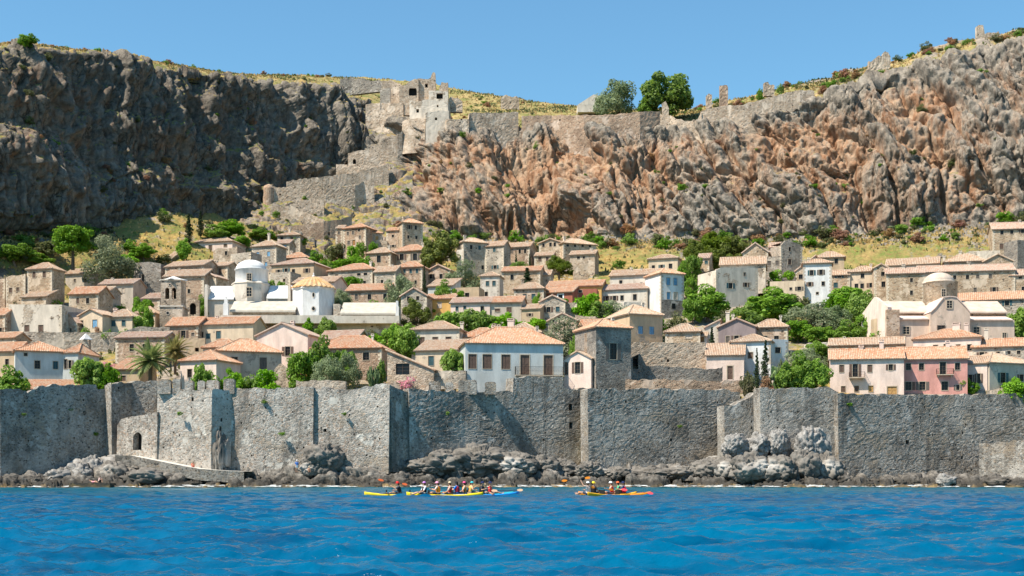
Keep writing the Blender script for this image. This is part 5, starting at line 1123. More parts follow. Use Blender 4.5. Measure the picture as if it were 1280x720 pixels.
H_(M_p, 'grey low house with orange roof below the domed church', 'g', 1004, 1330, 332, 400, 293, 'sg', 'o', [(1053, 377, 26, 30), (1135, 372, 20, 14), (1190, 370, 20, 14), (1240, 370, 20, 14)], chim=[(1076, 228, 4.5)], D=232, dp=7)
H_(M_p, 'grey stone house with cream west end at the frame edge on the town wall', 'h', 1060, 1380, 427, 625, 373, 'pg', 'p', [(1150, 515, 36, 58), (1274, 512, 28, 40)], D=223, dp=10, yaw='S')
H_(M_p, 'cream lit end wing of the grey stone house with two slit windows', 'g', 956, 1062, 430, 625, 400, 'pp', 'p', [(978, 515, 18, 42), (1020, 517, 18, 56)], D=222, dp=8, yaw='L')
# ------------------------------------------------------------------ churches and bell tower
class Bld:
    """a building modelled from pieces given in photo rows/columns at stated distances"""
    def __init__(s, name, label, cat, px, py, D):
        s.b = Vector(P(px, py, D)); s.t = empty(name, s.b); tag(s.t, label, cat)
    def p(s, px, py, D): return Vector(P(px, py, D)) - s.b
    def part(s, nm, mb, mat, parent=None, smooth=False): return mb.build(nm, mat, parent or s.t, smooth)
    def block(s, mb, px0, px1, y0, y1, D, dp):
        a = s.p(px0, y0, D); c = s.p(px1, y1, D); mb.box(a.x, c.x, a.y, a.y + dp, c.z, a.z)
    def slope(s, mb, px0, px1, ylow, Dl, yhigh, Dh, th=.25):
        a, b_ = s.p(px0, ylow, Dl), s.p(px1, ylow, Dl); h = s.p(640, yhigh, Dh)
        q = [a, b_, Vector((b_.x, h.y, h.z)), Vector((a.x, h.y, h.z))]; d = Vector((0, 0, -th))
        mb.poly(q); mb.poly([v + d for v in q][::-1])
        for i in range(4): mb.poly([q[(i + 1) % 4], q[i], q[i] + d, q[(i + 1) % 4] + d])
    def win(s, px, py, w_, h_, D, mat=None, parent=None, round_=False):
        a = s.p(px - w_ / 2, py - h_ / 2, D); c = s.p(px + w_ / 2, py + h_ / 2, D); mb = MB(); t = .14
        if round_:
            n = 16; cx, cz, rx, rz = (a.x + c.x) / 2, (a.z + c.z) / 2, (c.x - a.x) / 2, (a.z - c.z) / 2
            for k in range(n):
                t0, t1 = 2 * math.pi * k / n, 2 * math.pi * (k + 1) / n
                o_ = [(cx + rx * f * math.cos(t_), a.y - .05, cz + rz * f * math.sin(t_)) for f in (.8, 1.15) for t_ in (t0, t1)]
                mb.poly([o_[0], o_[2], o_[3], o_[1]]); mb.poly([o_[2], (o_[2][0], a.y + .1, o_[2][2]), (o_[3][0], a.y + .1, o_[3][2]), o_[3]])
            o = mb.build('window', mat or M_FRAME, parent or s.t); p2 = MB(); p2.poly([(cx + rx * .82 * math.cos(2 * math.pi * k / n), a.y - .02, cz + rz * .82 * math.sin(2 * math.pi * k / n)) for k in range(n)]); p2.build('pane', M_GLASS, o); return o
        mb.box(a.x - t, a.x, a.y - .07, a.y + .1, c.z - t, a.z + t); mb.box(c.x, c.x + t, a.y - .07, a.y + .1, c.z - t, a.z + t); mb.box(a.x, c.x, a.y - .067, a.y + .1, a.z, a.z + t); mb.box(a.x, c.x, a.y - .09, a.y + .1, c.z - t, c.z)
        cx = (a.x + c.x) / 2
        mb.box(cx - .03, cx + .03, a.y - .05, a.y - .01, c.z, a.z)
        for k in (1, 2): mb.box(a.x, c.x, a.y - .045, a.y - .012, c.z + (a.z - c.z) * k / 3 - .025, c.z + (a.z - c.z) * k / 3 + .025)
        o = mb.build('window', mat or M_FRAME, parent or s.t); p2 = MB(); p2.poly([(a.x, a.y - .02, c.z), (c.x, a.y - .02, c.z), (c.x, a.y - .02, a.z), (a.x, a.y - .02, a.z)]); p2.build('pane', M_GLASS, o); return o
    def dome(s, px, D, rpx, ybase, ytop, mat, n=32, finial=True):
        c = s.p(px, ybase, D); r = rpx / F * D; h = s.p(px, ytop, D).z - c.z; mb = MB()
        mb.lathe([(r * 1.05, c.z - .12), (r * 1.05, c.z + .1)] + [(r * math.cos(t), c.z + .1 + (h - .1) * math.sin(t)) for t in [math.pi / 2 * k / 10 for k in range(11)]], n, (c.x, c.y))
        o = s.part('dome', mb, mat, None, True)
        if finial:
            f = MB(); z = c.z + h; f.lathe([(.22, z - .05), (.12, z + .25), (.05, z + .3)], 8, (c.x, c.y)); f.box(c.x - .05, c.x + .05, c.y - .05, c.y + .05, z + .28, z + 1.25); f.box(c.x - .32, c.x + .32, c.y - .04, c.y + .04, z + .82, z + .92)
            f.build('cross', M_IRON, o)
        return o
WH, WO = WALL['wh'], WALL['wo']; M_SLAB = plaster('lime_roof', (.52, .48, .41), .0); M_SLAB2 = plaster('cream_lime_roof', (.62, .50, .41), .02)
w = Bld('white_church', 'whitewashed church with round dome and two tier drum on the long terrace', 'church', 314, 394, 268)
mb = MB(); w.block(mb, 258, 292, 373, 402, 267.5, 9); w.part('stone_wall', mb, WALL['sp'])
mb = MB(); w.slope(mb, 257, 292, 373.2, 267.2, 357.5, 272); w.part('vault_roof', mb, WH); mb = MB(); w.slope(mb, 333, 361, 372, 267.2, 357, 271.5)
w.part('vault_roof', mb, WH)
mb = MB(); w.block(mb, 333, 361, 372, 400, 267.6, 8); w.part('arm_wall', mb, WO); mb = MB(); w.block(mb, 359.5, 363, 357, 400, 266.5, 9); w.part('corner_pier', mb, WO); mb = MB(); w.block(mb, 255.5, 259.5, 359, 400, 266.8, 3); w.block(mb, 256, 259, 355.5, 359.1, 267, 2); w.part('corner_pier', mb, WO)
c = w.p(312.6, 376, 270); r = 22.3 / F * 270; z0, z1 = w.p(0, 402, 270).z, w.p(0, 354.5, 270).z
mb = MB(); mb.lathe([(r * 1.06, z0), (r * 1.06, z1 - .25), (r * 1.1, z1 - .2), (r * 1.08, z1), (r * .9, z1 + .4), (.01, z1 + .45)], 8, (c.x, c.y + .6)); o = w.part('drum_base', mb, WALL['wo']); w.win(311.5, 365, 6, 11, 265.8 - .35, None, o)
r2 = 20 / F * 271; z2 = w.p(0, 338.5, 271).z
mb = MB(); mb.lathe([(r2, z1 + .2), (r2, z2 - .2), (r2 * 1.06, z2 - .1), (r2 * 1.06, z2 + .08)], 32, (c.x + .2, c.y + .6)); o = w.part('drum', mb, WH, None, True); w.win(311.6, 346.5, 5.2, 9, 267.25, None, o)
w.dome(314, 270.7, 19.3, 338.5, 325, WH)
mb = MB(); w.slope(mb, 287, 369, 388, 262, 376.5, 266.5, .35); w.part('nave_roof', mb, M_SLAB)
mb = MB(); w.block(mb, 287.5, 369, 388.5, 404, 263, 3.5); w.part('nave_wall', mb, WALL['sg'])
mb = MB(); a = w.p(279, 370.5, 261); b_ = w.p(287, 404, 261)
mb.box(a.x, b_.x - .3, a.y, a.y + .9, b_.z, a.z - 1.3); mb.box(a.x + .15, b_.x - .45, a.y + .1, a.y + .8, a.z - 1.302, a.z - .5); mb.box(a.x + .3, b_.x - .6, a.y + .2, a.y + .7, a.z - .502, a.z); w.part('stepped_gable', mb, WH)
mb = MB(); w.block(mb, 276, 420, 394, 404, 257.5, 4.2); w.part('terrace', mb, WO)
w = Bld('octagonal_chapel', 'tall bluish white eight sided chapel with ribbed ochre tiled cone roof', 'chapel', 392, 394, 264)
c = w.p(392, 394, 266.5); R8 = 24.6 / F * 266; zt = w.p(0, 360, 265).z
mb = MB()
for i in range(8):
    pass
prof = [(R8, -2), (R8, zt - .35), (R8 * 1.04, zt - .3), (R8 * 1.04, zt)]
rings = [[mb.vert(c.x + r_ / math.cos(math.pi / 8) * math.cos(math.pi / 8 + k * math.pi / 4), c.y + r_ / math.cos(math.pi / 8) * math.sin(math.pi / 8 + k * math.pi / 4), z_) for k in range(8)] for r_, z_ in prof]
for a, b_ in zip(rings, rings[1:]):
    for k in range(8): mb.face((a[k], a[(k + 1) % 8], b_[(k + 1) % 8], b_[k]))
o = w.part('wall', mb, WH)
w.win(391.8, 368.6, 3.2, 6.6, 266.5 - R8 - .02, WALL['pg'], o, True); w.win(391.8, 385.8, 4.6, 5.6, 266.5 - R8 - .02, WALL['pg'], o, True)
mb = MB(); zr = w.p(0, 345.5, 266.5).z; n = 26
for k in range(n):
    t0, t1 = 2 * math.pi * k / n, 2 * math.pi * (k + 1) / n; tm = (t0 + t1) / 2
    prev = None
    for j in range(9):
        f = j / 8; r_ = R8 * 1.12 * (1 - f) ** .8 if f < 1 else .05; z_ = zt - .05 + (zr - zt) * (1 - (1 - f) ** 1.35); bump = .2 * (1 - f) + .02
        ring = [(c.x + r_ * math.cos(t0), c.y + r_ * math.sin(t0), z_), (c.x + (r_ + bump * .3) * math.cos(tm), c.y + (r_ + bump * .3) * math.sin(tm), z_ + bump), (c.x + r_ * math.cos(t1), c.y + r_ * math.sin(t1), z_)]
        if prev:
            for i in (0, 1): mb.poly([prev[i], prev[i + 1], ring[i + 1], ring[i]], [(k * .15, f * 4 - .5), (k * .15, f * 4 - .5), (k * .15, f * 4), (k * .15, f * 4)])
        else: mb.poly(ring[::-1] + [(c.x, c.y, zt)], [(k * .15, 0)] * 4)
        prev = ring
o = w.part('roof', mb, ROOF['y']); mb = MB(); mb.lathe([(.3, zr - .2), (.3, zr + .15), (.1, zr + .3), (.16, zr + .5), (.02, zr + .75)], 10, (c.x, c.y)); mb.build('finial', WH, o)
w = Bld('church_nave', 'long low white roofed nave with end gable beside the eight sided chapel', 'church', 460, 394, 262)
mb = MB(); w.slope(mb, 425, 495, 391, 261, 378.2, 266.5, .35); w.part('roof', mb, M_SLAB)
mb = MB(); w.block(mb, 416.5, 494.6, 391.6, 406, 262, 4.6); w.block(mb, 416.5, 425.2, 380, 391.5, 263, 3.6); w.part('wall', mb, WALL['sg'])
mb = MB(); w.block(mb, 494.4, 498.5, 383, 404, 260.6, 6); w.block(mb, 494.8, 497.6, 376, 383.05, 262, 2); w.part('end_gable', mb, WH)
mb = MB(); w.block(mb, 416, 499, 394.5, 404, 257.4, 3.6); w.part('terrace', mb, WO)
# bell tower
w = Bld('bell_tower', 'grey stone bell tower with twin arched belfry openings and white cap', 'bell tower', 213, 408, 257)
def arch_panel(mb, x0, x1, z0, z1, y, holes, dep):
    us = cuts(x0, x1, 1.0, [h[i] for h in holes for i in (0, 1)]); zs = cuts(z0, z1 - .05, 1.0, [h[i] for h in holes for i in (2, 3)])
    quad_wall(mb, us, zs, lambda u_, z_: Vector((u_, y, z_)), lambda u_: z1, holes)
    for (a, b, c_, d) in holes:
        r_ = (b - a) / 2; cx = (a + b) / 2; pts = [(cx + r_ * math.cos(t), d - r_ + r_ * math.sin(t)) for t in [math.pi * k / 8 for k in range(9)]]
        mb.poly([(q[0], y, q[1]) for q in pts[:5]] + [(b, y, d)]); mb.poly([(q[0], y, q[1]) for q in pts[4:]] + [(a, y, d)])
        out = [(b, c_)] + pts + [(a, c_)]
        for q, q2 in zip(out, out[1:] + out[:1]): mb.poly([(q[0], y, q[1]), (q2[0], y, q2[1]), (q2[0], y + dep, q2[1]), (q[0], y + dep, q[1])])
mb = MB(); a = w.p(199.5, 383.5, 257); b_ = w.p(228, 412, 257); mb.box(a.x, b_.x, a.y, a.y + 4.4, b_.z - 2, a.z); w.part('shaft', mb, WALL['ru'])
mb = MB(); mb.box(a.x - .15, b_.x + .15, a.y - .15, a.y + 4.55, a.z - .002, a.z + .25); w.part('cornice', mb, WO); mb = MB(); zt = w.p(0, 349, 257).z; mb.box(a.x + .05, b_.x - .15, a.y - .05, a.y + 4.3, zt - .2, zt); w.part('cornice', mb, WO)
mb = MB(); x0, x1, z0, z1 = a.x + .2, b_.x - .3, a.z + .25, zt - .2
hl = [(w.p(204.4, 0, 257).x, w.p(209.8, 0, 257).x, w.p(0, 373.5, 257).z, w.p(0, 359.5, 257).z), (w.p(212.8, 0, 257).x, w.p(218.4, 0, 257).x, w.p(0, 373.5, 257).z, w.p(0, 359.5, 257).z)]
hl = [(h[0] + .25, h[1] + .25, h[2], h[3]) for h in hl]
for yy in (a.y + .1, a.y + 4.1): arch_panel(mb, x0, x1, z0, z1, yy, hl, .7 if yy < a.y + 1 else -.7)
mb.box(x0, x0 + .7, a.y + .103, a.y + 4.097, z0, z1); mb.box(x1 - .7, x1, a.y + .103, a.y + 4.097, z0, z1); w.part('belfry', mb, WALL['ru'])
mb = MB(); q = w.p(213, 346, 257); cx = (x0 + x1) / 2
mb.lathe([(2.7, zt - .001), (2.7, zt + .1), (1.3, zt + .45), (.05, zt + .9)], 4, (cx, a.y + 2.1)); w.part('cap', mb, WH).rotation_euler = (0, 0, 0)
mb = MB(); zz = hl[0][3] - .3
for h in hl: mb = MB(); mb.lathe([(.42, zz - .9), (.33, zz - .6), (.24, zz - .2), (.05, zz)], 12, ((h[0] + h[1]) / 2, a.y + 1.6)); w.part('bell', mb, plain('bronze', (.10, .075, .04), .5))
w.win(209.7, 391.3, 4.4, 4.6, 257 - .02, WALL['pg'], None, True); w.win(212.3, 356, 2.8, 3, 257 - .02 + .1, WALL['pg'], None, True)
# east church
w = Bld('domed_church', 'large lilac white church with broad cream dome and a central gable', 'church', 1185, 432, 248)
LB = WALL['lb']
c = w.p(1175.5, 372, 256); r = 20.6 / F * 256
mb = MB(); mb.lathe([(r, w.p(0, 385, 256).z), (r, w.p(0, 355, 256).z), (r * 1.04, w.p(0, 354.4, 256).z), (r * 1.04, w.p(0, 353.5, 256).z)], 32, (c.x, c.y)); o = w.part('drum', mb, WALL['st'], None, True); w.win(1179.6, 366, 4.6, 9, 256 - r - .05, None, o)
w.dome(1173.5, 256, 18.6, 353.6, 340.8, M_SLAB2, finial=False)
mb = MB(); Xa, Xb, Xm = w.p(1163, 0, 246).x, w.p(1212.5, 0, 246).x, w.p(1187.5, 0, 246).x; ze_, za, zb_ = w.p(0, 391, 246).z, w.p(0, 371, 246).z, -3
y0, y1 = w.p(0, 432, 246).y, w.p(0, 432, 259).y
pr = [(Xa, zb_), (Xb, zb_), (Xb, ze_), (Xb - .9, ze_ + 1.1), (Xm + 1.1, za - .15), (Xm, za), (Xm - 1.1, za - .15), (Xa + .9, ze_ + .8), (Xa, ze_)]
mb.poly([(x_, y0, z_) for x_, z_ in pr]); mb.poly([(x_, y1, z_) for x_, z_ in pr][::-1])
for q, q2 in zip(pr, pr[1:] + pr[:1]): mb.poly([(q[0], y0, q[1]), (q[0], y1, q[1]), (q2[0], y1, q2[1]), (q2[0], y0, q2[1])])
o = w.part('gabled_transept', mb, LB); w.win(1186.8, 380.5, 6.4, 9, 246 - .04, None, o); w.win(1176.4, 410.5, 8, 6, 246 - .04, plain('dark_wood', (.10, .075, .06), .7), o)
mb = MB()
for q, q2 in list(zip(pr, pr[1:]))[2:8]:
    d = Vector((q2[0] - q[0], 0, q2[1] - q[1])).normalized(); n_ = Vector((-d.z, 0, d.x)) * -.16
    if n_.z < 0: n_ = -n_
    A0, B0 = Vector((q[0], y0 - .15, q[1])), Vector((q2[0], y0 - .15, q2[1]))
    mb.poly([A0, B0, B0 + n_, A0 + n_]); mb.poly([A0 + n_, B0 + n_, B0 + n_ + Vector((0, 12, 0)), A0 + n_ + Vector((0, 12, 0))])
w.part('gable_coping', mb, WALL['pp'], o)
mb = MB(); w.slope(mb, 1103, 1163, 389.5, 250, 376.5, 255, .3); w.part('nave_roof', mb, M_SLAB2); mb = MB(); w.slope(mb, 1212, 1259, 389.5, 250, 376.5, 255, .3); w.part('nave_roof', mb, M_SLAB2)
mb = MB(); w.block(mb, 1104, 1163, 390, 436, 250.6, 8); w.part('clerestory_wall', mb, WALL['sr']); mb = MB(); w.block(mb, 1212.4, 1258, 390, 436, 250.6, 8); w.part('clerestory_wall', mb, WALL['sr'])
mb = MB(); w.slope(mb, 1123.5, 1163, 398, 246.6, 394.5, 250.4, .2); w.part('aisle_roof', mb, WALL['pp']); mb = MB(); w.slope(mb, 1212, 1266, 399, 246.6, 395.5, 250.4, .2); w.part('aisle_roof', mb, WALL['pp'])
mb = MB(); w.block(mb, 1124, 1162.9, 399, 440, 247, 3.4); w.part('aisle_wall', mb, LB); mb = MB(); w.block(mb, 1212.6, 1268, 400, 440, 247, 3.4); o = w.part('aisle_wall', mb, LB)
w.win(1132.8, 413, 7.6, 9, 247 - .04, None, o); w.win(1220.6, 413.8, 7.6, 10, 247 - .04, None, o); w.win(1255.5, 420, 4.6, 7.5, 247 - .04, None, o)
mb = MB(); w.block(mb, 1108.5, 1124.5, 387, 440, 246.2, 4); w.part('corner_pier', mb, WALL['sr'])
mb = MB(); X0 = w.p(1091.5, 0, 247).x; X1 = w.p(1108.4, 0, 247).x; zA = w.p(0, 372, 252).z; zE = w.p(0, 384, 247).z; ya = w.p(0, 0, 246.4).y
dv_ = [(X0, ya + 7.5), (X1, ya)]
pts = [(X0, ya + 9, -3), (X1, ya, -3), (X1, ya, zE), ((X0 + X1) / 2, ya + 4.5, zA), (X0, ya + 9, zE - .4)]
mb.poly(pts[::-1]); mb.poly([(p[0] + 1.0, p[1] + .9, p[2]) for p in pts])
for q, q2 in zip(pts, pts[1:] + pts[:1]): mb.poly([q, q2, (q2[0] + 1.0, q2[1] + .9, q2[2]), (q[0] + 1.0, q[1] + .9, q[2])])
o = w.part('west_facade', mb, WALL['pp'])
mb = MB(); u_ = Vector((X1 - X0, -9, 0)).normalized(); n_ = Vector((-.5, -.5, 0)); n_ = Vector((u_.y, -u_.x, 0)); n_ = n_ if n_.x < 0 else -n_
cP = Vector(((X0 + X1) / 2, ya + 4.5, 0)) + n_ * .05
for hw, z0_, z1_, cm, off in ((1.1, -.5, 5.2, 0, 0), (.65, -.4, 2.2, 1, .05)):
    mb.cm = cm; A0, B0 = cP - u_ * hw + n_ * off, cP + u_ * hw + n_ * off
    mb.poly([A0 + Vector((0, 0, z0_)), B0 + Vector((0, 0, z0_)), B0 + Vector((0, 0, z1_)), A0 + Vector((0, 0, z1_))])
mb.build('doorway', [WALL['ta'], shm('b')], o)
# ------------------------------------------------------------------ vegetation
LEAF = dict(
 leafy=leafm('broad_leaves', (.085, .17, .014), (.19, .33, .03), (.12, .225, .02)),
 fresh=leafm('fresh_leaves', (.10, .21, .012), (.22, .38, .03), (.14, .27, .02)),
 olive=leafm('olive_leaves', (.13, .175, .085), (.26, .31, .17), (.10, .145, .055)),
 pine=leafm('pine_needles', (.075, .115, .012), (.17, .22, .025), (.11, .14, .015)),
 cypress=leafm('cypress_needles', (.015, .035, .010), (.035, .065, .018), (.022, .045, .012), .1),
 scrub=leafm('scrub_leaves', (.07, .095, .03), (.15, .17, .06), (.10, .085, .04)),
 heath=leafm('dry_heath', (.24, .13, .07), (.36, .22, .11), (.28, .12, .08)),
 straw=leafm('straw', (.38, .255, .085), (.48, .33, .12), (.34, .25, .08)),
 pink=leafm('pink_blossom', (.55, .14, .26), (.62, .30, .36), (.10, .16, .05)),
 palm=leafm('palm_fronds', (.12, .17, .04), (.22, .28, .08), (.16, .18, .05)),
 drypalm=leafm('yellowing_palm_fronds', (.16, .16, .05), (.27, .25, .09), (.18, .14, .06)),
 cactus=leafm('cactus_pads', (.09, .14, .05), (.17, .22, .09), (.12, .15, .06), .05))
LEAF['bush'] = leafm('bush_leaves', (.08, .17, .014), (.18, .32, .03), (.11, .20, .02))
BARK = plain('bark', (.16, .12, .085), .95, .3)
def leaf_cloud(seed, blobs, per, size, sq=.62):
    """leaf clumps round blob centres (x,y,z,r) of a unit crown"""
    r = np.random.RandomState(seed); V = []; n = 0
    cs = []
    for (bx, by, bz, br) in blobs:
        d = r.randn(per, 3); d /= np.linalg.norm(d, axis=1, keepdims=True); rad = br * (.45 + .55 * r.rand(per, 1) ** .5)
        p = np.array([bx, by, bz]) + d * rad * np.array([1, 1, .82])
        nrm = d * .9 + r.randn(per, 3) * .55 + np.array([0, 0, .35]); nrm /= np.linalg.norm(nrm, axis=1, keepdims=True)
        t = np.cross(nrm, r.randn(per, 3)); t /= np.linalg.norm(t, axis=1, keepdims=True); b = np.cross(nrm, t)
        s = size * (.6 + .8 * r.rand(per, 1))
        V.append(np.stack([p - t * s, p - b * s * sq + nrm * s * .2, p + t * s, p + b * s * sq + nrm * s * .2], 1))
    V = np.concatenate(V).reshape(-1, 3); me = bpy.data.meshes.new('crown'); nf = len(V) // 4
    me.vertices.add(len(V)); me.vertices.foreach_set('co', V.reshape(-1)); me.loops.add(len(V)); me.loops.foreach_set('vertex_index', np.arange(len(V)))
    me.polygons.add(nf); me.polygons.foreach_set('loop_start', np.arange(0, len(V), 4)); me.polygons.foreach_set('loop_total', np.full(nf, 4)); me.update(calc_edges=True)
    return me
def limbs(seed, h, r0, blobs, n=6, base=0.0):
    rr_ = random.Random(seed); mb = MB(); top = Vector((rr_.uniform(-.05, .05), rr_.uniform(-.05, .05), h)); b = Vector((0, 0, -.3)); m_ = b.lerp(top, .5) + Vector((rr_.uniform(-.06, .06), 0, 0))
    mb.tube(b, m_, r0 * 1.3, r0, 7); mb.tube(m_, top, r0, r0 * .7, 7)
    for bl in rr_.sample(list(blobs), min(n, len(blobs))):
        c = Vector(bl[:3]); k = m_.lerp(top, rr_.uniform(.3, 1)); md = k.lerp(c, .5) + Vector((0, 0, .05)); mb.tube(k, md, r0 * .5, r0 * .32, 5); mb.tube(md, c, r0 * .32, r0 * .1, 5)
    return mb
PROTO = {}
def proto(kind, v):
    """meshes of a plant in a box of unit width and unit height, origin at ground"""
    if (kind, v) in PROTO: return PROTO[(kind, v)]
    r = random.Random(hash_s(kind) + v * 31); seed = hash_s(kind) + v; bl = []; parts = {}
    if kind in ('leafy', 'fresh', 'olive', 'scrub', 'heath', 'straw', 'pink', 'bush', 'oliveb'):
        big = kind in ('leafy', 'fresh', 'olive')
        for k in range(40 if big else 16):
            while True:
                x_, y_, z_ = r.uniform(-1, 1), r.uniform(-1, 1), r.uniform(-1, 1)
                if x_ * x_ + y_ * y_ + z_ * z_ < 1 and (z_ > -.75): break
            q = .40 + r.uniform(-.03, .05); cz = (.50 if big else .46); hz = (.44 if big else .40)
            bl.append((x_ * q, y_ * q, cz + z_ * hz * (1.05 - .25 * (x_ * x_ + y_ * y_)), r.uniform(.10, .17) if big else r.uniform(.14, .22)))
        per = {'olive': 150, 'leafy': 135, 'fresh': 125}.get(kind, 60); sz = {'olive': .023, 'leafy': .032, 'fresh': .036}.get(kind, .05)
        if kind == 'straw': sz = .04
        parts['crown'] = (leaf_cloud(seed, bl, per, sz, .5 if kind == 'olive' else .65), kind)
        if big: parts['trunk'] = (limbs(seed, .45, .035, bl, 9).mesh('trunk', BARK), None)
    elif kind in ('pine',):
        for k in range(44):
            a = r.uniform(0, 6.28); d = .42 * r.random() ** .6 ; z_ = .58 + .34 * (1 - (d / .42) ** 2) + r.uniform(-.30, .03)
            bl.append((d * math.cos(a), d * math.sin(a), z_, r.uniform(.08, .14)))
        parts['crown'] = (leaf_cloud(seed, bl, 130, .03, .4), 'pine'); parts['trunk'] = (limbs(seed, .6, .03, bl, 12).mesh('trunk', BARK), None)
    elif kind == 'cypress':
        for k in range(40):
            z_ = (k + .5) / 40; rad = .42 * min(1, (1 - z_) * 1.5 + .06, z_ * 8 + .3); a = r.uniform(0, 6.28); d = rad * r.uniform(.15, .6)
            bl.append((d * math.cos(a), d * math.sin(a), .04 + z_ * .94, max(.05, rad * .62)))
        me = leaf_cloud(seed, [(b[0], b[1], b[2], b[3]) for b in bl], 70, .06, .5)
        co = np.empty(len(me.vertices) * 3); me.vertices.foreach_get('co', co); co = co.reshape(-1, 3); bz = np.repeat([b[2] for b in bl], 280); co[:, 2] = bz + (co[:, 2] - bz) * .25; me.vertices.foreach_set('co', co.reshape(-1)); me.update()
        parts['crown'] = (me, 'cypress'); mb = MB(); mb.tube((0, 0, -.03), (0, 0, .5), .05, .02, 6); parts['trunk'] = (mb.mesh('trunk', BARK), None)
    elif kind == 'hedge':
        for k in range(44): bl.append((r.uniform(-.45, .45), r.uniform(-.35, .35), r.uniform(.12, .86), .13))
        parts['crown'] = (leaf_cloud(seed, bl, 70, .035), 'leafy')
    elif kind in ('palm', 'drypalm'):
        mb = MB(); H0 = .56
        for k in range(44):
            a = k * 2.399 + r.uniform(-.15, .15); el = math.radians(80 - 108 * (k / 43.0)) + r.uniform(-.1, .1); L = .56 * r.uniform(.85, 1.05); p = Vector((0, 0, H0)); seg = 9; w0 = .05
            d = Vector((math.cos(a) * math.cos(el), math.sin(a) * math.cos(el), math.sin(el)))
            side = Vector((-math.sin(a), math.cos(a), 0))
            for s_ in range(seg):
                q = p + d * (L / seg); f = (s_ + .5) / seg; lw = .085 * math.sin(math.pi * min(1, f * .85 + .18)) + .012
                up = d.cross(side) * -1
                for sg in (-1, 1):
                    for j in (0, .5):
                        a0 = p.lerp(q, j); tip = a0 + side * sg * lw + d * .05 + Vector((0, 0, -.02)); mb.poly([a0, a0.lerp(q, .35), tip, tip - d * .012])
                f0, f1 = s_ / seg, (s_ + 1) / seg; w0_, w1_ = [.034 * math.sin(math.pi * min(1, f * .8 + .2)) + .006 for f in (f0, f1)]
                for sg in (-1, 1): mb.poly([p, q, q + side * sg * w1_ - Vector((0, 0, w1_ * .7)), p + side * sg * w0_ - Vector((0, 0, w0_ * .7))])
                p = q; d = (d + Vector((0, 0, -.115))).normalized()
        parts['fronds'] = (mb.mesh('fronds', LEAF[kind]), kind); tb = MB()
        for k in range(14):
            z0_, z1_ = -.05 + k * (H0 + .04) / 14, -.05 + (k + 1) * (H0 + .04) / 14; tb.tube((0, 0, z0_), (0, 0, z1_), .035, .045, 9)
        tb.lathe([(.045, H0 - .06), (.075, H0 - .02), (.05, H0 + .03), (.01, H0 + .05)], 10); parts['trunk'] = (tb.mesh('trunk', BARK), None)
    elif kind == 'cactus':
        mb = MB()
        def pad(p, d, s_, depth):
            q = p + d * s_; c = p.lerp(q, .55); sd__ = d.cross(Vector((r.uniform(-1, 1), r.uniform(-1, 1), .2))).normalized(); n_ = d.cross(sd__)
            ring = [c + d * (s_ * .5 * math.cos(t)) + sd__ * (s_ * .33 * math.sin(t)) for t in [2 * math.pi * k / 10 for k in range(10)]]
            f_ = [mb.vert(*(v + n_ * s_ * .05)) for v in ring]; b_2 = [mb.vert(*(v - n_ * s_ * .05)) for v in ring]; mb.face(f_); mb.face(b_2[::-1])
            for k in range(10): mb.face((f_[k], b_2[k], b_2[(k + 1) % 10], f_[(k + 1) % 10]))
            if depth > 0:
                for k in range(r.choice((1, 2, 2, 3))): pad(q - d * s_ * .05, (d + Vector((r.uniform(-.9, .9), r.uniform(-.9, .9), r.uniform(-.1, .6)))).normalized(), s_ * r.uniform(.75, .95), depth - 1)
        for k in range(7): pad(Vector((r.uniform(-.12, .12), r.uniform(-.12, .12), -.04)), Vector((r.uniform(-.5, .5), r.uniform(-.5, .5), 1)).normalized(), .27, 3)
        parts['pads'] = (mb.mesh('pads', LEAF['cactus']), 'cactus')
    out = {}
    for nm, (me, lk) in parts.items():
        if lk and not me.materials: me.materials.append(LEAF.get(lk, LEAF['leafy']))
        out[nm] = me
    PROTO[(kind, v)] = out; return out
def hash_s(s): return sum(ord(c) * (i + 3) for i, c in enumerate(s)) % 9973
NM = dict(leafy='broadleaf_tree', fresh='fig_tree', olive='olive_tree', pine='pine_tree', cypress='cypress_tree', hedge='hedge', palm='palm_tree', drypalm='palm_tree', scrub='shrub', heath='heath_shrub', straw='dry_grass_tuft', pink='flowering_shrub', bush='leafy_bush', cactus='prickly_pear', oliveb='olive_bush')
CT = dict(leafy='tree', fresh='tree', olive='tree', pine='tree', cypress='tree', hedge='hedge', palm='palm tree', drypalm='palm tree', scrub='shrub', heath='shrub', straw='grass', pink='shrub', bush='bush', cactus='cactus', oliveb='bush')
vr = random.Random(99)
def plant_at(loc, kind, W, H, label, group=None, deep=None, rz=None, v=None):
    pr = proto(kind, vr.randrange(3) if v is None else v)
    loc = Vector(loc)
    if len(pr) == 1:
        nm, me = list(pr.items())[0]; o = link(bpy.data.objects.new(NM[kind], me)); o.location = loc; root = o
    else:
        root = empty(NM[kind], loc)
        for nm, me in pr.items(): o = link(bpy.data.objects.new(nm, me)); o.parent = root
    root.scale = (W, deep or W, H); root.rotation_euler = (0, 0, vr.uniform(0, 6.28) if rz is None else rz)
    tag(root, label, CT[kind], group); return root
_pr = []
for _G in (CLP, S2, TG):
    _pr.append((640 + _G[..., 0].ravel() / _G[..., 1].ravel() * F, HY - (_G[..., 2].ravel() - CH) / _G[..., 1].ravel() * F, _G[..., 1].ravel()))
_pr = [np.concatenate([p[i] for p in _pr]) for i in range(3)]
_mk = (_pr[0] > -60) & (_pr[0] < 1340) & (_pr[1] < 420) & (_pr[2] > 262); _pr = [p[_mk] for p in _pr]
def surfD(px, py):
    k = (np.abs(_pr[0] - px) < 3) & (np.abs(_pr[1] - py) < 2.5)
    return float(_pr[2][k].min()) if k.any() else None
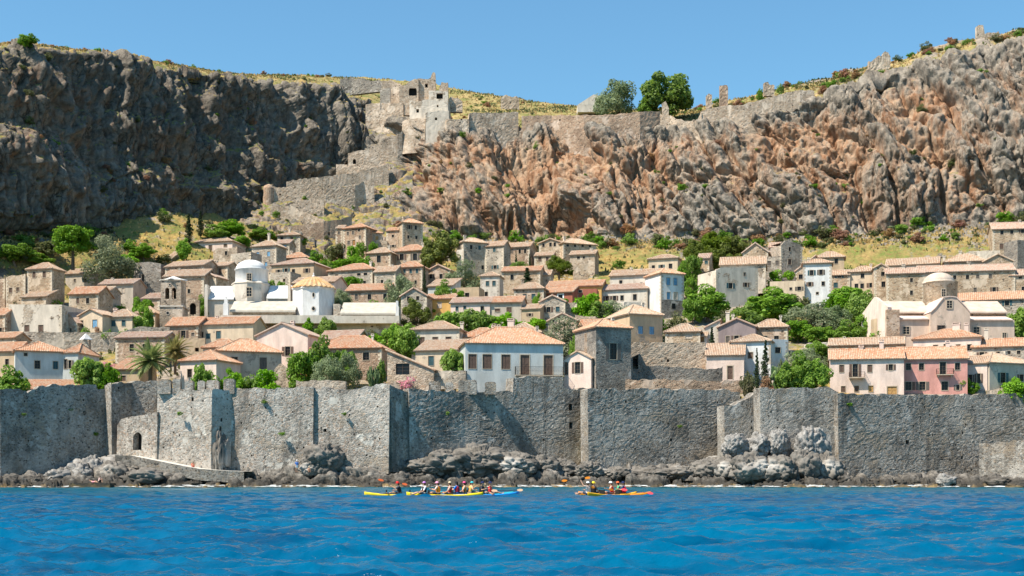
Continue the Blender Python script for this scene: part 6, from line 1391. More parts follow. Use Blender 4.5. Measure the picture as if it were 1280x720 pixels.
def plant(px, ytop, ybot, wpx, kind, label, D=None, group='trees between the houses', **k):
    D = D or Dg(ybot); b = Vector(P(px, ybot, D)); H = (ybot - ytop) / F * D; W = wpx / F * D
    sd_q = surfD(px, ybot)
    if sd_q and D > sd_q - .5: D = sd_q - .4; b = Vector(P(px, ybot, D)); H = (ybot - ytop) / F * D; W = wpx / F * D
    g = tz(b.x, b.y)
    if g < b.z and 'palm' not in kind and not (sd_q and abs(D - sd_q + .5) < .6): ext = min(b.z - g, 3.0); b.z -= ext; H += ext
    if kind in ('leafy', 'fresh', 'olive', 'pine'): W *= 1.18; H *= 1.08
    return plant_at(b, kind, W, H, label, group, **k)
T = plant
T(91, 279, 306, 46, 'leafy', 'big round dark green tree at foot of the shaded cliff', 298, v=0)
T(137, 301, 345, 62, 'olive', 'large grey green olive tree above the pale grey laundry house', 298)
T(236, 266, 304, 15, 'cypress', 'taller of the cypress pair above the pink three window house', 345); T(250.5, 263, 296, 14, 'cypress', 'slimmer cypress of the pair at the cliff foot', 352)
T(230, 300, 328, 18, 'fresh', 'bright green tree under the taller cypress', 336)
T(270, 282, 300, 30, 'fresh', 'bright green tree behind the pink three window house', 345); T(288, 277, 298, 36, 'leafy', 'spreading tree on the slope right above the pink chimney', 350); T(303, 295, 310, 20, 'fresh', 'small light green tree beside the pink house chimney', 340)
T(326, 286, 300, 30, 'leafy', 'leafy tree at foot of the grassy rocks below the ramp', 352)
T(346, 349, 361, 26, 'hedge', 'dark clipped bush behind the right arm of the white church', 276, rz=0)
T(552, 291, 334, 48, 'pine', 'yellow green pine spreading beside the square stone tower', 330); T(540, 302, 334, 26, 'pine', 'lower pine crown leaning against the square stone tower', 329)
T(452, 300, 310, 17, 'bush', 'round bush in front of the brown door house', 346); T(467, 300, 310, 16, 'bush', 'round bush touching the brown door house corner', 346)
T(442, 309, 323, 18, 'fresh', 'light green tree on the yellow slope beside the single window house', 338); T(430, 322, 334, 36, 'leafy', 'wide low tree on the yellow slope behind the wide hipped house', 326); T(455, 321, 337, 22, 'leafy', 'round tree against the single large window house', 326); T(412, 328, 346, 14, 'leafy', 'narrow tree beside the wide hipped house chimney side', 318)
T(440, 343, 358, 25, 'leafy', 'leafy tree in front of the wide hipped house windows', 296); T(500, 345, 379, 37, 'olive', 'pale olive tree before the three window house', 276); T(427, 362, 379, 28, 'olive', 'olive tree beside the eight sided chapel', 272); T(467, 373, 379, 18, 'bush', 'low bush on the end of the long brown house', 268)
T(530.5, 330, 369, 10, 'cypress', 'dark slender cypress between the three window house and brown gable', 288)
T(580, 330, 358, 42, 'olive', 'round grey green tree below the tall grey stone house', 300); T(555, 355, 372, 30, 'leafy', 'leafy tree beside the pale blue lean-to', 276); T(573, 362, 374, 18, 'leafy', 'small tree against the flat roofed tan house', 275)
T(521, 374, 406, 35, 'pine', 'yellow green pine before the dark gabled stone house', 262); T(543, 386, 408, 22, 'scrub', 'brownish green shrub beside the pine near the ochre house', 258, v=1)
for i, (a, b, c, d, l) in enumerate([(560, 390, 415, 34, 'bright fig tree under the long pink house corner'), (585, 386, 416, 40, 'tallest bright fig tree under the long pink house'), (608, 392, 416, 30, 'bright fig tree under the cream house with brown openings'), (632, 393, 414, 36, 'bright fig tree farthest from the palms under the cream house'), (665, 398, 412, 34, 'yellow green fig tree before the low tan shed'), (490, 405, 436, 28, 'bright fig tree beside the white flowering shrub'), (510, 404, 440, 30, 'bright fig tree touching the three brown window house'), (472, 418, 434, 24, 'pale green tree under the church nave terrace')]): T(a, b, c, d, 'fresh', l, None)
T(466, 411, 426, 26, 'scrub', 'white flowering shrub beneath the church nave', 250); T(386, 400, 416, 18, 'fresh', 'green tree under the terrace of the white church', 254); T(407, 399, 416, 28, 'fresh', 'wider green tree under the terrace of the eight sided chapel', 252)
T(378, 434, 475, 36, 'leafy', 'tall leafy tree in front of the pale pink gable', 218); T(402, 428, 470, 40, 'leafy', 'spreading leafy tree covering the long orange barn corner', 220); T(432, 432, 470, 26, 'leafy', 'leafy tree beneath the eave of the long orange barn', 222)
T(410, 446, 478, 36, 'olive', 'silvery olive tree in front of the leafy trees', 214); T(431, 442, 478, 34, 'olive', 'silvery olive tree before the barn window', 215)
T(466, 446, 480, 20, 'cactus', 'tall prickly pear beside the stone barn arch', 212, 'prickly pears'); T(476, 450, 478, 12, 'fresh', 'thin green tree squeezed next to the stone barn', 213)
T(567, 437, 464, 30, 'fresh', 'yellow green shrub against the front house wall', 218); T(508, 464, 476, 30, 'pink', 'pink flowering shrub at foot of the arched stone barn', 211.5)
T(705, 402, 432, 58, 'olive', 'wide olive tree behind the little cream gabled house', 236); T(722, 420, 436, 20, 'leafy', 'small green tree beside the dark tower west wall', 228)
T(699, 320, 354, 34, 'pine', 'leafy pine beside the terraced mansion front', 318); T(659, 334, 358, 26, 'cypress', 'broad dark conifer above the teal shuttered house', 292, v=1)
T(645, 313, 330, 6, 'cypress', 'tiny cypress before the long three window house', 326); T(662, 317, 334, 7, 'cypress', 'tiny cypress at the corner of the mansion path', 326); T(648, 326, 334, 24, 'hedge', 'low hedge before the long three window house', 325, rz=0)
T(735, 370, 398, 40, 'fresh', 'bright tree covering the taller dark red house', 264); T(750, 376, 399, 36, 'leafy', 'leafy tree before the white curved terrace', 263); T(768, 376, 399, 36, 'olive', 'olive tree under the white curved terrace', 262); T(672, 369, 384, 14, 'fresh', 'small green tree beside the grey gabled house', 270)
T(893, 291, 332, 52, 'pine', 'tallest umbrella pine under the great cliff', 330); T(873, 300, 334, 40, 'pine', 'umbrella pine over the slim grey teal window house', 326); T(918, 296, 330, 42, 'pine', 'umbrella pine beside the brown windowless gable', 328); T(900, 312, 340, 40, 'pine', 'lower shaded pine between umbrella pines', 320); T(866, 315, 345, 22, 'leafy', 'leafy tree at the foot of the umbrella pines', 312)
T(853, 332, 352, 22, 'leafy', 'green tree behind the white house with blue shutters', 300); T(864, 348, 362, 16, 'fresh', 'light green tree between white house and plaster ruin', 286)
T(884, 361, 393, 50, 'leafy', 'large leafy tree below the plaster ruin', 274); T(866, 368, 392, 24, 'leafy', 'leafy tree shading the side of the blue shuttered house', 272)
T(968, 364, 399, 64, 'leafy', 'large round bush tree below the low cream house', 272); T(945, 372, 396, 30, 'fresh', 'light tree left of the large round bush tree', 276); T(978, 336, 352, 34, 'hedge', 'clipped rectangular hedge under the tall ruined gable', 302, rz=0)
T(1062, 359, 394, 44, 'fresh', 'bright tree in front of the cream four window house', 280); T(1078, 364, 414, 36, 'leafy', 'leafy tree beside the domed church facade', 262); T(1048, 366, 392, 34, 'leafy', 'leafy tree beneath the white five window house', 276)
T(1013, 380, 424, 64, 'olive', 'broad olive tree on the slope before the white five window house', 262); T(1042, 384, 422, 40, 'olive', 'olive tree with pink tinge beside the broad olive', 260); T(1080, 394, 418, 26, 'fresh', 'yellow green tree under the domed church west end', 255); T(995, 400, 426, 36, 'leafy', 'dark leafy tree east of the rosy stone house', 256); T(1025, 408, 428, 40, 'leafy', 'leafy tree above the flat white roof', 252); T(1060, 404, 426, 40, 'leafy', 'leafy tree before the crumbling wall of the domed church', 250)
T(890, 408, 434, 17, 'cypress', 'stout dark conifer before the lilac gable', 232, v=2); T(957, 424, 468, 17, 'cypress', 'taller cypress beside the white cottage', 222); T(946, 434, 474, 11, 'cypress', 'thinner cypress beside the white cottage door', 220)
T(1000, 446, 482, 44, 'leafy', 'leafy tree behind the dark wall with boulders', 217); T(983, 456, 484, 28, 'fresh', 'bright tree behind the boulders wall', 216); T(1018, 450, 484, 40, 'leafy', 'leafy tree beside the pale pink balcony house', 216.5); T(1005, 436, 462, 52, 'olive', 'olive tree above the leafy trees near the pink house', 228); T(1020, 428, 450, 36, 'fresh', 'bright tree near the corner of the old stone house', 236)
T(934, 457, 480, 22, 'scrub', 'yellow green shrub before the cream lean roof house', 217, v=1); T(968, 446, 482, 24, 'cactus', 'prickly pear beside the cypresses', 216.5, 'prickly pears'); T(980, 436, 470, 18, 'cactus', 'prickly pear farther up beside the flat white annex', 222, 'prickly pears'); T(958, 468, 482, 18, 'heath', 'dry brown shrub beneath the prickly pear', 215.5)
T(1204, 470, 494, 18, 'fresh', 'small sparse tree before the deep pink house corner', 219.5); T(1216, 478, 494, 16, 'fresh', 'small bright bush touching the cream end wing', 219.6); T(1268, 475, 494, 40, 'fresh', 'clipped bright bush in front of the grey stone house', 221.0)
T(188, 426, 484, 62, 'palm', 'tall green date palm behind the sea gate wall', 215, v=0); T(219, 420, 466, 44, 'drypalm', 'yellowing palm beside the tan garden wall', 226, v=1)
T(112, 448, 482, 42, 'fresh', 'bright leafy tree beside the narrow end house', 214.5); T(134, 455, 484, 32, 'leafy', 'green tree before the small arched door house', 214.5); T(14, 464, 488, 46, 'leafy', 'leafy tree before the tan low house', 208); T(-8, 466, 488, 30, 'leafy', 'leafy tree cut by the frame edge', 207)
T(136, 445, 456, 18, 'pink', 'pink bougainvillea on the tiled roof house', 222)
T(178, 372, 392, 26, 'leafy', 'leafy tree above the small creeper cottage', 264); T(181, 384, 408, 22, 'fresh', 'bright creeper over the small pale cottage', 255); T(176, 397, 416, 22, 'fresh', 'bright bush beside the bell tower foot', 252); T(252, 374, 392, 18, 'leafy', 'green tree in the gap beside the white church', 268)
for x_, w_, k, l in ((106, 18, 'fresh', 'potted green bush before the cream gabled cottage'), (121, 14, 'heath', 'reddish flowering bush on the grey terrace wall'), (132, 22, 'leafy', 'leafy bush on the terrace between two cream cottages'), (150, 22, 'fresh', 'green bush before the teal window cottage')): T(x_, 406, 417, w_, {'leafy': 'bush', 'fresh': 'bush'}.get(k, k), l, 249)
for x_, yt, w_, k, l in ((268, 463, 30, 'bush', 'green bush under the grey rendered cottage corner'), (290, 464, 28, 'fresh', 'bright bush under the grey rendered cottage window'), (312, 465, 30, 'bush', 'broad bush under the grey rendered cottage'), (334, 464, 30, 'fresh', 'bright bush beside the crumbled stone pile'), (254, 455, 24, 'fresh', 'yellow green bush beside the small pink house'), (244, 470, 26, 'bush', 'low bush behind the merlons')): T(x_, yt, 484, w_, k, l, 212)
T(1273, 385, 432, 30, 'fresh', 'bright tree beside the domed church at frame edge', 255)
for i, (x_, yt, yb, w_, k, l) in enumerate([(612, 352, 366, 20, 'olive', 'olive tree beside the whitish gabled house'), (815, 392, 412, 34, 'fresh', 'bright tree above the small hip roofed hut'), (845, 390, 410, 30, 'scrub', 'golden green shrub above the small hip roofed hut'), (930, 384, 408, 40, 'fresh', 'bright tree above the rosy stone house'), (905, 388, 404, 26, 'scrub', 'golden green shrub above the lilac gable'), (1000, 362, 384, 30, 'scrub', 'dusty green shrub beside the low cream house'), (700, 372, 392, 26, 'leafy', 'leafy tree beside the grey gabled house wing'), (790, 392, 412, 30, 'scrub', 'golden green shrub behind the wide beige house'), (480, 362, 380, 22, 'fresh', 'bright tree at the corner of the long brown house'), (395, 318, 338, 30, 'leafy', 'leafy tree between the beige house and the hipped orange roof'), (420, 300, 316, 30, 'scrub', 'golden green shrub on the yellow slope'), (370, 296, 310, 26, 'fresh', 'bright tree under the big sloping retaining wall'), (160, 318, 340, 26, 'fresh', 'bright tree beside the large grey green olive'), (60, 300, 322, 40, 'scrub', 'wide dusty shrub left of the big round dark tree'), (20, 305, 328, 40, 'leafy', 'low green tree at the shaded cliff foot near the frame edge'), (50, 318, 332, 30, 'fresh', 'bright bush tree above the two window stone house'), (180, 306, 324, 30, 'leafy', 'green tree under the cliff beside the large olive'), (205, 316, 330, 24, 'scrub', 'dusty shrub left of the taller cypress')]): T(x_, yt, yb, w_, k, l)
# trees on the skyline
T(773, 103, 141, 54, 'olive', 'wide grey green tree on the cliff top', 408, 'trees on the cliff top', v=1); T(752, 118, 140, 20, 'olive', 'small grey green tree leaning on the wide one', 410, 'trees on the cliff top', v=2)
T(833, 92, 141, 62, 'leafy', 'dark green tall tree on the cliff top', 406, 'trees on the cliff top', v=1); T(808, 118, 141, 22, 'leafy', 'low dark tree beneath the tall cliff top tree', 404, 'trees on the cliff top')
T(35, 43, 60, 22, 'leafy', 'lone round tree on rim of the shaded cliff', 345, 'trees on the cliff top')
for px, yb, k, W, l in ((950, 118, 'leafy', 10, 'dark round bush west of the skyline ruin'), (975, 112, 'leafy', 12, 'dark round bush east of the skyline ruin'), (1052, 93, 'leafy', 16, 'dark round bush farther up the skyline')): T(px, yb - 9, yb, W, 'bush', l, 405, 'trees on the cliff top')
mb = MB()
t_ = Bld('white_house', 'small whitish roofless house on the skyline behind the cliff top trees', 'house', 740, 134, 425)
a = t_.p(722, 131, 425); b_ = t_.p(752, 140, 425); q = t_.p(742, 118, 425)
mb.box(a.x, b_.x, a.y, a.y + 6, b_.z, a.z); t_.part('wall', mb, WALL['wo']); mb = MB(); mb.poly([(a.x, a.y - .02, a.z), (b_.x, a.y - .02, a.z), (b_.x, a.y - .02, q.z - .5), (q.x, a.y - .02, q.z)]); mb.poly([(a.x, a.y + 6.02, a.z), (q.x, a.y + 6.02, q.z), (b_.x, a.y + 6.02, q.z - .5), (b_.x, a.y + 6.02, a.z)]); mb.poly([(a.x, a.y - .02, a.z), (q.x, a.y - .02, q.z), (q.x, a.y + 6.02, q.z), (a.x, a.y + 6.02, a.z)]); mb.poly([(q.x, a.y - .02, q.z), (b_.x, a.y - .02, q.z - .5), (b_.x, a.y + 6.02, q.z - .5), (q.x, a.y + 6.02, q.z)]); t_.part('gable', mb, WALL['wo'])
# ------------------------------------------------------------------ scrub on cliff, slopes and hilltop
rs = np.random.RandomState(21)
def scatter(G_, ok, n):
    idx = np.argwhere(ok); idx = idx[rs.choice(len(idx), min(n, len(idx)), False)]; return [G_[i, j] for i, j in idx]
def pxs_of(G_): return 640 + G_[..., 0] / G_[..., 1] * F
pc_ = pxs_of(CLP); inview = (pc_ > -20) & (pc_ < 1300)
nlow = CLV < 42
def shr(p, kinds, s0, s1, labels, group):
    k = rs.choice(len(kinds), p=[q[1] for q in kinds]); kind = kinds[k][0]; s = s0 + (s1 - s0) * rs.rand() ** 2
    plant_at((p[0], p[1], p[2] - s * .15), kind, s, s * rs.uniform(.6, .95), labels[kind], group)
LBC = dict(bush='small green bush clinging to the rock of the great cliff', scrub='small dusty shrub clinging to the rock of the great cliff', heath='small rusty brown shrub on the great cliff')
for p in scatter(CLP, inview & (CLN[..., 2] > .25) & (CLV > 40) & (CLV < 205), 120): shr(p, [('bush', .35), ('scrub', .45), ('heath', .2)], 1.0, 3.4, LBC, 'shrubs on the great cliff')
LBT = dict(bush='green bush on the rubble slope at foot of the great cliff', scrub='dusty shrub on the rubble slope at foot of the great cliff', heath='rusty brown shrub on the rubble slope at the cliff foot', cactus='prickly pear on the rubble slope at foot of the great cliff')
for p in scatter(CLP, inview & nlow & (CLV > 6), 240): shr(p, [('bush', .36), ('scrub', .40), ('heath', .14), ('cactus', .10)], 1.4, 5.0, LBT, 'shrubs at the cliff foot')
LBS = dict(bush='green bush on the spur between ramp walls', scrub='dusty shrub on the spur between ramp walls', heath='rusty brown shrub on the spur between ramp walls')
for p in scatter(S2, (SN2[..., 2] > .45) & (np.arange(S2.shape[1])[None, :] < 118), 46): shr(p, [('bush', .5), ('scrub', .3), ('heath', .2)], 1.2, 3.4, LBS, 'shrubs on the spur')
LBH = dict(bush='green bush in the dry grass of the cliff top', scrub='dusty shrub in the dry grass of the cliff top', heath='rusty brown shrub in dry grass of the cliff top')
ph = pxs_of(H); hv = (ph > -10) & (ph < 1295)
hjj = np.arange(H.shape[1])[None, :] + 0 * ph
for p in scatter(H, hv & (hjj > 3) & (hjj < 84) & (rs.rand(*ph.shape) < .3 + .7 * (ph > 850)), 205): shr(p, [('bush', .42), ('scrub', .26), ('heath', .32)], 1.2, 4.2 if p[0] > 60 else 3.0, LBH, 'shrubs on the cliff top')
LBG = dict(fresh='small bright fig tree on open ground between the houses', olive='small olive tree on open ground between the houses', bush='green bush on open ground between the houses', scrub='dusty shrub on open ground between the houses', heath='rusty brown shrub on open ground between the houses', straw='tuft of straw coloured grass on open ground between the houses')
pg_ = pxs_of(TG)
for p in scatter(TG, (pg_ > -10) & (pg_ < 1290) & (Yg > 222) & (Yg < 366), 160): shr(p, [('bush', .56), ('scrub', .22), ('heath', .1), ('straw', .12)], 1.8, 5.0, LBG, 'shrubs between the houses')
# dry grass as one uncountable cover
def tufts(name, pts, h, mat):
    n = len(pts); P0 = np.array(pts) + rs.randn(n, 3) * np.array([.25, .25, 0]); a = rs.rand(n) * 6.28; hh = h * (.5 + rs.rand(n)); w_ = .16 + .2 * rs.rand(n)
    d = np.stack([np.cos(a), np.sin(a), 0 * a], 1) * w_[:, None]; lean = np.stack([rs.randn(n), rs.randn(n), 0 * a], 1) * .25 * hh[:, None]
    V = np.stack([P0 - d - [0, 0, .15], P0 + d - [0, 0, .15], P0 + d * .5 + lean + np.stack([0 * a, 0 * a, hh], 1), P0 - d * .7 + lean * .8 + np.stack([0 * a, 0 * a, hh * .9], 1)], 1).reshape(-1, 3)
    me = bpy.data.meshes.new(name); me.vertices.add(4 * n); me.vertices.foreach_set('co', V.reshape(-1)); me.loops.add(4 * n); me.loops.foreach_set('vertex_index', np.arange(4 * n)); me.polygons.add(n); me.polygons.foreach_set('loop_start', np.arange(0, 4 * n, 4)); me.polygons.foreach_set('loop_total', np.full(n, 4)); me.update(calc_edges=True); me.materials.append(mat)
    o = link(bpy.data.objects.new(name, me)); tag(o, kind='stuff'); return o
def many(G_, ok, n):
    idx = np.argwhere(ok); return G_[tuple(idx[rs.choice(len(idx), n)].T)]
tufts('dry_grass', many(H, hv & (hjj > 1) & (hjj < 90) & (hg > .5), 12000), .38, LEAF['straw'])
tufts('green_weeds', many(H, hv & (hjj > 1) & (hjj < 90) & (fbm(H[..., 0] / 9, H[..., 1] / 9, 0 * H[..., 0], 3, 77) > .12), 9000), .42, LEAF['scrub'])
gp = np.clip(fbm(X / 12, Yg / 12, 0 * X, 3, 55), -1, 1)
tufts('dry_grass', np.concatenate([many(TG, (Yg > 300) & (gp > .02) & (pg_ > -10) & (pg_ < 1290), 9000), many(CLP, inview & (CLV > 4) & (CLV < 40) & (grass > .3), 7000)]), .34, LEAF['straw'])
tufts('green_weeds', np.concatenate([many(TG, (Yg > 222) & (gp < -.03) & (pg_ > -10) & (pg_ < 1290), 9000), many(CLP, inview & (CLV > 4) & (CLV < 40), 2000)]), .5, LEAF['scrub'])

for k, (px, py, D) in enumerate([(30, 520, 200.6), (88, 515, 206), (120, 545, 208.6), (225, 520, 201.4), (330, 505, 202.2), (352, 545, 201.2), (430, 520, 201), (560, 520, 205.4), (850, 535, 212), (1062, 508, 209.2)]):
    plant_at(P(px, py, D + .45), 'bush', vr.uniform(.8, 1.2), vr.uniform(.5, .8), 'small caper bush rooted in a joint of the town wall', 'caper bushes on the town wall')
# ------------------------------------------------------------------ boulders and outcrops on the shore
def rockmesh(seed, flute=0.0, n=56, m=36, big=.5):
    t = np.linspace(0, 2 * np.pi, n + 1)[:, None]; f = np.linspace(.02, np.pi - .02, m)[None, :]
    d = np.stack([np.cos(t) * np.sin(f), np.sin(t) * np.sin(f), np.cos(f) + 0 * t], -1); o = seed * 7.3
    a, b, c_ = d[..., 0], d[..., 1], d[..., 2]
    w1, w2, wid = worley(a * 2.2 + o, b * 2.2, c_ * (1.0 if flute else 2.2), 300 + seed); v1, v2, vid = worley(a * 5.5 + o, b * 5.5, c_ * (1.2 if flute else 5), 320 + seed)
    r = .82 + big * .5 * fbm(a * 1.2 + o, b * 1.2, c_ * 1.2, 3, seed) + .27 * (wid - .5) + .24 * np.minimum(w2 - w1, .5) + .07 * (vid - .5) + .12 * np.minimum(v2 - v1, .4) + .05 * fbm(a * 9 + o, b * 9, c_ * 9, 2, seed)
    if flute: r = r + .16 * (ridged(np.arctan2(b, a) * 4 + o, 0 * a, c_ * .5, 2, seed) - .3)
    r[-1] = r[0]; p = d * r[..., None] * .5
    p[:, 0] = p[:, 0].mean(0); p[:, -1] = p[:, -1].mean(0)
    me_o = grid_mesh('rock', p, M_SHORE, smooth=False); me = me_o.data; bpy.data.objects.remove(me_o); return me
ROCKS = [rockmesh(i) for i in range(6)]; FLUTE = rockmesh(9, 1.0); BIGR = [rockmesh(20 + i, 0, 110, 70, .55) for i in range(3)]
def palerock():
    m = NT('pale_boulder'); v = m.n('TexCoord').outputs['Object']; v2 = m.n('NewGeometry').outputs['Position']
    n1 = m.noise(v2, 1.1, 8, .72); z = m.n('SeparateXYZ', i_0=v2).outputs[2]
    col = m.mix(m.mapr(n1, .33, .66), (.11, .105, .10), (.40, .38, .355)); return m.out(col, .85, n1, .3, 1.0)
M_PALE = palerock()
def mat_on(o, m): o.material_slots[0].link = 'OBJECT'; o.material_slots[0].material = m
rk = random.Random(3)
def outcrop(px, yt, yb, w_, D, label, me=None, pale=False, rz=None, deep=1.0):
    a = P(px, yt, D); b = P(px, yb, D); h = (a[2] - b[2]) * 1.25; W = w_ / F * D * 1.08
    o = link(bpy.data.objects.new('boulder', me or rk.choice(ROCKS))); o.location = (a[0], D, a[2] - h * .46); o.scale = (W, W * .8 * deep if deep > .5 else W * deep, h); o.rotation_euler = (0, 0, rk.uniform(0, 6.28) if rz is None else rz)
    if pale: mat_on(o, M_PALE)
    tag(o, label, 'rock', 'outcrops of rock at foot of the town wall'); return o
outcrop(277, 541, 590, 44, 202.6, 'fluted upright rock growing out of the sunlit wall above the path', FLUTE, deep=.45)
outcrop(404, 556, 592, 50, 201, 'dark jagged boulder against the sunlit wall beside the bathers', BIGR[0]); outcrop(385, 575, 594, 26, 200, 'small dark boulder beside the seated bathers')
for a in ((528, 574, 596, 60, 204, 'low rock slab at the corner of the sharp wall', 0), (556, 562, 596, 70, 205, 'big knobbly rock under the first white tipped merlon', 1), (598, 556, 596, 84, 206, 'highest knobbly rock under the front house wall', 2), (640, 565, 598, 66, 206, 'knobbly rock under the iron balcony', 1), (676, 570, 598, 48, 208, 'dark overhanging rock under the front house wall', 0), (703, 574, 598, 40, 209, 'dark rock in the gap beside the pale wall edge', 2)): outcrop(*a[:6], BIGR[a[6]])
for a in ((738, 578, 600, 46, 206, 'pale topped rock below the pale wall edge', 0), (772, 583, 602, 50, 206, 'flat ledge rock behind the orange kayaks', 1), (812, 585, 602, 56, 207, 'long ledge rock under the broad shaded wall', 2), (852, 584, 602, 50, 207, 'ledge rock east under the broad shaded wall', 0), (884, 574, 602, 46, 206, 'tall pale rock near the buttress foot', 1), (908, 570, 602, 50, 205, 'wide rock directly under the buttress', 2)): outcrop(*a[:6], BIGR[a[6]])
for a in ((920, 543, 572, 36, 206, 'pale boulder resting against the buttress'), (946, 541, 572, 36, 206, 'pale grey boulder left in the wall angle'), (974, 538, 572, 34, 206.5, 'pale pointed boulder against the dark wall'), (1014, 535, 580, 48, 206, 'largest pale boulder leaning on the dark wall')): outcrop(*a, BIGR[rk.randrange(3)], True)
for a in ((938, 566, 604, 56, 202, 'dark shaded rock below the pale boulders'), (972, 570, 604, 54, 202, 'flat topped brown rock below the pale boulders'), (1004, 562, 604, 44, 202, 'round brown boulder below the largest pale boulder'), (1032, 566, 606, 46, 204, 'steep dark rock at the end of the boulder heap')): outcrop(*a, BIGR[rk.randrange(3)])
for a in ((74, 586, 606, 44, 200, 'low pale rock at the foot of the long dark wall', True), (98, 578, 606, 40, 201, 'pale cracked rock near the gate ledge', True), (116, 569, 602, 34, 204, 'pointed pale rock beside the path wall', True), (142, 576, 606, 44, 201, 'dark rock under the gate ledge', False), (182, 586, 606, 50, 198, 'dark rock below the sloping path', False), (30, 594, 610, 46, 197, 'flat black rock at the water near the frame edge', False), (1182, 592, 607, 24, 200, 'single pointed rock at the water before the long wall', True), (1246, 596, 608, 40, 198, 'flat rock before the low outer wall', False)): outcrop(*a[:6], None, a[6])
for k in range(105):
    px = -10 + 1300 * (k + rk.random()) / 105; Dw = float(np.interp(px, [s[0] for s in SH], [s[3] for s in SH])); D = Dw + rk.uniform(-.8, 5)
    zz = max(.05, (D - Dw) * .25); s = rk.uniform(.9, 2.8) * rk.uniform(.7, 1.1)
    o = link(bpy.data.objects.new('boulder', rk.choice(ROCKS))); o.location = (P(px, 600, D)[0], D, zz); o.scale = (s * rk.uniform(1, 1.7), s, s * rk.uniform(.6, .95)); o.rotation_euler = (0, 0, rk.uniform(0, 6.28))
    tag(o, 'dark wet boulder in the row along the waterline', 'rock', 'wet boulders along the waterline')
# ------------------------------------------------------------------ people
def skin_union(name, parts, vox=.014, mat=None):
    """closed tapered pieces merged into one continuous surface"""
    mb = MB()
    for p in parts:
        if p[0] == 't': mb.tube(p[1], p[2], p[3], p[4], 10); mb.ball(p[1], p[3], 10, 8); mb.ball(p[2], p[4], 10, 8)
        else: mb.ball(p[1], p[2], 14, 10, p[3] if len(p) > 3 else (1, 1, 1))
    me = mb.mesh(name + '_raw', mat); o = link(bpy.data.objects.new(name + '_raw', me))
    md = o.modifiers.new('r', 'REMESH'); md.mode = 'VOXEL'; md.voxel_size = vox; md.use_smooth_shade = True
    s2 = o.modifiers.new('s', 'SMOOTH'); s2.iterations = 3; s2.factor = .5
    dg = bpy.context.evaluated_depsgraph_get(); out = bpy.data.meshes.new_from_object(o.evaluated_get(dg)); out.name = name
    bpy.data.objects.remove(o); bpy.data.meshes.remove(me)
    out.shade_smooth()
    if not out.materials: out.materials.append(mat)
    return out
def bodyparts(pose):
    V = Vector; pr = []; J = pose; neck, pel = V(J['neck']), V(J['pelvis']); up = (neck - pel).normalized(); sh = [V(J['shL']), V(J['shR'])]
    chest = pel.lerp(neck, .68)
    lat = (sh[0] - sh[1]).normalized()
    pr += [('t', pel + lat * .07, chest + lat * .07, .115, .115), ('t', pel - lat * .07, chest - lat * .07, .115, .115), ('t', pel, chest, .12, .12), ('t', sh[0] - lat * .05 - up * .03, sh[1] + lat * .05 - up * .03, .075, .075), ('t', chest + lat * .06, neck - up * .05, .1, .06), ('t', chest - lat * .06, neck - up * .05, .1, .06)]
    hd = V(J['head']); fw = V(J['face']).normalized(); side = up.cross(fw).normalized()
    pr += [('t', neck - up * .06, hd - up * .04, .056, .055), ('b', hd + up * .02, .098, (.92, .92, 1.15)), ('t', hd - up * .06 + fw * .02, hd - up * .085 + fw * .05, .06, .035), ('t', hd + fw * .088 + up * .02, hd + fw * .112 - up * .015, .012, .016)]
    for s in (-1, 1): pr.append(('t', hd + side * s * .09 - up * .015, hd + side * s * .095 + up * .02, .018, .02))
    for s, (S, E, Hn) in enumerate((('shL', 'elL', 'haL'), ('shR', 'elR', 'haR'))):
        a, b, c_ = V(J[S]), V(J[E]), V(J[Hn]); pr += [('t', a, b, .052, .04), ('t', b, c_, .04, .027)]
        d = (c_ - b).normalized(); q = d.cross(fw); q = q.normalized() if q.length > .1 else d.orthogonal().normalized(); n_ = d.cross(q).normalized()
        pr += [('t', c_, c_ + d * .075, .03, .034), ('t', c_ + q * .018, c_ + d * .075 + q * .022, .026, .022), ('t', c_ - q * .018, c_ + d * .075 - q * .022, .026, .022)]
        for i, L in enumerate((.07, .08, .075, .06)):                                          # four fingers curling, then the thumb from the palm's side
            r0 = c_ + d * .085 + q * (.033 - .022 * i); k1 = r0 + (d * .8 + n_ * .4).normalized() * L * .55; k2 = k1 + (d * .1 + n_).normalized() * L * .5
            pr += [('t', r0, k1, .0105, .010), ('t', k1, k2, .010, .009)]
        r0 = c_ + d * .03 + q * .035; k1 = r0 + (q * .8 + d * .5 + n_ * .2).normalized() * .04; k2 = k1 + (d * .6 + n_ * .7).normalized() * .035; pr += [('t', r0, k1, .014, .012), ('t', k1, k2, .012, .010)]
    for s, (a, b, c_) in enumerate((('hiL', 'knL', 'anL'), ('hiR', 'knR', 'anR'))):
        a, b, c_ = V(J[a]), V(J[b]), V(J[c_]); pr += [('t', a, b, .085, .055), ('t', b, b.lerp(c_, .35), .055, .056), ('t', b.lerp(c_, .35), c_, .056, .036)]
        ft = V(J.get('toe', (1, 0, -.2))).normalized(); pr += [('t', c_ - ft * .03 - V((0, 0, .03)), c_ + ft * .15 - V((0, 0, .035)), .036, .026)]
    return pr
def sit(lean=.05, hl=(.42, .30, .42), hR=(.42, -.30, .42), el=(.18, .33, .36), eR=(.18, -.33, .36), face=(1, 0, 0)):
    return dict(pelvis=(0, 0, .14), neck=(lean, 0, .64), head=(lean + .03, 0, .79), face=face, shL=(lean, .19, .585), shR=(lean, -.19, .585), elL=el, haL=hl, elR=eR, haR=hR, hiL=(.03, .09, .13), hiR=(.03, -.09, .13), knL=(.46, .12, .20), knR=(.46, -.12, .20), anL=(.86, .10, .08), anR=(.86, -.10, .08), toe=(.5, 0, .9))
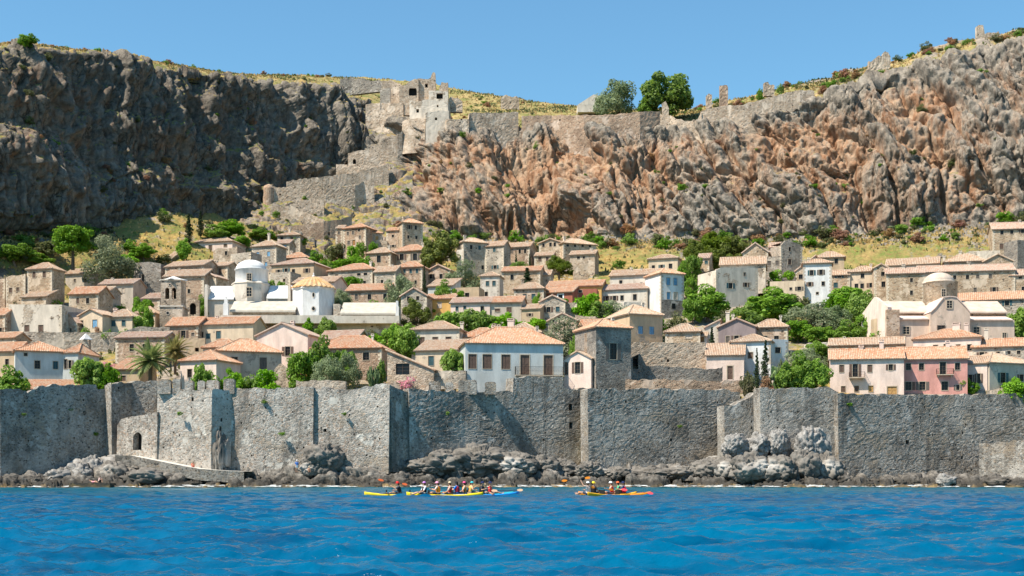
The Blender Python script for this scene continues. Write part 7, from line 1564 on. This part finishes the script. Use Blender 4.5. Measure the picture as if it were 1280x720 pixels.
POSES = dict(
 paddling=sit(), reach=sit(.12, (.60, .24, .62), (.38, -.34, .34), (.34, .34, .46), (.16, -.34, .36), (.9, -.5, 0)), rest=sit(-.04, (.28, .20, .22), (.28, -.2, .22), (.12, .30, .30), (.12, -.3, .30), (.7, -.8, 0)),
 waving=sit(-.02, (.30, .42, .95), (.34, -.25, .36), (.12, .42, .64), (.12, -.32, .34), (.5, -1, 0)),
 standing=dict(pelvis=(0, 0, .93), neck=(.01, 0, 1.45), head=(.03, 0, 1.60), face=(1, 0, 0), shL=(0, .19, 1.39), shR=(0, -.19, 1.39), elL=(-.02, .25, 1.10), haL=(.06, .26, .86), elR=(.02, -.26, 1.10), haR=(.14, -.24, .90), hiL=(0, .09, .90), hiR=(0, -.09, .90), knL=(.03, .10, .48), knR=(.0, -.11, .48), anL=(0, .11, .08), anR=(-.02, -.12, .08), toe=(1, 0, -.1)),
 perched=dict(pelvis=(0, 0, .12), neck=(.10, 0, .60), head=(.15, 0, .74), face=(1, 0, -.15), shL=(.10, .19, .54), shR=(.10, -.19, .54), elL=(.22, .24, .34), haL=(.40, .14, .42), elR=(.22, -.24, .34), haR=(.40, -.12, .42), hiL=(.03, .09, .10), hiR=(.03, -.09, .10), knL=(.40, .12, .44), knR=(.40, -.12, .44), anL=(.46, .11, .05), anR=(.46, -.11, .05), toe=(1, 0, -.1)),
 lying=dict(pelvis=(0, 0, .13), neck=(-.50, 0, .24), head=(-.62, 0, .33), face=(.4, 0, .9), shL=(-.44, .19, .22), shR=(-.44, -.19, .22), elL=(-.56, .30, .06), haL=(-.34, .34, .05), elR=(-.56, -.30, .06), haR=(-.34, -.34, .05), hiL=(.03, .09, .12), hiR=(.03, -.09, .12), knL=(.44, .11, .26), knR=(.46, -.11, .12), anL=(.72, .11, .07), anR=(.88, -.11, .08), toe=(.3, 0, .9)))
M_SKIN = plain('skin', (.52, .30, .20), .6, .08); M_HAIR = plain('dark_hair', (.03, .022, .016), .7)
BODY = {k: skin_union('person', bodyparts(v), .013, M_SKIN) for k, v in POSES.items()}
def cloth(k, what):
    V = Vector; J = POSES[k]; neck, pel = V(J['neck']), V(J['pelvis']); up = (neck - pel).normalized(); L = [V(J['shL']), V(J['shR'])]; lat = (L[0] - L[1]).normalized(); chest = pel.lerp(neck, .66); hd = V(J['head']); fw = V(J['face']).normalized(); pr = []
    if what == 'vest':
        lo = pel.lerp(neck, .22)
        for s in (-1, 0, 1): pr.append(('t', lo + lat * .075 * s, chest + lat * .075 * s, .14, .15))
        for s in (-1, 1): pr += [('t', chest + lat * .1 * s, neck + lat * .11 * s - up * .06, .11, .062)]
    elif what == 'shirt':
        for s in (-1, 0, 1): pr.append(('t', pel + lat * .075 * s + up * .02, chest + lat * .075 * s, .128, .128))
        for s in (-1, 1): pr.append(('t', chest + lat * .08 * s, neck + lat * .07 * s - up * .06, .11, .075))
        for S, E in (('shL', 'elL'), ('shR', 'elR')): a, b = V(J[S]), V(J[E]); pr.append(('t', a, a.lerp(b, .75), .07, .056))
    elif what == 'shorts':
        for a, b in (('hiL', 'knL'), ('hiR', 'knR')): a, b = V(J[a]), V(J[b]); pr.append(('t', a, a.lerp(b, .6), .108, .085))
        pr.append(('t', pel + lat * .07, pel - lat * .07, .135, .135))
    elif what == 'hat':
        b = hd + up * .055; mb = MB(); side = up.cross(fw).normalized()
        for ring in (((.112, 0), (.112, .03), (.10, .075), (.06, .105), (.005, .112)),):
            M_ = Matrix((( fw.x, side.x, up.x), (fw.y, side.y, up.y), (fw.z, side.z, up.z)))
            m2 = MB(); m2.lathe([(.15, -.004), (.112, .0)] + list(ring), 16)
            mb.v = [tuple(b + M_ @ Vector((q[0] * 1.02, q[1] * .95, q[2]))) for q in m2.v]; mb.f = m2.f; mb.m = m2.m
            pk = len(mb.v)
            for t in (-.9, -.45, 0, .45, .9): mb.v.append(tuple(b + M_ @ Vector((.10 * math.cos(t), .10 * math.sin(t), .004))))
            for t in (-.9, -.45, 0, .45, .9): mb.v.append(tuple(b + M_ @ Vector((.10 * math.cos(t) + .10 * math.cos(t), .115 * math.sin(t), -.012))))
            for i in range(4): mb.f.append((pk + i, pk + i + 1, pk + 6 + i, pk + 5 + i)); mb.m.append(0)
        me = mb.mesh('hat', M_SKIN); me.shade_smooth(); return me
    elif what == 'hair':
        pr = [('b', hd + up * .045 - fw * .02, .104, (.95, .95, 1)), ('t', hd - fw * .055, hd - fw * .06 - up * .09, .07, .045)]
    elif what == 'eyes':
        mb = MB(); side = up.cross(fw).normalized()
        for s in (-1, 1): mb.ball(hd + fw * .088 + side * s * .035 + up * .03, .012, 6, 5)
        mb.ball(hd + fw * .092 - up * .045, .012, 6, 4, (1, 1.6, .5)); return mb.mesh('eyes', M_HAIR)
    return skin_union(what, pr, .02, M_SKIN)
CL_ = {}
def person(loc, rz, pose, label, group, **col):
    me = BODY[pose]; o = link(bpy.data.objects.new('person', me)); o.location = loc; o.rotation_euler = (0, 0, rz); tag(o, label, 'person', group)
    for what, c_ in list(col.items()) + [('eyes', None), ('hair', None)]:
        if c_ is None and what not in ('eyes', 'hair'): continue
        if (pose, what) not in CL_: CL_[(pose, what)] = cloth(pose, what)
        p = link(bpy.data.objects.new({'vest': 'life_vest'}.get(what, what), CL_[(pose, what)])); p.parent = o; mat_on(p, M_HAIR if what in ('eyes', 'hair') else plain('fabric_%02x%02x%02x' % tuple(int(255 * min(1, v)) for v in c_), c_, .75, .1))
    return o
# ------------------------------------------------------------------ kayaks
def kayak_mesh():
    mb = MB(); n, m_ = 40, 14; L = 5.2; rings = []
    for i in range(n + 1):
        t = -1 + 2 * i / n; hw = .36 * max(0, 1 - abs(t) ** 2.4) ** .8 + .012; x_ = t * L / 2; shr_ = .16 * abs(t) ** 3; bot = -.13 + .20 * abs(t) ** 4; dk = .17 + shr_
        ring = []
        for j in range(m_):
            a = 2 * math.pi * j / m_; c_, s = math.cos(a), math.sin(a); yy = hw * (abs(c_) ** .75) * (1 if c_ > 0 else -1); zz = (dk - .09) + (s * .09 * (1 - .25 * (1 - abs(c_))) if s > 0 else s * (dk - .09 - bot))
            if s > .5 and abs(t) < .62: zz -= .09 * (1 - (abs(t) / .62) ** 6)
            ring.append(mb.vert(x_, yy, zz))
        rings.append(ring)
    for a, b in zip(rings, rings[1:]):
        for j in range(m_): mb.face((a[j], a[(j + 1) % m_], b[(j + 1) % m_], b[j]))
    mb.face(rings[0][::-1]); mb.face(rings[-1]); me = mb.mesh('hull', M_SKIN); me.shade_smooth(); return me
HULL = kayak_mesh()
def kayak(px, py, D, rz, c_, label):
    t = empty('kayak', (P(px, 600, D)[0], D, 0), rz); tag(t, label, 'kayak', 'sea kayaks')
    o = link(bpy.data.objects.new('hull', HULL)); o.parent = t; mat_on(o, plain('kayak_' + '%02x%02x%02x' % tuple(int(255 * v) for v in c_), c_, .35, .06))
    for x_ in (-.85, .75):
        mb = MB(); k = 20
        for i in range(k):
            a, b = 2 * math.pi * i / k, 2 * math.pi * (i + 1) / k; mb.tube((x_ + .45 * math.cos(a), .26 * math.sin(a), .185), (x_ + .45 * math.cos(b), .26 * math.sin(b), .185), .022, None, 5, False)
        mb.build('cockpit_rim', plain('black_rubber', (.02, .02, .02), .6), t)
        sb = MB(); sb.box(x_ - .28, x_ - .20, -.2, .2, .10, .42); sb.build('seat_back', plain('black_rubber', (.02, .02, .02), .6), t)
    hb = MB()
    for x_ in (-2.45, 2.45): hb.tube((x_ - .04, 0, .30), (x_ + .04, 0, .30), .03, None, 6)
    return t
def paddle(loc, axis, roll, label, c_):
    mb = MB(); mb.tube((-.72, 0, 0), (.72, 0, 0), .016, None, 8); me = mb.mesh('shaft', plain('black_shaft', (.03, .03, .03), .5))
    t = empty('paddle', loc); tag(t, label, 'paddle', 'kayak paddles'); q = Vector(axis).to_track_quat('X', 'Z') if False else Vector((1, 0, 0)).rotation_difference(Vector(axis).normalized())
    t.rotation_euler = q.to_euler(); o = link(bpy.data.objects.new('shaft', me)); o.parent = t
    for s in (-1, 1):
        b = MB(); n = 12; pts = [(s * (.70 + .20 + .22 * math.cos(a)), .088 * math.sin(a) * (1 + .2 * math.cos(a)), 0) for a in [2 * math.pi * k / n for k in range(n)]]
        cr, sr = math.cos(roll), math.sin(roll); rot = lambda p, z_: (p[0], p[1] * cr - z_ * sr, p[1] * sr + z_ * cr)
        f_ = [b.vert(*rot(p, .012 + .02 * abs(p[1]))) for p in pts]; g_ = [b.vert(*rot(p, -.012 + .02 * abs(p[1]))) for p in pts]; b.face(f_); b.face(g_[::-1])
        for k in range(n): b.face((f_[k], g_[k], g_[(k + 1) % n], f_[(k + 1) % n]))
        b.build('blade', plain('paddle_blade_' + '%02x%02x%02x' % tuple(int(255 * v) for v in c_), c_, .4, .05), t)
    return t
YEL, ORA, BLU, TEA, RED = (.75, .55, .03), (.80, .26, .02), (.02, .26, .62), (.02, .45, .45), (.62, .03, .03)
DK = 94.0
kay = [(503, 93.2, R(3), YEL, 'long yellow kayak in front of the group with one lone paddler'), (556, 91.5, R(-4), (.80, .60, .02), 'bright yellow kayak carrying paddlers in purple and pink hats'), (600, 93.5, R(4), BLU, 'blue kayak in the crowded raft of kayaks'), (596, 96.0, R(-3), TEA, 'teal kayak behind the blue one'), (603, 95.0, R(12), (.03, .20, .55), 'dark blue kayak with its bow pointing at the empty sea'), (766, 93.5, R(45), (.80, .42, .02), 'orange yellow kayak with a blunt yellow bow'), (768, 95.0, R(-18), ORA, 'long orange kayak with three paddlers')]
for px, D, rz, c_, lab in kay: kayak(px, 618, D, rz, c_, lab)
def ppl(px, D, rz, pose, label, vest=None, shirt=None, hat=None, z=.06):
    return person((P(px, 600, D)[0], D, z), rz, pose, label, 'kayakers', vest=vest, shirt=shirt, shorts=(.04, .05, .08), hat=hat)
BLK, PNK, WHT, NAV, GRN, BEI = (.02, .02, .025), (.80, .35, .50), (.8, .8, .8), (.02, .03, .10), (.10, .50, .25), (.55, .45, .30)
ppl(500, 93.2, R(190), 'reach', 'kayaker in black vest and red cap stretching an arm, alone on the yellow kayak', BLK, (.10, .10, .12), RED)
ppl(530, 91.6, R(200), 'rest', 'kayaker with white shirt, black vest and purple hat', BLK, WHT, (.45, .20, .50))
ppl(548, 91.5, R(170), 'paddling', 'kayaker in orange vest and wide pink hat', ORA, (.75, .55, .45), PNK)
ppl(562, 91.7, R(180), 'rest', 'kayaker in red vest and beige hat', (.45, .04, .04), (.7, .45, .35), BEI)
ppl(572, 93.3, R(160), 'paddling', 'kayaker in blue shirt, red vest and dark cap', (.40, .03, .05), (.02, .16, .55), BLK)
ppl(580, 96.0, R(185), 'rest', 'kayaker in orange vest and pink cap behind the blue shirt', ORA, (.6, .4, .3), (.75, .10, .25))
ppl(587, 96.2, R(15), 'reach', 'kayaker in orange vest and turquoise cap', (.85, .40, .10), (.75, .45, .25), (.05, .50, .55))
ppl(601.5, 93.6, R(-20), 'paddling', 'kayaker in black vest and navy cap on the blue kayak', BLK, (.05, .05, .06), NAV)
ppl(613, 94.8, R(10), 'rest', 'kayaker in bright red vest and dark cap at the end of the raft', RED, (.10, .03, .03), NAV)
ppl(735, 93.0, R(150), 'waving', 'kayaker in pale shirt with a raised arm under the orange paddle blades', None, (.75, .60, .52), WHT)
ppl(742, 93.6, R(40), 'rest', 'kayaker in black vest and yellow cap', BLK, (.05, .05, .06), (.80, .62, .05))
ppl(765, 95.0, R(175), 'paddling', 'kayaker in red vest and white cap on the orange kayak', RED, (.65, .40, .30), WHT)
ppl(772, 95.3, R(185), 'rest', 'kayaker in green shirt and orange cap on the orange kayak', (.05, .07, .07), GRN, (.80, .15, .05))
ppl(780.5, 94.9, R(170), 'paddling', 'kayaker in crimson vest and navy cap on the orange kayak', (.70, .03, .10), NAV, NAV)
paddle((P(720, 0, 93)[0], 93.0, 1.15), (1, .5, .12), R(70), 'orange paddle raised high above the water', (.85, .28, .03)); paddle((P(796, 0, 94.7)[0], 94.3, .30), (1, -.2, -.14), R(60), 'red tipped paddle dipping at the end of the orange kayak', (.65, .06, .08))
paddle((P(491, 0, 93)[0], 93.0, .95), (1, .6, -.18), R(60), 'orange red paddle beside the lone yellow kayak paddler', (.80, .16, .05)); paddle((P(596, 0, 93)[0], 93.0, .52), (.6, .9, .35), R(75), 'peach coloured paddle held over the blue kayak', (.85, .50, .25)); paddle((P(634, 0, 94.6)[0], 94.4, .38), (1, .2, .02), R(75), 'peach coloured paddle reaching past the dark blue kayak', (.85, .52, .32)); paddle((P(752, 0, 94)[0], 93.8, .52), (.8, .7, -.1), R(70), 'orange paddle between the black and red vests', ORA)
def on_shore(px, py, D, rz, pose, label, **k):
    p = P(px, py, D); return person(p, rz, pose, label, 'bathers on the shore', **k)
pz = P(371, 590.5, 198.6); on_shore(371, 589.6, 198.8, R(-60), 'standing', 'bather standing by the wall in blue top and white shorts', shirt=(.10, .22, .55), shorts=WHT, hat=WHT)
on_shore(386.5, 590.2, 198.6, R(-80), 'perched', 'bather sitting hunched on the ledge in black shorts', shorts=BLK, hat=BEI)
on_shore(241, 584.5, 200.2, R(-60), 'perched', 'person in a red shirt sitting on the sloping path', shirt=(.75, .10, .05), shorts=RED)
on_shore(116, 603.5, 194.6, R(-20), 'lying', 'sunbather lying on the rocks in pink swimwear', shorts=(.75, .30, .35)); on_shore(124, 602.5, 194.8, R(-10), 'perched', 'sunbather sitting up on the rocks in a pale top', shirt=(.75, .55, .50), shorts=BLK)
mb = MB(); b = P(120, 605.6, 194.7); mb.box(b[0] - 3.2, b[0] + 2.6, 192.6, 197.2, -1.2, P(120, 603.9, 194.7)[2]); o = mb.build('rock_ledge', M_SHORE); tag(o, kind='structure')
